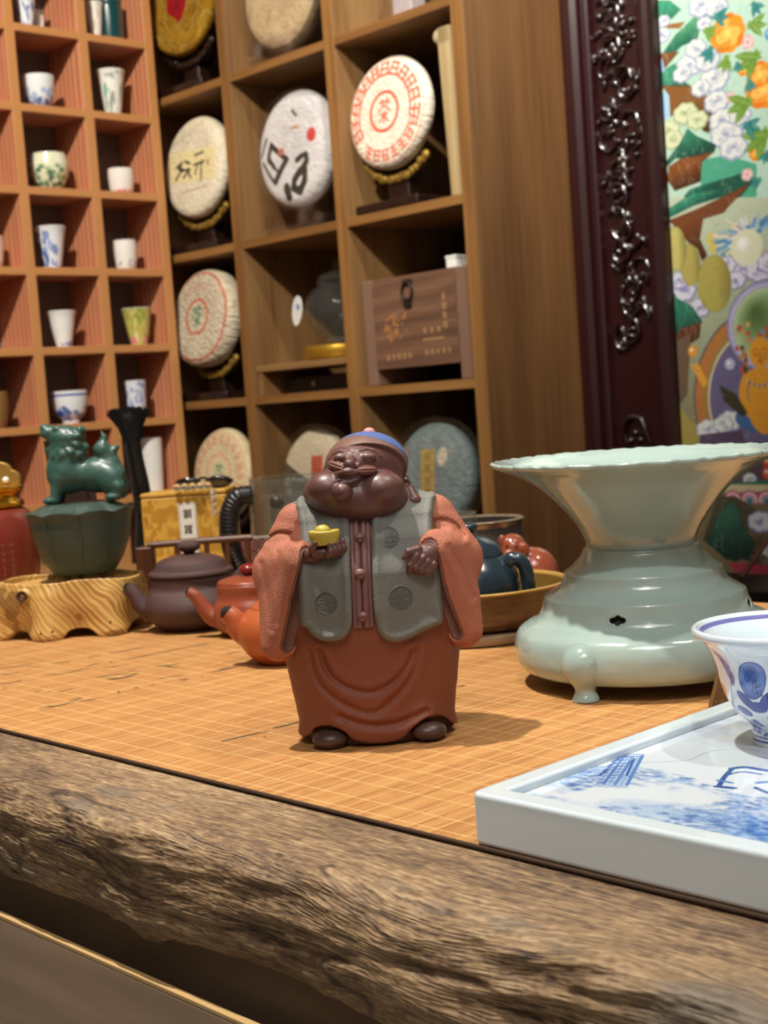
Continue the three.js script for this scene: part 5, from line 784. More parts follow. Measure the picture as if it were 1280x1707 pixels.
// carved olive-wood stand with root feet
{
  const t = thing('carved_wood_stand', 'streaky yellow carved wooden tray on knobby root feet', 'stand', [-1.0618, TY, -0.6261], VIEW);
  const tex = dataTex(1024, 512, (u, v) => { const x = u * 0.4, y = v * 0.1, w = fbm(x * 22, y * 22, 3, 3); const d = x * 0.9 - y * 0.6 + w * 0.011; const s = 0.5 + 0.5 * Math.sin(d * 1500 + fbm(x * 60, y * 60, 1, 3) * 8), f = fbm(d * 1300, (x - y) * 40, 2, 3); let k = s * 0.3 + f * 0.7; let c = mixc(hex('#94662e'), hex('#d6b06a'), sstep(0.1, 0.75, k)); if (fbm(x * 40, y * 60, 8, 3) > 0.66) c = mixc(c, hex('#6a4a28'), 0.5); return c; }, true, [0.4, 0.1]);
  const mat = std({ map: tex, roughness: 0.4 }), A = 0.0605, B = 0.0395;
  const feet = [[-0.057, 0.016, 0.010], [-0.015, 0.036, 0.0125], [0.036, 0.031, 0.0115], [0.050, -0.020, 0.010], [0.018, -0.036, 0.011], [-0.035, -0.031, 0.011]];
  const f = (x, y, z) => { const e = Math.pow(Math.pow(Math.abs(x) / A, 2.6) + Math.pow(Math.abs(z) / B, 2.6), 1 / 2.6), wob = (fbm(x * 40 + 5, y * 30, z * 40 + 5, 2) - 0.5) * 0.006; let o = (e - 1) * 0.042 + wob + 0.0035 * sstep(0.03, 0.008, y); o = Math.max(o, y - 0.0475 - 0.0012 * Math.sin(x * 90), 0.0075 - y); for (const [a, b, r] of feet) { const k = cap(x, y, z, a * 1.03, 0.004, b * 1.03, a * 0.95, 0.032, b * 0.95, r, r * 0.55); o = smin(o, Math.max(k, -y + 0.0002), 0.014); } const inn = (e - 0.93) * 0.042; o = smax(o, -Math.max(inn, 0.0428 - y), 0.0015); const kn = Math.hypot(x + 0.033, y - 0.0385, z - 0.0385) - 0.0045; return smin(o, kn, 0.003); };
  part(t, 'carved_body', sdfMesh(f, [-0.078, -0.001, -0.058], [0.078, 0.052, 0.058], 0.0014, (x, y, z) => [Math.atan2(z / B, x / A) * 0.055 + 0.2, y]), mat);
  const dark = std({ color: rgb('#3a2614'), roughness: 0.7 });
  part(t, 'knot', lathe([[0.0046, 0], [0.0044, 0.0016], [0.0026, 0.0012], [0.002, 0], [0, 0]], 24, 3).rotateX(Math.PI / 2), dark, [-0.033, 0.0385, 0.0425]);
  [[-0.018, 0.0072, 0.0512], [-0.008, 0.0085, 0.0522], [0.039, 0.012, 0.0455]].forEach((p) => part(t, 'worm_hole', ball(0.0011, 0, 0, 0, 1, 1, 0.7, 10, 8), dark, p));
}
// lotus bowl and the green lion on it
const jade = phys({ color: rgb('#31534a'), roughness: 0.42, clearcoat: 0.15, clearcoatRoughness: 0.25, bumpMap: fineNoise(30, 0.1), bumpScale: 0.0004 });
const jadeDark = phys({ color: rgb('#33473f'), roughness: 0.4, clearcoat: 0.15, bumpMap: fineNoise(40, 0.1), bumpScale: 0.0003 });
{
  const t = thing('lotus_incense_burner', 'dark green lotus-shaped incense burner with a pierced top', 'incense burner', [-1.0585, TY + 0.0445, -0.6373], VIEW);
  const N = 9, pet = (a) => Math.pow(Math.abs(Math.sin(a * N / 2)), 0.6);
  const RT = [[0, 0.021], [0.12, 0.0275], [0.28, 0.0338], [0.5, 0.0392], [0.75, 0.0425], [1.1, 0.0442]], R = (y, a) => { const k = y / 0.060; let b = RT[5][1]; for (let i = 1; i < 6; i++) if (k <= RT[i][0]) { b = lerp(RT[i - 1][1], RT[i][1], (k - RT[i - 1][0]) / (RT[i][0] - RT[i - 1][0])); break; } return b * (1 + 0.025 * (pet(a) - 0.6) * sstep(0.2, 0.8, k)) + 0.0022 * sstep(0.85, 1, k); };
  const g = new THREE.CylinderGeometry(1, 1, 1, 180, 40, true), p = g.attributes.position;
  for (let i = 0; i < p.count; i++) { const a = Math.atan2(p.getZ(i), p.getX(i)), v = p.getY(i) + 0.5, top = 0.0568 + 0.0035 * pet(a), y = 0.006 + v * (top - 0.006), r = R(y, a); p.setXYZ(i, Math.cos(a) * r, y, Math.sin(a) * r); } g.computeVertexNormals(); part(t, 'petal_bowl', g, jadeDark);
  part(t, 'underside', lathe([[0, 0.006], [0.016, 0.0055], [R(0.006, 0), 0.006]], 48, 0), jadeDark);
  for (const a of [2.2, 0.5, 4.3]) part(t, 'foot', taper([[Math.cos(a) * 0.017, 0.008, Math.sin(a) * 0.017], [Math.cos(a) * 0.021, 0.003, Math.sin(a) * 0.021], [Math.cos(a) * 0.022, 0, Math.sin(a) * 0.022]], (u) => 0.0045 - 0.0015 * u, 10, 10), std({ color: rgb('#4a3226'), roughness: 0.5 }));
  // petal outlines in low relief
  const G = []; for (let k = 0; k < N; k++) { const a0 = (k + 0.5) / N * 6.2832 + 3.1416 / N, P = []; for (let i = 0; i <= 14; i++) { const u = i / 14, y = lerp(0.058, 0.014, u), a = a0 - 0.33 * Math.sin(Math.PI * Math.pow(u, 0.8)) * 0.18, r = R(y, a) - 0.0002; P.push([Math.cos(a) * r, y, Math.sin(a) * r]); } G.push(taper(P, (u) => 0.0008 * (1 - 0.5 * u), 24, 6)); } part(t, 'petal_ridges', merge(G), jadeDark);
  const top = new THREE.RingGeometry(0.0001, 1, 180, 12), tp = top.attributes.position; for (let i = 0; i < tp.count; i++) { const x = tp.getX(i), z = tp.getY(i), k = Math.hypot(x, z), a = Math.atan2(z, x), tpY = 0.0568 + 0.0035 * pet(a); const r = k * R(0.0575, a); tp.setXYZ(i, Math.cos(a) * r, lerp(0.0660, tpY - 0.0004, sstep(0.55, 1, k)), Math.sin(a) * r); } top.computeVertexNormals(); part(t, 'pierced_top', top, jadeDark);
  for (let i = 0; i < 16; i++) { const a = i * 2.4, r = 0.012 + 0.0016 * i; part(t, 'incense_hole', new THREE.CylinderGeometry(0.0016, 0.0016, 0.0016, 10), std({ color: 0x0a0d0c, roughness: 0.9 }), [Math.cos(a) * r, 0.0653 - 0.004 * sstep(0.022, 0.036, r), Math.sin(a) * r]); }  // dark discs on the top, shade of the holes put in their colour
}
{
  // guardian lion: body along local x, head up at the left
  const t = thing('lion_statuette', 'dark green guardian lion statuette with open mouth and curled tail, on the lotus burner', 'statuette', [-1.0530, TY + 0.1108, -0.6430], VIEW);
  const f = (x, y, z) => {
    let d = ell(x, y, z, 0.012, 0.022, 0, 0.0225, 0.0155, 0.014); // rump and belly
    d = smin(d, ell(x, y, z, -0.0165, 0.026, 0, 0.017, 0.019, 0.0155), 0.008); // chest
    d = smin(d, ell(x, y, z, -0.015, 0.044, 0, 0.0135, 0.0115, 0.013), 0.008); // neck mane
    d = smin(d, ell(x, y, z, -0.0135, 0.055, 0, 0.0148, 0.0108, 0.0125), 0.004); // skull
    d = smin(d, cap(x, y, z, -0.018, 0.0575, 0, -0.029, 0.0605, 0, 0.0088, 0.0068), 0.003); // upper muzzle, lifted
    d = smin(d, cap(x, y, z, -0.0175, 0.047, 0, -0.0285, 0.046, 0, 0.0068, 0.0048), 0.003); // lower jaw
    d = smax(d, -cap(x, y, z, -0.018, 0.0515, 0, -0.040, 0.0535, 0, 0.0022, 0.0058), 0.0015); // open mouth
    d = smin(d, ell(x, y, z, -0.0315, 0.0658, 0, 0.004, 0.003, 0.0046), 0.002); // nose
    const az = Math.abs(z);
    d = smin(d, ell(x, y, az, -0.0195, 0.0635, 0.0062, 0.0035, 0.003, 0.003), 0.0015); // brows
    d = smin(d, ell(x, y, az, -0.004, 0.0565, 0.0092, 0.0055, 0.0032, 0.003), 0.002); // ears
    for (const [cx, cy, cz, r] of [[-0.004, 0.049, 0.008, 0.0045], [-0.009, 0.043, 0.0105, 0.0042], [-0.003, 0.041, 0.0075, 0.0045], [-0.016, 0.041, 0.0108, 0.0038], [0.0005, 0.046, 0.003, 0.0045], [-0.0225, 0.0405, 0.008, 0.0035], [-0.001, 0.061, 0.004, 0.004]]) d = smin(d, Math.hypot(x - cx, y - cy, az - cz) - r, 0.0022); // mane curls
    d = smin(d, cap(x, y, az, -0.0215, 0.020, 0.0085, -0.0255, 0.0045, 0.0105, 0.0062, 0.0044), 0.004); // front legs
    d = smin(d, ell(x, y, az, -0.029, 0.003, 0.0108, 0.0072, 0.0034, 0.005), 0.002);
    d = smin(d, ell(x, y, az, 0.023, 0.0165, 0.0095, 0.0105, 0.0125, 0.0065), 0.004); // haunch
    d = smin(d, cap(x, y, az, 0.029, 0.011, 0.011, 0.0275, 0.0045, 0.0115, 0.0058, 0.0042), 0.003);
    d = smin(d, ell(x, y, az, 0.0245, 0.003, 0.012, 0.0075, 0.0034, 0.005), 0.002);
    d = smin(d, cap(x, y, z, 0.024, 0.033, 0, 0.0165, 0.043, 0, 0.0062, 0.0075), 0.004); // tail, flame shaped
    d = smin(d, cap(x, y, z, 0.015, 0.043, 0, 0.0185, 0.054, 0, 0.0062, 0.0022), 0.003);
    d = smin(d, cap(x, y, z, 0.0185, 0.053, 0, 0.0165, 0.059, 0, 0.0024, 0.0009), 0.002);
    d = smin(d, cap(x, y, z, 0.023, 0.04, 0, 0.0285, 0.0445, 0, 0.0042, 0.0026), 0.003);
    d += (fbm(x * 260 + 9, y * 260, z * 260, 2) - 0.5) * 0.0009 * sstep(0.03, 0.04, y);
    return Math.max(d, -y);
  };
  part(t, 'body', sdfMesh(f, [-0.04, -0.001, -0.02], [0.04, 0.07, 0.02], 0.0009, (x, y) => [x, y]), jade);
  for (const s of [-1, 1]) part(t, 'eye', ball(0.0017, -0.0215, 0.0605, s * 0.0058), phys({ color: rgb('#2a4a42'), roughness: 0.15, clearcoat: 1 }));
}
// red-brown clay jar with a gilded collar, cut by the left edge
{
  const t = thing('gilded_clay_jar', 'red-brown clay jar with a gold collar and gold crown lid, at the left edge', 'jar', [-1.254, TY, -0.651], VIEW);
  part(t, 'body', lathe([[0, 0], [0.03, 0], [0.036, 0.004], [0.045, 0.03], [0.0485, 0.06], [0.047, 0.082], [0.042, 0.096], [0.034, 0.103]], 64, 8), phys({ color: rgb('#7a2f22'), roughness: 0.3, clearcoat: 0.3, clearcoatRoughness: 0.3 }));
  part(t, 'collar', lathe([[0.033, 0.1015], [0.0375, 0.104], [0.0365, 0.108], [0.034, 0.111], [0.0345, 0.116], [0.0375, 0.119], [0.0385, 0.122], [0.036, 0.1235], [0.02, 0.124], [0, 0.124]], 64, 5), std({ color: rgb('#d8a02c'), metalness: 0.9, roughness: 0.2 }));
  const sh = new THREE.Shape(); sh.moveTo(-0.036, 0); for (const [cx, cy, x, y] of [[-0.038, 0.012, -0.029, 0.014], [-0.026, 0.023, -0.016, 0.022], [-0.012, 0.033, 0, 0.033], [0.012, 0.033, 0.016, 0.022], [0.026, 0.023, 0.029, 0.014], [0.038, 0.012, 0.036, 0]]) sh.quadraticCurveTo(cx, cy, x, y); sh.closePath();
  const gm = std({ color: rgb('#b08c48'), metalness: 0.6, roughness: 0.4 });
  part(t, 'crown_plate', new THREE.ExtrudeGeometry(sh, { depth: 0.006, bevelEnabled: true, bevelSize: 0.0012, bevelThickness: 0.0012, bevelSegments: 3 }).translate(0, 0.123, -0.003), gm, null, 'cloud-shaped gold crown plate');
  for (const [x, y] of [[0.012, 0.1295], [0.024, 0.1285], [-0.012, 0.1295], [0, 0.143]]) part(t, 'pearl', ball(0.0034, 0, 0, 0), M.white, [x, y, 0.0045]);
  const wr = std({ color: rgb('#a8705c'), roughness: 0.6 }), G = []; seed = 19; for (let c = 0; c < 2; c++) for (let k = 0; k < 6; k++) for (let s = 0; s < 3; s++) { const a = 1.02 - c * 0.18, y = 0.066 - k * 0.0065; G.push(xf(new THREE.BoxGeometry(rr(0.0014, 0.003), 0.0005, 0.0003), Math.cos(a) * 0.0489, y + s * 0.0017, Math.sin(a) * 0.0489, 0, Math.PI / 2 - a, rr(-0.3, 0.3))); } part(t, 'incised_writing', merge(G), wr, null, 'two columns of small pale characters');
  const w = thing('dark_folder', 'dark brown folded case standing behind the gold crowned jar', 'case', [-1.335, TY, -0.80], VIEW - 0.5);
  part(w, 'front_board', rbox(0.045, 0.165, 0.005, 0.001), std({ color: rgb('#33231c'), roughness: 0.5 }), [0, 0.0825, 0.005]).rotation.z = 0.12; part(w, 'back_board', rbox(0.045, 0.165, 0.005, 0.001), std({ color: rgb('#43302a'), roughness: 0.5 }), [0.004, 0.0825, -0.004]).rotation.z = 0.12; part(w, 'clip', xf(new THREE.TorusGeometry(0.005, 0.001, 6, 16), 0, 0.15, 0.009), M.steel);
}
// yellow burl box with its white label, sunglasses and crystal bracelet
{
  const tex = dataTex(512, 256, (u, v) => { const x = u * 0.14, y = v * 0.09, k = fbm(x * 60, y * 60, 3, 4), s = 0.5 + 0.5 * Math.sin(k * 26 + x * 120); return mixc(mixc(hex('#b8862c'), hex('#d8aa48'), s), hex('#7d5216'), sstep(0.62, 0.75, fbm(x * 90, y * 40, 7, 3)) * 0.7); }, true, [0.14, 0.09]);
  const mat = std({ map: tex, roughness: 0.45 });
  const t = thing('burl_box', 'yellow burl-patterned box with a narrow white label, behind the teapots', 'box', [-1.175, TY, -0.836], VIEW - 0.12);
  part(t, 'body', rbox(0.0885, 0.098, 0.051, 0.002, 'x'), mat, [0, 0.049, 0]); part(t, 'lid', rbox(0.0885, 0.0045, 0.0515, 0.0015, 'x'), mat, [0, 0.1006, 0]);
  const lab = canvasTex(96, 320, (g, w, h) => { g.fillStyle = '#e4e0d4'; g.fillRect(0, 0, w, h); g.strokeStyle = '#8d8678'; g.lineWidth = 3; g.strokeRect(5, 5, w - 10, h - 10); g.strokeStyle = '#2c2824'; seed = 23; for (let i = 0; i < 4; i++) { const y = 40 + i * 76; g.lineWidth = 6; for (let k = 0; k < 4; k++) { g.beginPath(); g.moveTo(24 + rr(0, 8), y + k * 10); g.lineTo(72 - rr(0, 10), y + k * 10 - 3); g.stroke(); } for (const x of [34, 50, 64]) { g.beginPath(); g.moveTo(x, y - 8); g.lineTo(x + rr(-5, 5), y + 36); g.stroke(); } } });
  part(t, 'label_strip', new RoundedBoxGeometry(0.0185, 0.066, 0.0012, 1, 0.0003), [std({ map: lab, roughness: 0.7 })][0], [0.0035, 0.0585, 0.0262]);
  const sg = thing('sunglasses', 'black glossy sunglasses folded on the yellow burl box', 'sunglasses', [-1.163, TY + 0.1032, -0.846], VIEW), bl = phys({ color: rgb('#0c0c0e'), roughness: 0.1, clearcoat: 1 });
  for (const s of [-1, 1]) part(sg, 'lens', xf(new THREE.SphereGeometry(0.014, 24, 12), s * 0.0155, 0.006, 0, 0.5, 0, 0, 1, 0.5, 0.28), bl); part(sg, 'bridge', tube([[-0.006, 0.009, 0.002], [0, 0.011, 0.003], [0.006, 0.009, 0.002]], 0.0014, 10, 8), bl); for (const s of [-1, 1]) part(sg, 'temple', tube([[s * 0.028, 0.007, 0], [s * 0.027, 0.005, -0.012], [s * -0.004, 0.0025, -0.016 - s * 0.004]], 0.0016, 16, 8), bl);
  const br = thing('crystal_bracelet', 'clear crystal bead bracelet hanging over the front of the yellow box', 'bracelet', [-1.1355, TY + 0.1034, -0.8295], VIEW);
  for (let i = 0; i < 9; i++) { const a = i / 9 * 2; part(br, 'bead', ball(0.0038, 0, 0, 0, 1, 1, 1, 14, 10), phys({ color: 0xffffff, roughness: 0.03, transmission: 0.9, thickness: 0.007, ior: 1.5 }), i < 5 ? [-0.03 + i * 0.0078, 0.0042, -0.004 + 0.004 * a] : [0.0075, 0.0042 - (i - 4) * 0.0066, 0.0125 + (i === 5 ? 0.0 : 0.002)]); }
}
// small rail stand
{
  const mat = std({ map: woodTex(256, 64, 0.3, 0.05, ['#3a2012', '#55301a', '#6d4224'], { rings: 60, fibre: 500, z: 17 }), roughness: 0.45 });
  const t = thing('rail_stand', 'low brown wooden stand with a thin top rail on posts behind the purple teapot', 'stand', [-1.0735, TY, -0.776], VIEW - 0.05);
  const bar = (a, b, r) => taper([a, [(a[0] + b[0]) / 2, (a[1] + b[1]) / 2 + 0.0004, (a[2] + b[2]) / 2], b], () => r, 12, 10);
  part(t, 'top_rail', bar([-0.054, 0.0592, 0], [0.046, 0.0603, 0], 0.0034), mat); part(t, 'bottom_rail', bar([-0.052, 0.012, 0], [0.043, 0.012, 0], 0.003), mat);
  for (const x of [-0.05, -0.026, 0.002, 0.022, 0.041]) part(t, 'post', bar([x, 0, 0], [x, 0.059, 0], 0.0026), mat);
  part(t, 'side_block', rbox(0.016, 0.058, 0.02, 0.002, 'y'), mat, [-0.057, 0.029, -0.004]);
  const c = thing('patterned_card', 'pinkish patterned card standing behind the brown rail stand', 'card', [-1.055, TY, -0.812], VIEW - 0.05);
  const cm = canvasTex(128, 128, (g, w, h) => { g.fillStyle = '#b98a78'; g.fillRect(0, 0, w, h); g.strokeStyle = '#6a2a26'; g.lineWidth = 5; for (let y = 0; y < 5; y++) for (let x = 0; x < 5; x++) for (const r of [5, 12]) { g.beginPath(); g.arc(14 + x * 26, 14 + y * 26, r, 0, 7); g.stroke(); } });
  part(c, 'card_sheet', rbox(0.042, 0.06, 0.002, 0.0006), std({ color: rgb('#c8b8a8'), roughness: 0.8 }), [0.006, 0.03, 0]); part(c, 'print', new THREE.PlaneGeometry(0.04, 0.056), std({ map: cm, roughness: 0.6 }), [0.006, 0.03, 0.0012]);
}
// black brush in front of the cabinet
{
  const t = thing('tea_brush', 'black fan-shaped tea brush standing upright behind the burl box', 'brush', [-1.36, TY, -0.895], VIEW), blk = std({ color: rgb('#0d0c0c'), roughness: 0.7 });
  part(t, 'handle', taper([[0.003, 0, 0], [0.006, 0.06, 0], [0.005, 0.1, 0], [0.001, 0.138, 0], [0, 0.152, 0]], (u) => 0.0085 + 0.0035 * Math.sin(u * 7) ** 2 * (1 - u) + 0.001, 32, 12), phys({ color: rgb('#141212'), roughness: 0.25, clearcoat: 0.4 }));
  const G = []; seed = 71; for (let i = 0; i < 260; i++) { const u = rr(-1, 1), v = rr(-1, 1), sp = 0.0245; G.push(taper([[u * 0.007, 0.146 + rr(0, 0.004), v * 0.005], [u * 0.013 - 0.001, 0.17, v * 0.009], [u * sp - 0.002, 0.187 + 0.004 * (1 - u * u) + rr(-0.002, 0.003), v * 0.012]], (k) => 0.0011 * (1 - 0.5 * k), 4, 5)); } const bs = part(t, 'bristles', merge(G), blk); bs.userData.kind = 'stuff';
  part(t, 'bristle_core', lathe([[0, 0.145], [0.008, 0.147], [0.0105, 0.165], [0.0150, 0.181], [0.01, 0.186], [0, 0.189]], 32, 5), blk).scale.z = 0.6;
}
// teapots
function teapot(name, label, at, turn, mat, P) {
  const t = thing(name, label, 'teapot', at, turn);
  part(t, 'body', lathe(P.body, 72, 8), mat); part(t, 'lid', lathe(P.lid, 64, 7), P.lidMat ?? mat); part(t, 'knob', P.knobGeo ?? lathe(P.knob, 40, 6), P.knobMat ?? mat);
  const sp = part(t, 'spout', taper(P.spout, P.spoutR ?? ((u) => lerp(0.0105, 0.0042, Math.pow(u, 0.7))), 32, 18), mat);
  const e = P.spout[P.spout.length - 1]; const h = new THREE.Mesh(ball(P.hole ?? 0.003, 0, 0, 0, 1, 1, 1, 14, 10), std({ color: rgb('#120a08'), roughness: 0.9 })); h.name = 'spout_mouth'; h.position.set(e[0] + 0.0007, e[1] - 0.0004, e[2]); sp.add(h);  // dark ball, shade of the spout opening put in its colour
  if (P.handle) part(t, 'handle', taper(P.handle, P.handleR ?? ((u) => 0.0042 - 0.0008 * Math.sin(u * 3.14)), 40, 14), mat);
  return t;
}
{
  // spouts point along local -x (to the viewer's left)
  teapot('purple_clay_teapot', 'large dark purple-brown clay teapot with a domed lid and round knob', [-0.9715, TY, -0.6863], VIEW, clay('#4b3230', 0.4, 0.0002), {
    body: [[0, 0], [0.026, 0], [0.029, 0.0015], [0.037, 0.008], [0.0425, 0.0165], [0.0425, 0.0235], [0.039, 0.0305], [0.0352, 0.035], [0.0345, 0.0385], [0.0345, 0.0435], [0.0325, 0.0455]],
    lid: [[0.0345, 0.0448], [0.0358, 0.0465], [0.0352, 0.0485], [0.0315, 0.0502], [0.0305, 0.052], [0.028, 0.0565], [0.018, 0.0605], [0.008, 0.0622], [0, 0.0625]], knob: [[0.0045, 0.0618], [0.0048, 0.0635], [0.009, 0.0665], [0.0096, 0.0695], [0.0072, 0.0728], [0, 0.0738]],
    spout: [[-0.016, 0.0175, 0.008], [-0.032, 0.018, 0.012], [-0.041, 0.023, 0.012], [-0.0465, 0.032, 0.012], [-0.0525, 0.0395, 0.012]], spoutR: (u) => lerp(0.0125, 0.0052, Math.pow(u, 0.7)), hole: 0.0038,
    handle: [[0.038, 0.040, 0], [0.047, 0.046, 0], [0.0555, 0.0415, 0], [0.057, 0.028, 0], [0.05, 0.015, 0], [0.041, 0.012, 0]] });
  teapot('red_clay_teapot', 'medium glossy red clay teapot with a flat lid, half hidden by the figurine sleeve', [-0.893, TY, -0.687], VIEW, clay('#86402a', 0.3), {
    body: [[0, 0], [0.02, 0], [0.0235, 0.0015], [0.0298, 0.009], [0.0318, 0.017], [0.0300, 0.0252], [0.0275, 0.0302], [0.0268, 0.0335], [0.0268, 0.0405], [0.0255, 0.0425]],
    lid: [[0.0262, 0.0422], [0.025, 0.044], [0.016, 0.0465], [0.006, 0.0472], [0, 0.0473]], knob: [[0.004, 0.0465], [0.0042, 0.048], [0.0072, 0.0505], [0.0075, 0.0535], [0.005, 0.056], [0, 0.0566]], knobMat: clay('#7a1f20', 0.2),
    spout: [[-0.012, 0.016, 0.002], [-0.025, 0.014, 0.004], [-0.033, 0.018, 0.004], [-0.0395, 0.027, 0.004], [-0.0445, 0.0345, 0.004], [-0.0495, 0.038, 0.004]], spoutR: (u) => lerp(0.0115, 0.0042, Math.pow(u, 0.65)),
    handle: [[0.032, 0.033, 0], [0.044, 0.036, 0], [0.05, 0.026, 0], [0.043, 0.014, 0], [0.035, 0.011, 0]] });
  teapot('orange_clay_teapot', 'small bright orange clay teapot with a black bead knob, nearest behind the figurine', [-0.772, TY, -0.619], VIEW, clay('#a3522c', 0.32), {
    body: [[0, 0], [0.016, 0], [0.019, 0.0015], [0.028, 0.011], [0.0325, 0.022], [0.0305, 0.031], [0.0245, 0.0375], [0.021, 0.0395]],
    lid: [[0.0215, 0.0393], [0.0205, 0.041], [0.014, 0.0448], [0.006, 0.0465], [0, 0.0467]], knob: [[0, 0.045], [0.003, 0.0465], [0.0049, 0.0505], [0.0044, 0.0545], [0, 0.0565]], knobMat: phys({ color: rgb('#191412'), roughness: 0.15, clearcoat: 0.6 }),
    spout: [[-0.010, 0.022, 0.002], [-0.022, 0.021, 0.004], [-0.0295, 0.026, 0.004], [-0.0325, 0.033, 0.004], [-0.0375, 0.0378, 0.004]], spoutR: (u) => lerp(0.0135, 0.0066, Math.pow(u, 0.6)), hole: 0.0052,
    handle: [[0.027, 0.034, 0], [0.038, 0.035, 0], [0.043, 0.024, 0], [0.036, 0.013, 0], [0.029, 0.011, 0]] });
}
// glass kettle with a black wrapped handle
{
  const t = thing('glass_kettle', 'clear cylindrical glass kettle with a black cord-wrapped handle behind the figurine shoulder', 'kettle', [-1.025, TY, -0.860], VIEW); t.scale.setScalar(1.03);
  part(t, 'glass_body', lathe([[0, 0.004], [0.044, 0.004], [0.0485, 0.008], [0.049, 0.03], [0.0485, 0.105], [0.0475, 0.109], [0.0462, 0.109]], 72, 4), M.glass);
  part(t, 'rim_ring', new THREE.TorusGeometry(0.0475, 0.0013, 10, 72).rotateX(Math.PI / 2).translate(0, 0.1095, 0), M.glass); part(t, 'base_plate', lathe([[0, 0], [0.046, 0], [0.049, 0.003], [0.047, 0.0045], [0, 0.0045]], 48, 0), M.steel);
  part(t, 'corner_strip', rbox(0.0022, 0.098, 0.003, 0.0006), std({ color: rgb('#9c7c5c'), roughness: 0.3, metalness: 0.4 }), [-0.0482, 0.055, 0.009]);
  const hb = phys({ color: rgb('#101014'), roughness: 0.35, clearcoat: 0.3 });
  part(t, 'handle', taper([[-0.046, 0.096, 0.01], [-0.058, 0.095, 0.01], [-0.0665, 0.084, 0.01], [-0.0695, 0.062, 0.01], [-0.066, 0.04, 0.01], [-0.058, 0.026, 0.01], [-0.047, 0.022, 0.01]], (u) => 0.0092 + 0.00035 * Math.sin(u * 170), 200, 14), hb, null, 'black cord-wrapped handle');
  const tl = thing('tea_infuser', 'grey metal tea infuser with wet tea leaves inside the glass kettle', 'infuser', [-1.025, TY + 0.0054, -0.860], VIEW); tl.scale.setScalar(1.03);
  seed = 44; const G = []; for (let i = 0; i < 90; i++) { const a = rr(0, 7), r = 0.03 * Math.sqrt(rnd()); G.push(xf(new THREE.SphereGeometry(0.006, 7, 5), Math.cos(a) * r, rr(0.03, 0.062), Math.sin(a) * r, rr(0, 3), rr(0, 3), 0, 1, 0.3, 0.6)); } const lv = part(tl, 'leaf_mass', merge(G), std({ color: rgb('#6a5a34'), roughness: 0.7 })); lv.userData.kind = 'stuff';
  part(tl, 'basket', lathe([[0, 0.022], [0.033, 0.022], [0.035, 0.03], [0.035, 0.085], [0.041, 0.088]], 48, 0), M.glass); part(tl, 'stem', tube([[-0.02, 0.0, 0.01], [-0.015, 0.06, 0.01], [0.012, 0.094, 0.012]], 0.003, 20, 8), M.steel); part(tl, 'stem_knob', ball(0.0065, -0.022, 0.084, 0.028), std({ color: rgb('#3c2a1e'), roughness: 0.4 }));
}
// brown glazed basin on a pale disc with a dark blue teapot in it
{
  const c = [-0.7205, TY, -0.762];
  const d = thing('trivet', 'pale grey-brown round wooden trivet under the brown basin', 'trivet', c); part(d, 'disc', lathe([[0, 0], [0.064, 0], [0.0665, 0.0015], [0.0665, 0.0065], [0.065, 0.008], [0, 0.008]], 72, 0), std({ map: woodTex(256, 256, 0.15, 0.15, ['#77614a', '#94795a', '#a68a68'], { rings: 80, fibre: 500 }), roughness: 0.6 })); part(d, 'foot_ring', lathe([[0.05, 0.001], [0.05, 0], [0.056, 0], [0.056, 0.001]], 48, 0), M.rosewood);
  const bm = phys({ map: dataTex(256, 128, (u, v) => mixc(hex('#3a2410'), hex('#6d4a1c'), fbm(u * 9, v * 18, 2, 4)), true, [0.25, 1]), roughness: 0.22, clearcoat: 0.5, clearcoatRoughness: 0.15 });
  const b = thing('brown_basin', 'round glossy brown glazed basin holding the dark blue teapot', 'basin', [c[0], TY + 0.0082, c[2]]);
  part(b, 'outer_wall', lathe([[0, 0], [0.055, 0], [0.062, 0.003], [0.068, 0.012], [0.0715, 0.0225], [0.0728, 0.0285]], 96, 6), bm); part(b, 'rim', lathe([[0.0728, 0.0285], [0.0732, 0.0297], [0.072, 0.0305], [0.0705, 0.0298], [0.0698, 0.028]], 96, 4), phys({ color: rgb('#b08a44'), roughness: 0.25, clearcoat: 0.5 }), null, 'lighter worn rim'); part(b, 'inner_wall', lathe([[0.0698, 0.028], [0.0675, 0.017], [0.063, 0.0085], [0.055, 0.005], [0, 0.005]], 96, 5), phys({ color: rgb('#6d5222'), roughness: 0.2, clearcoat: 0.6 }));
  const navy = phys({ color: rgb('#1d2c36'), roughness: 0.22, clearcoat: 0.5, clearcoatRoughness: 0.12 });
  teapot('dark_blue_teapot', 'glossy dark blue teapot with a thick rounded handle, inside the brown basin', [-0.716, TY + 0.0136, -0.758], VIEW, navy, {
    body: [[0, 0], [0.022, 0], [0.026, 0.0015], [0.0345, 0.012], [0.0365, 0.022], [0.0345, 0.033], [0.0285, 0.0415], [0.0245, 0.0455]],
    lid: [[0.025, 0.0455], [0.0245, 0.0475], [0.02, 0.0545], [0.012, 0.0595], [0.004, 0.0612], [0, 0.0613]], knob: [[0.003, 0.0608], [0.0032, 0.0625], [0.0065, 0.0655], [0.0062, 0.069], [0, 0.0715]],
    spout: [[-0.014, 0.018, 0], [-0.028, 0.016, 0], [-0.037, 0.023, 0], [-0.042, 0.034, 0], [-0.047, 0.041, 0]],
    handle: [[0.024, 0.038, 0.012], [0.0295, 0.043, 0.014], [0.0365, 0.0405, 0.015], [0.0405, 0.028, 0.015], [0.0395, 0.014, 0.014], [0.033, 0.008, 0.012]], handleR: () => 0.0052 });
}
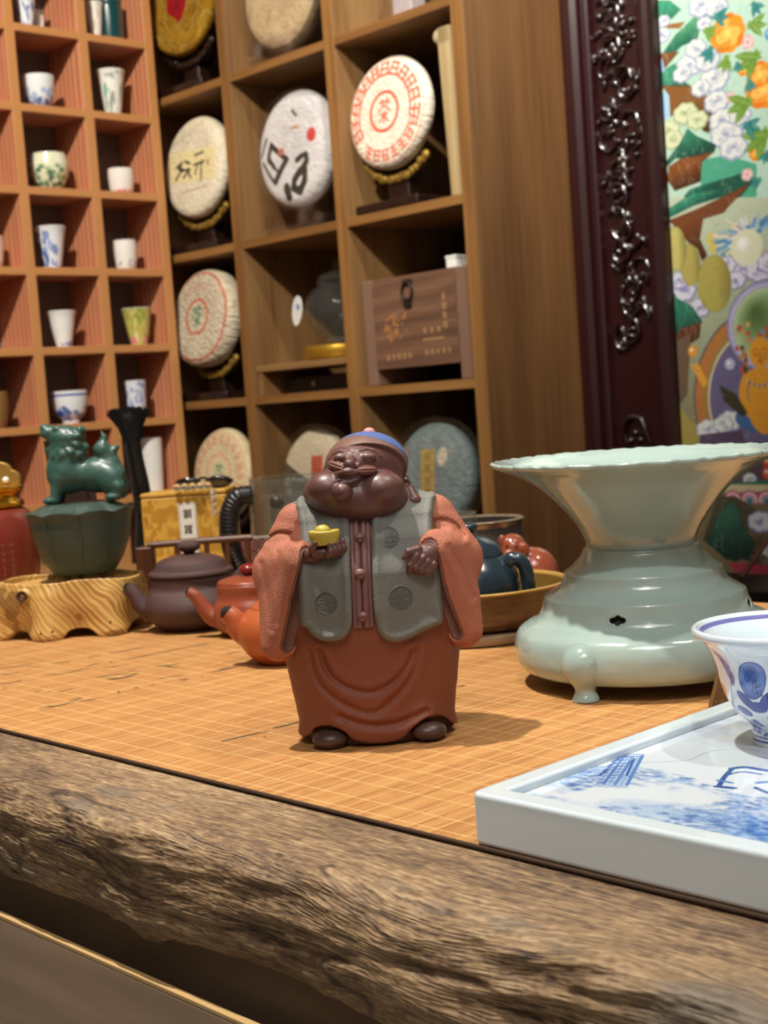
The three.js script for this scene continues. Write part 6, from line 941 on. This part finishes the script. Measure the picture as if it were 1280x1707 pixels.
// grey pot, tea pet, small glass
{
  const t = thing('grey_pot', 'dark grey metal pot with a wide shiny rim behind the blue teapot', 'pot', [-0.853, TY, -0.915]), gm = std({ color: rgb('#4a443d'), roughness: 0.42, metalness: 0.4 });
  part(t, 'body', lathe([[0, 0], [0.03, 0], [0.036, 0.003], [0.0425, 0.02], [0.0435, 0.038], [0.0405, 0.055], [0.0392, 0.062]], 64, 7), gm); part(t, 'rim', lathe([[0.0392, 0.062], [0.041, 0.0655], [0.0425, 0.0672], [0.041, 0.0684], [0.037, 0.0665]], 64, 4), std({ color: rgb('#a0907c'), roughness: 0.25, metalness: 0.6 })); part(t, 'inner_wall', lathe([[0.037, 0.0665], [0.038, 0.04], [0.034, 0.01], [0, 0.008]], 48, 5), gm);
  const p = thing('tea_pet', 'small glossy red clay pig tea pet peeking out behind the brown basin', 'figurine', [-0.7875, TY, -0.9015], VIEW), pm = phys({ color: rgb('#8a4630'), roughness: 0.2, clearcoat: 0.5 });
  const f = (x, y, z) => { let d = ell(x, y, z, 0.006, 0.018, 0, 0.0165, 0.0185, 0.016); d = smin(d, ell(x, y, z, -0.008, 0.0365, 0.004, 0.0095, 0.0105, 0.010), 0.006); d = smin(d, ell(x, y, z, -0.012, 0.033, 0.012, 0.0045, 0.0035, 0.004), 0.002); d = smin(d, ell(x, y, z, -0.001, 0.037, 0.0115, 0.0034, 0.0042, 0.002), 0.0015); d = smin(d, ell(x, y, z, -0.015, 0.043, 0.008, 0.003, 0.0042, 0.002), 0.0015); for (const sx of [-1, 1]) d = smin(d, ell(x, y, z, 0.004 + sx * 0.011, 0.004, 0.01, 0.0055, 0.0042, 0.007), 0.003); return Math.max(d, -y); };
  p.scale.setScalar(1.26);
  part(p, 'body', sdfMesh(f, [-0.022, -0.001, -0.02], [0.026, 0.05, 0.022], 0.0011), pm); for (const s of [[-0.0125, 0.0395, 0.0125], [-0.0065, 0.0385, 0.0135]]) part(p, 'eye', ball(0.0009, ...s, 1, 1, 1, 8, 6), std({ color: 0x1a0c08, roughness: 0.2 }));
  const g = thing('tasting_glass', 'small clear tasting glass on the lid side of the grey pot', 'glass', [-0.806, TY, -0.838]); part(g, 'wall', lathe([[0.014, 0.001], [0.0155, 0.005], [0.017, 0.04], [0.0175, 0.081], [0.0168, 0.0815]], 48, 4), M.glass); part(g, 'thick_base', lathe([[0, 0], [0.0135, 0], [0.014, 0.002], [0.013, 0.005], [0, 0.005]], 32, 0), M.glass); part(g, 'rim_ring', new THREE.TorusGeometry(0.0172, 0.0009, 8, 48).rotateX(Math.PI / 2).translate(0, 0.0815, 0), M.glass);
  const s = thing('wooden_rod', 'thin brown wooden rod leaning on the painting at the right edge of the photo', 'rod', [-1.1509, 0.6262, -1.8000]); part(s, 'shaft', taper([[0, 0.004, 0], [0.0109, 0.0368, -0.0325], [0.0218, 0.0697, -0.0650]], () => 0.0042, 12, 8), std({ color: rgb('#5a3018'), roughness: 0.5 })); part(s, 'tip', ball(0.005, 0.0218, 0.0697, -0.0650, 1, 1, 1, 10, 8), M.goldDull);
  const q = thing('small_brown_box', 'small dark brown box with a gold edge at the right edge of the photo', 'box', [-0.652, TY, -0.936], 0.4); part(q, 'body', rbox(0.05, 0.013, 0.04, 0.002, 'x'), M.rosewood, [0, 0.0065, 0]); part(q, 'lid', rbox(0.0515, 0.005, 0.0415, 0.0015, 'x'), M.goldDull, [0, 0.0155, 0]);
}

// ---------------------------------------------------------------- the clay figurine (modelled in units of 0.325 mm; x to the viewer's right, y up, z to the viewer)
{
  const U = 0.000325, t = thing('clay_figurine', 'smiling fat-cheeked clay man figurine in terracotta robe and grey vest, holding a yellow ingot', 'figurine', [-0.5535, TY, -0.505], VIEW);
  const grain = fineNoise(54, 80), vgrain = fineNoise(60, 80), fine = fineNoise(60, 80);
  const terracotta = std({ color: rgb('#a8634a'), roughness: 0.62, bumpMap: grain, bumpScale: 0.0007 }), shadedRobeClay = std({ color: rgb('#7c412b'), roughness: 0.55, bumpMap: fine, bumpScale: 0.0003 });  // robe clay darker than the sleeves, shade of the skirt put in its colour
  const vestClay = std({ color: rgb('#6c6c66'), roughness: 0.65, bumpMap: vgrain, bumpScale: 0.0004 }), skin = phys({ color: rgb('#5b3934'), roughness: 0.4, clearcoat: 0.12, clearcoatRoughness: 0.4, bumpMap: fine, bumpScale: 0.00003 }), lining = std({ color: rgb('#694842'), roughness: 0.55 });
  const mk = (parent, name, f, lo, hi, cell, mat, uvF) => { const g = sdfMesh(f, lo, hi, cell, uvF); g.scale(U, U, U); return part(parent, name, g, mat); };
  const put = (parent, name, g, mat) => { g.scale(U, U, U); return part(parent, name, g, mat); };
  const interp = (T, h) => { if (h <= T[0][0]) return T[0]; for (let i = 1; i < T.length; i++) if (h <= T[i][0]) { const q = (h - T[i - 1][0]) / (T[i][0] - T[i - 1][0]), s = q * q * (3 - 2 * q) * 0.4 + q * 0.6; return [h, lerp(T[i - 1][1], T[i][1], s), lerp(T[i - 1][2], T[i][2], s)]; } return T[T.length - 1]; };
  const segd = (x, y, P) => { let d = 1e9; for (let i = 1; i < P.length; i++) { const ax = P[i - 1][0], ay = P[i - 1][1], bx2 = P[i][0] - ax, by2 = P[i][1] - ay, q = clamp(((x - ax) * bx2 + (y - ay) * by2) / (bx2 * bx2 + by2 * by2)); d = Math.min(d, Math.hypot(x - ax - bx2 * q, y - ay - by2 * q)); } return d; };
  const sp = (P, n = 6) => new THREE.CatmullRomCurve3(P.map(([a, b]) => new THREE.Vector3(a, b, 0))).getPoints(P.length * n).map((v) => [v.x, v.y]);

  // trunk: height, half width, half depth
  const TR = [[0, 126, 92], [28, 129, 95], [60, 133, 97], [90, 138, 100], [133, 144, 104], [170, 149, 108], [220, 150, 111], [280, 147, 108], [330, 134, 90], [365, 121, 67], [388, 103, 49], [402, 74, 36], [412, 40, 20]];
  const trunk = (x, y, z) => { const [, a, b] = interp(TR, y), e = Math.pow(Math.pow(Math.abs(x / a), 2.25) + Math.pow(Math.abs(z / b), 2.25), 1 / 2.25); return smax((e - 1) * Math.min(a, b) * 0.93, y - 408, 20); };
  const F = [
    [sp([[-83, 160], [-66, 118], [-29, 94], [-1, 90], [31, 103], [57, 130], [65, 149]]), 4.2, 5], [sp([[-99, 162], [-88, 109], [-47, 70], [-5, 55], [31, 76], [63, 114], [74, 153]]), 3.4, 6], [sp([[-59, 52], [-21, 38], [16, 33], [47, 38], [80, 49]]), 3.6, 6],
  ];
  const HEM = sp([[-132, 8], [-110, 16], [-100, 30], [-77, 36], [-53, 27], [-38, 12], [0, 4], [40, 10], [56, 24], [82, 38], [106, 34], [124, 14], [134, 6]], 4);
  const hemY = (x) => { for (let i = 1; i < HEM.length; i++) if (x <= HEM[i][0]) { const q = (x - HEM[i - 1][0]) / (HEM[i][0] - HEM[i - 1][0] || 1); return lerp(HEM[i - 1][1], HEM[i][1], clamp(q)); } return 6; };
  const robe = (x, y, z) => { let d = trunk(x, y, z); if (z > 0 && y < 190 && Math.abs(d) < 24) { for (const [P, a, w] of F) { const q = segd(x, y, P); if (q < 30) { d += a * Math.exp(-(q * q) / (w * w)); d -= a * 0.55 * Math.exp(-((q - 11) * (q - 11)) / 60); } } d -= 3.5 * sstep(30, 6, y - (z > 20 ? hemY(x) : 4)); d = smax(d, hemY(x) - y, 5); } return smax(d, 2.5 - y, 3); };
  mk(t, 'robe', robe, [-164, -2, -122], [164, 414, 126], 2.3, shadedRobeClay, (x, y, z) => [Math.atan2(x, z) * 130, y]);
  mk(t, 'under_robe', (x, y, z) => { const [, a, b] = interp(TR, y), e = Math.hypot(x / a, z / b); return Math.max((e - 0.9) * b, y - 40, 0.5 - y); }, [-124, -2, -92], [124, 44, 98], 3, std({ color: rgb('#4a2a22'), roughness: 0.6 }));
  // shoes
  const shoeClay = phys({ color: rgb('#47302c'), roughness: 0.42, clearcoat: 0.1 });
  for (const [sx, sy, sz, yaw] of [[-77, 13, 77, -0.15], [83, 15, 73, 0.25]]) {
    const c = Math.cos(yaw), s = Math.sin(yaw);
    const f = (x, y, z) => { const X = (x - sx) * c - (z - sz) * s, Z = (x - sx) * s + (z - sz) * c; let d = ell(X, y, Z, 0, sy, 0, 29, 16, 25); d = smax(d, 0.4 - y, 3); const g = Math.abs(y - 5.5); return d + 1.6 * Math.exp(-g * g / 1.6); };
    mk(t, 'shoe', f, [sx - 36, -2, sz - 32], [sx + 36, 38, sz + 32], 1.3, shoeClay);
  }
  // vest: a shell over the trunk cut to two front panels and a closed back
  const VL = spline2([[-108, 202], [-100, 199], [-90, 186], [-68, 177], [-41, 181], [-29, 196], [-24, 240], [-23, 300], [-20, 360], [-30, 400], [-80, 420], [-106, 412], [-101, 360], [-100, 330], [-108, 306], [-108, 240]]);
  const VR = spline2([[116, 190], [109, 188], [86, 182], [60, 172], [36, 170], [18, 180], [11, 200], [10, 280], [15, 350], [20, 400], [80, 420], [128, 412], [116, 370], [112, 330], [118, 306], [118, 240]]);
  const vest = (x, y, z) => { let d = trunk(x, y, z) - 8.5; if (d > 30) return d; const m = z > 8 ? Math.min(poly2(x, y, VL), poly2(x, y, VR)) : Math.max(192 - y, -60); const flare = 4 * sstep(28, 0, -m) ; d = smax(d - flare * 0.9 - 2.2 * Math.exp(-((m + 9) * (m + 9)) / 26), m, 7); return Math.max(d, -(trunk(x, y, z) + 4)); };
  const vm = mk(t, 'vest', vest, [-170, 164, -128], [170, 424, 136], 2.1, vestClay, (x, y, z) => [Math.atan2(x, z) * 130, y]);
  const zOn = (f, x, y, z0 = 170) => { let z = z0; for (let i = 0; i < 90; i++) { const d = f(x, y, z); if (d < 0.15) break; z -= Math.max(d * 0.7, 0.15); if (z < -40) break; } return z; };
  // stand-up collar under the chin
  mk(t, 'collar', (x, y, z) => { const e = Math.hypot((x - 5) / 84, z / 66) - 1, d = Math.max(Math.abs(e * 62) - 6, y - 372 + Math.abs(x) * 0.02, 330 - y - 0.1 * Math.abs(x)); return d; }, [-96, 322, -80], [106, 378, 80], 2.4, vestClay, (x, y, z) => [Math.atan2(x, z) * 80, y]);
  // round emblems on the vest, engraved lines shown as darker raised tubes
  const emb = std({ color: rgb('#5d5d56'), roughness: 0.6 });
  const vestTop = (x, y, z) => trunk(x, y, z) - 8.5, onVest = (P, r, closed) => tube(P.map(([x, y]) => [x, y, zOn(vestTop, x, y) + 0.3]), r, P.length * 3, 6, closed);
  for (const [cx, cy, R] of [[-65, 239, 17], [53, 240, 18], [41, 334, 15]]) {
    const G = [], cir = (r) => { const P = []; for (let i = 0; i < 28; i++) P.push([cx + r * Math.cos(i / 28 * 6.2832), cy + r * Math.sin(i / 28 * 6.2832)]); return P; }, ln = (x0, y0, x1, y1) => G.push(onVest([0, 0.25, 0.5, 0.75, 1].map((q) => [cx + lerp(x0, x1, q) * R, cy + lerp(y0, y1, q) * R]), 0.85, false));
    G.push(onVest(cir(R), 1.2, true), onVest(cir(R * 0.84), 0.7, true));
    ln(0, -0.7, 0, 0.78); for (const y of [0.12, -0.06]) ln(-0.8, y, 0.8, y); for (const s of [-1, 1]) { ln(s * 0.42, 0.62, s * 0.42, 0.28); ln(s * 0.1, 0.34, s * 0.62, 0.34); ln(s * 0.15, 0.58, s * 0.42, 0.6); ln(s * 0.2, -0.28, s * 0.6, -0.28); ln(s * 0.2, -0.28, s * 0.2, -0.66); ln(s * 0.5, -0.28, s * 0.5, -0.58); ln(0, -0.48, s * 0.5, -0.48); }
    const m = merge(G); m.scale(U, U, U); const em = new THREE.Mesh(m, emb); em.name = 'emblem'; vm.add(em);
  }
  // front closure: two raised strips with three buttons
  const pk = std({ color: rgb('#7b5450'), roughness: 0.5 }), base = (x, y, z) => trunk(x, y, z) + 1;
  const cl = (x0, x1, r, ya = 196, yb = 366) => { const P = []; for (let i = 0; i <= 16; i++) { const y = lerp(yb, ya, i / 16), x = lerp(x1, x0, i / 16); P.push([x, y, zOn(base, x, y) + 1.5]); } return taper(P, () => r, 60, 10); };
  put(t, 'placket', merge([cl(-15, -10, 5.6), cl(-4, 2, 5.6), cl(-22, -17, 3.6), cl(4, 9, 3.6)]), pk);
  for (const [x, y, r] of [[-5, 336, 8.5], [-8, 281, 9], [-10, 214, 8]]) { const z = zOn(base, x, y) + 8; const b = put(t, 'button', merge([ball(r, x, y, z, 1, 1, 0.75)]), pk); const s = new THREE.Mesh(xf(new THREE.BoxGeometry(r * 1.5, 1.1, 1.2), x, y, z + r * 0.73, 0, 0, 0.12).scale(U, U, U), std({ color: rgb('#3f2926'), roughness: 0.7 })); s.name = 'button_slot'; b.add(s); }

  // sleeves
  const V3 = (a) => new THREE.Vector3(...a), tri = new THREE.Triangle(), q3 = new THREE.Vector3(), p3 = new THREE.Vector3();
  const triD = (x, y, z, T) => { tri.set(T[0], T[1], T[2]); p3.set(x, y, z); tri.closestPointToPoint(p3, q3); return q3.distanceTo(p3); };
  const SL = [
    { s: -1, sh: [-104, 352, -6], el: [-144, 282, 12], wr: [-100, 306, 78], T: [[-148, 288, 18], [-104, 302, 84], [-148, 172, 58]].map(V3), th: 30, cav: [[-84, 320, 107], [-104, 240, 101], [-128, 170, 84]], cr: [15, 19, 16], lo: [-200, 130, -70], hi: [-46, 408, 144],
      folds: [[sp([[-158, 336], [-140, 346], [-118, 344], [-104, 338]]), 3.6, 3.2], [sp([[-168, 300], [-160, 250], [-156, 200]]), 2.2, 7], [sp([[-138, 318], [-142, 270], [-148, 210]]), 1.6, 6]] },
    { s: 1, sh: [112, 350, -6], el: [150, 284, 10], wr: [114, 308, 74], T: [[150, 288, 16], [116, 304, 80], [152, 172, 52]].map(V3), th: 30, cav: [[98, 314, 107], [108, 240, 98], [133, 170, 78]], cr: [18, 18, 15], lo: [50, 130, -70], hi: [206, 408, 140],
      folds: [[sp([[108, 346], [128, 350], [150, 340], [162, 322]]), 3.6, 3.2], [sp([[134, 312], [152, 270], [168, 224]]), 2.4, 6], [sp([[150, 330], [172, 290], [180, 240]]), 1.6, 7]] },
  ];
  for (const S of SL) {
    const solid = (x, y, z) => { let d = cap(x, y, z, ...S.sh, ...S.el, 42, 38); d = smin(d, cap(x, y, z, ...S.el, ...S.wr, 38, 27), 16); d = smin(d, triD(x, y, z, S.T) - S.th, 18); return d; };
    const cavity = (x, y, z) => smin(cap(x, y, z, ...S.cav[0], ...S.cav[1], S.cr[0], S.cr[1]), cap(x, y, z, ...S.cav[1], ...S.cav[2], S.cr[1], S.cr[2]), 6);
    const slv = (x, y, z) => { let d = solid(x, y, z); if (z > -20 && Math.abs(d) < 24) for (const [P, a, w] of S.folds) { const q = segd(x, y, P); if (q < 26) { d += a * Math.exp(-q * q / (w * w)); d -= a * 0.4 * Math.exp(-((q - 9) ** 2) / 40); } } return smax(d, -cavity(x, y, z), 4); };
    const m = mk(t, 'sleeve', slv, S.lo, S.hi, 2, terracotta, (x, y, z) => [x - S.s * z, y]);
    const l = sdfMesh((x, y, z) => Math.max(solid(x, y, z) + 3.5, Math.abs(cavity(x, y, z) + 0.6) - 3), S.lo, S.hi, 1.5); l.scale(U, U, U); const lm = new THREE.Mesh(l, lining); lm.name = 'lining'; m.add(lm);
  }

  // head
  const RZ = 0.16, cz = Math.cos(RZ), sz = Math.sin(RZ); // the head leans to the viewer's right
  const rot = (x, y, ox, oy) => [ox + (x - ox) * cz - (y - oy) * sz, oy + (x - ox) * sz + (y - oy) * cz];
  const skull = (x, y, z) => {
    const [a, b] = rot(x, y, -3, 397); let d = ell(a, b, z, -7, 397, 26, 87, 47, 74);
    d = smin(d, ell(x, y, z, 13, 446, 12, 63, 50, 61), 22);
    d = smin(d, ell(x, y, z, -5, 450, 43, 48, 34, 46), 14); return d;
  };
  const face0 = (x, y, z) => { let d = skull(x, y, z); d = smin(d, ell(x, y, z, -50, 416, 70, 35, 28, 33), 7); d = smin(d, ell(x, y, z, 33, 410, 69, 38, 29, 35), 7); d = smin(d, ell(x, y, z, -16, 435, 83, 24, 18, 18), 4); return d; };
  const zf = (x, y) => zOn(face0, x, y, 150);
  const Z = {}; for (const [k, x, y] of [['nose', -13, 452], ['eL', -25, 459], ['eR', 16, 457], ['bL', -26, 471], ['bR', 17, 471], ['m', -17, 436], ['c', -27, 410]]) Z[k] = zf(x, y);
  const arc = (x, y, z, P, r) => { let d = 1e9; for (let i = 1; i < P.length; i++) d = Math.min(d, cap(x, y, z, ...P[i - 1], ...P[i], r[i - 1], r[i])); return d; };
  const onF = (P, dz) => P.map(([x, y]) => [x, y, zf(x, y) + dz]);
  const eyeB = [[-25, 461], [16, 459]].map(([x, y]) => [x, y, zf(x, y) - 3]);
  const browL = onF([[-45, 462], [-38, 470], [-27, 474], [-15, 473]], -0.4), browR = onF([[4, 473], [15, 475], [27, 471], [37, 461]], -0.4);
  const slitL = onF([[-38, 455.5], [-31, 459], [-24, 459.5], [-14, 456]], 6), slitR = onF([[4, 455.5], [12, 458.5], [20, 458], [31, 452]], 6);
  const smile = onF([[-33, 436.5], [-27, 434], [-17, 432], [-5, 433.5], [3, 437.5]], 3.2), lowLip = onF([[-32, 430], [-25, 426.8], [-14, 425.6], [-2, 430]], 2.4), upLip = onF([[-29, 440.5], [-20, 442], [-13, 442], [-3, 440.5]], 2.6);
  const creaseL = onF([[-46, 446], [-47, 436], [-45, 427], [-47, 418]], 1), creaseR = onF([[13, 438], [12, 430], [6, 422], [1, 414]], 1);
  const head = (x, y, z) => {
    let d = face0(x, y, z);
    if (z > 30 && Math.abs(d) < 26) {
      d = smin(d, arc(x, y, z, browL, [1.5, 2.8, 2.8, 1.8]), 4); d = smin(d, arc(x, y, z, browR, [1.8, 2.8, 2.8, 1.5]), 4);
      for (const e of eyeB) d = smin(d, ell(x, y, z, e[0], e[1] + 2, e[2] - 0.5, 13.5, 8.5, 8), 2.5);
      d = smax(d, -arc(x, y, z, slitL, [0.9, 2.4, 2.4, 0.9]), 1.2); d = smax(d, -arc(x, y, z, slitR, [0.9, 2.4, 2.4, 0.9]), 1.2);
      d = smin(d, cap(x, y, z, -9, 466, Z.nose - 10, -13, 453, Z.nose + 5, 3, 9.6), 5); d = smin(d, Math.hypot(x + 24, y - 450, z - Z.nose - 1) - 6.8, 1.6); d = smin(d, Math.hypot(x + 1.5, y - 449, z - Z.nose - 1) - 7, 1.6);
      for (const nx of [-18, -8]) d = smax(d, -(Math.hypot(x - nx, y - 445, z - Z.nose - 6) - 2.2), 1.5);
      d = smin(d, arc(x, y, z, upLip, [4, 6, 6, 4]), 2.5); d = smin(d, arc(x, y, z, lowLip, [1.6, 3.2, 3.2, 1.6]), 1.5); d = smax(d, -arc(x, y, z, smile, [0.7, 1.5, 1.9, 1.5, 0.7]), 1.2);
      d = smin(d, Math.hypot(x + 27, y - 411, z - Z.c - 3) - 15, 3);
    }
    // ear with a long lobe
    let e = cap(x, y, z, 71, 419, 6, 78, 404, 20, 9, 9); e = smax(e, -(Math.hypot(x - 76, y - 414, z - 22) - 6), 2.5); e = smin(e, cap(x, y, z, 79, 400, 26, 84, 384, 36, 10, 13.5), 4);
    return smin(d, e, 2.5);
  };
  const hm = mk(t, 'head', head, [-104, 342, -64], [116, 506, 118], 1.2, skin);
  // moustache halves with combed ridges; lighter than skin, lit look put in colour
  for (const [A, B, w] of [[[-22, 447.5], [-48, 457], 7.6], [[-2, 443], [30, 441], 7.2]]) {
    const z0 = zf(...A) + 3.5, z1 = zf(...B) + 4.5, dx = B[0] - A[0], dy = B[1] - A[1], L = Math.hypot(dx, dy);
    const f = (x, y, z) => { const s = ((x - A[0]) * dx + (y - A[1]) * dy) / (L * L), n = ((x - A[0]) * -dy + (y - A[1]) * dx) / L, zz = z - lerp(z0, z1, clamp(s)), q = (s - 0.5) * 2 / 1.06, rr2 = Math.max(0.12, 1 - q * q), nn = n / w; return (Math.sqrt(q * q + nn * nn + (zz / w) ** 2) - 1) * w * 0.9 + 0.75 * Math.cos(nn / Math.sqrt(rr2) * 8.5) * Math.sqrt(rr2); };
    const g = sdfMesh(f, [Math.min(A[0], B[0]) - 11, Math.min(A[1], B[1]) - 11, Math.min(z0, z1) - 11], [Math.max(A[0], B[0]) + 11, Math.max(A[1], B[1]) + 11, Math.max(z0, z1) + 11], 0.8); g.scale(U, U, U); const m = new THREE.Mesh(g, std({ color: rgb('#734a42'), roughness: 0.5 })); m.name = 'moustache'; hm.add(m);
  }
  // hat: brown band, blue crown, pink button
  const bandP = (x, y, z) => 0.005 * (x + 4) + 0.661 * (y - 487) - 0.751 * (z - 69), crownP = (x, y, z) => 0.36 * (x - 21) + 0.803 * (y - 491) - 0.475 * (z - 48);
  mk(t, 'hat_band', (x, y, z) => smax(ell(x, y, z, 12, 446, 13, 68, 54.5, 75), -bandP(x, y, z), 2), [-62, 380, -66], [96, 516, 100], 1.5, std({ color: rgb('#6f4d43'), roughness: 0.5, bumpMap: fine, bumpScale: 0.0002 }));
  mk(t, 'hat_crown', (x, y, z) => smax(ell(x, y, z, 12, 446, 13, 68.9, 55.4, 76), -crownP(x, y, z), 3), [-62, 380, -70], [96, 516, 100], 1.5, std({ color: rgb('#43588f'), roughness: 0.65, bumpMap: fine, bumpScale: 0.0003 }), (x, y, z) => [x, z]);
  put(t, 'hat_button', ball(10.5, 20, 498, -14, 1, 0.85, 1), std({ color: rgb('#c4827a'), roughness: 0.6 }));

  // viewer's left hand, palm up under the ingot
  { const f = (x, y, z) => { let d = cap(x, y, z, -98, 312, 84, -74, 316, 100, 15, 12); d = smin(d, ell(x, y, z, -62, 319, 104, 21, 10.5, 17), 6);
      let g = 1e9; for (let i = 0; i < 4; i++) { const bx0 = -56 + i * 6.5, bz = 119 - i * 5; g = Math.min(g, smin(cap(x, y, z, bx0, 316, bz, bx0 + 5, 321 + i, bz + 4, 6.4, 5.8), cap(x, y, z, bx0 + 5, 321 + i, bz + 4, bx0 + 3.5, 331 + i * 1.2, bz + 3, 5.6, 4.6), 2)); }
      d = smin(d, g, 2.2); d = smin(d, smin(cap(x, y, z, -78, 319, 110, -80, 328, 118, 7, 6), cap(x, y, z, -80, 328, 118, -74, 335, 121, 5.8, 4.8), 2), 3); return d; };
    mk(t, 'hand', f, [-118, 294, 66], [-18, 348, 134], 1.05, skin); }
  // viewer's right hand, loosely closed
  { const f = (x, y, z) => { let d = cap(x, y, z, 116, 312, 84, 100, 302, 98, 17, 17); d = smin(d, ell(x, y, z, 93, 299, 104, 22, 20, 13), 8);
      let g = 1e9; for (let i = 0; i < 4; i++) { const k = [[82 + i * 8.5, 304 - i * 5.5, 116 - i * 1.5], [71 + i * 8.5, 290 - i * 4.5, 119 - i * 2], [69 + i * 9, 279 - i * 1.5, 111 - i * 2.5]]; g = Math.min(g, smin(cap(x, y, z, ...k[0], ...k[1], 7.2, 6.4), cap(x, y, z, ...k[1], ...k[2], 6.3, 5), 2)); }
      d = smin(d, g, 2.4); d = smin(d, smin(cap(x, y, z, 84, 313, 112, 70, 311, 118, 7.5, 6.4), cap(x, y, z, 70, 311, 118, 63, 303, 119, 6.2, 5), 2), 3); return d; };
    mk(t, 'hand', f, [46, 262, 66], [140, 338, 134], 1.05, skin); }
  // boat-shaped ingot
  const gold = std({ color: rgb('#b5a03c'), roughness: 0.45 });
  const ig = mk(t, 'ingot', (x, y, z) => { const X = (x + 60) / 25, Zz = (z - 112) / 16, e = Math.hypot(X, Zz); const top = 353.5 + 1.8 * X * X, w = lerp(0.82, 0.98, sstep(330, 348, y)); let d = smax((e - w) * 15, Math.max(y - top, 330 - y), 4); d = smax(d, -((e - 0.7) * 15 + Math.max(0, 349 - y) * 0.9), 2); return d; }, [-90, 325, 92], [-30, 362, 132], 0.9, gold);
  const bb = new THREE.Mesh(ball(12, -62, 352, 112, 1.05, 0.9, 1).scale(U, U, U), gold); bb.name = 'ingot_ball'; ig.add(bb);
}

scene.traverse((o) => { if (o.isMesh) { o.castShadow = true; o.receiveShadow = true; } });
renderer.render(scene, camera);
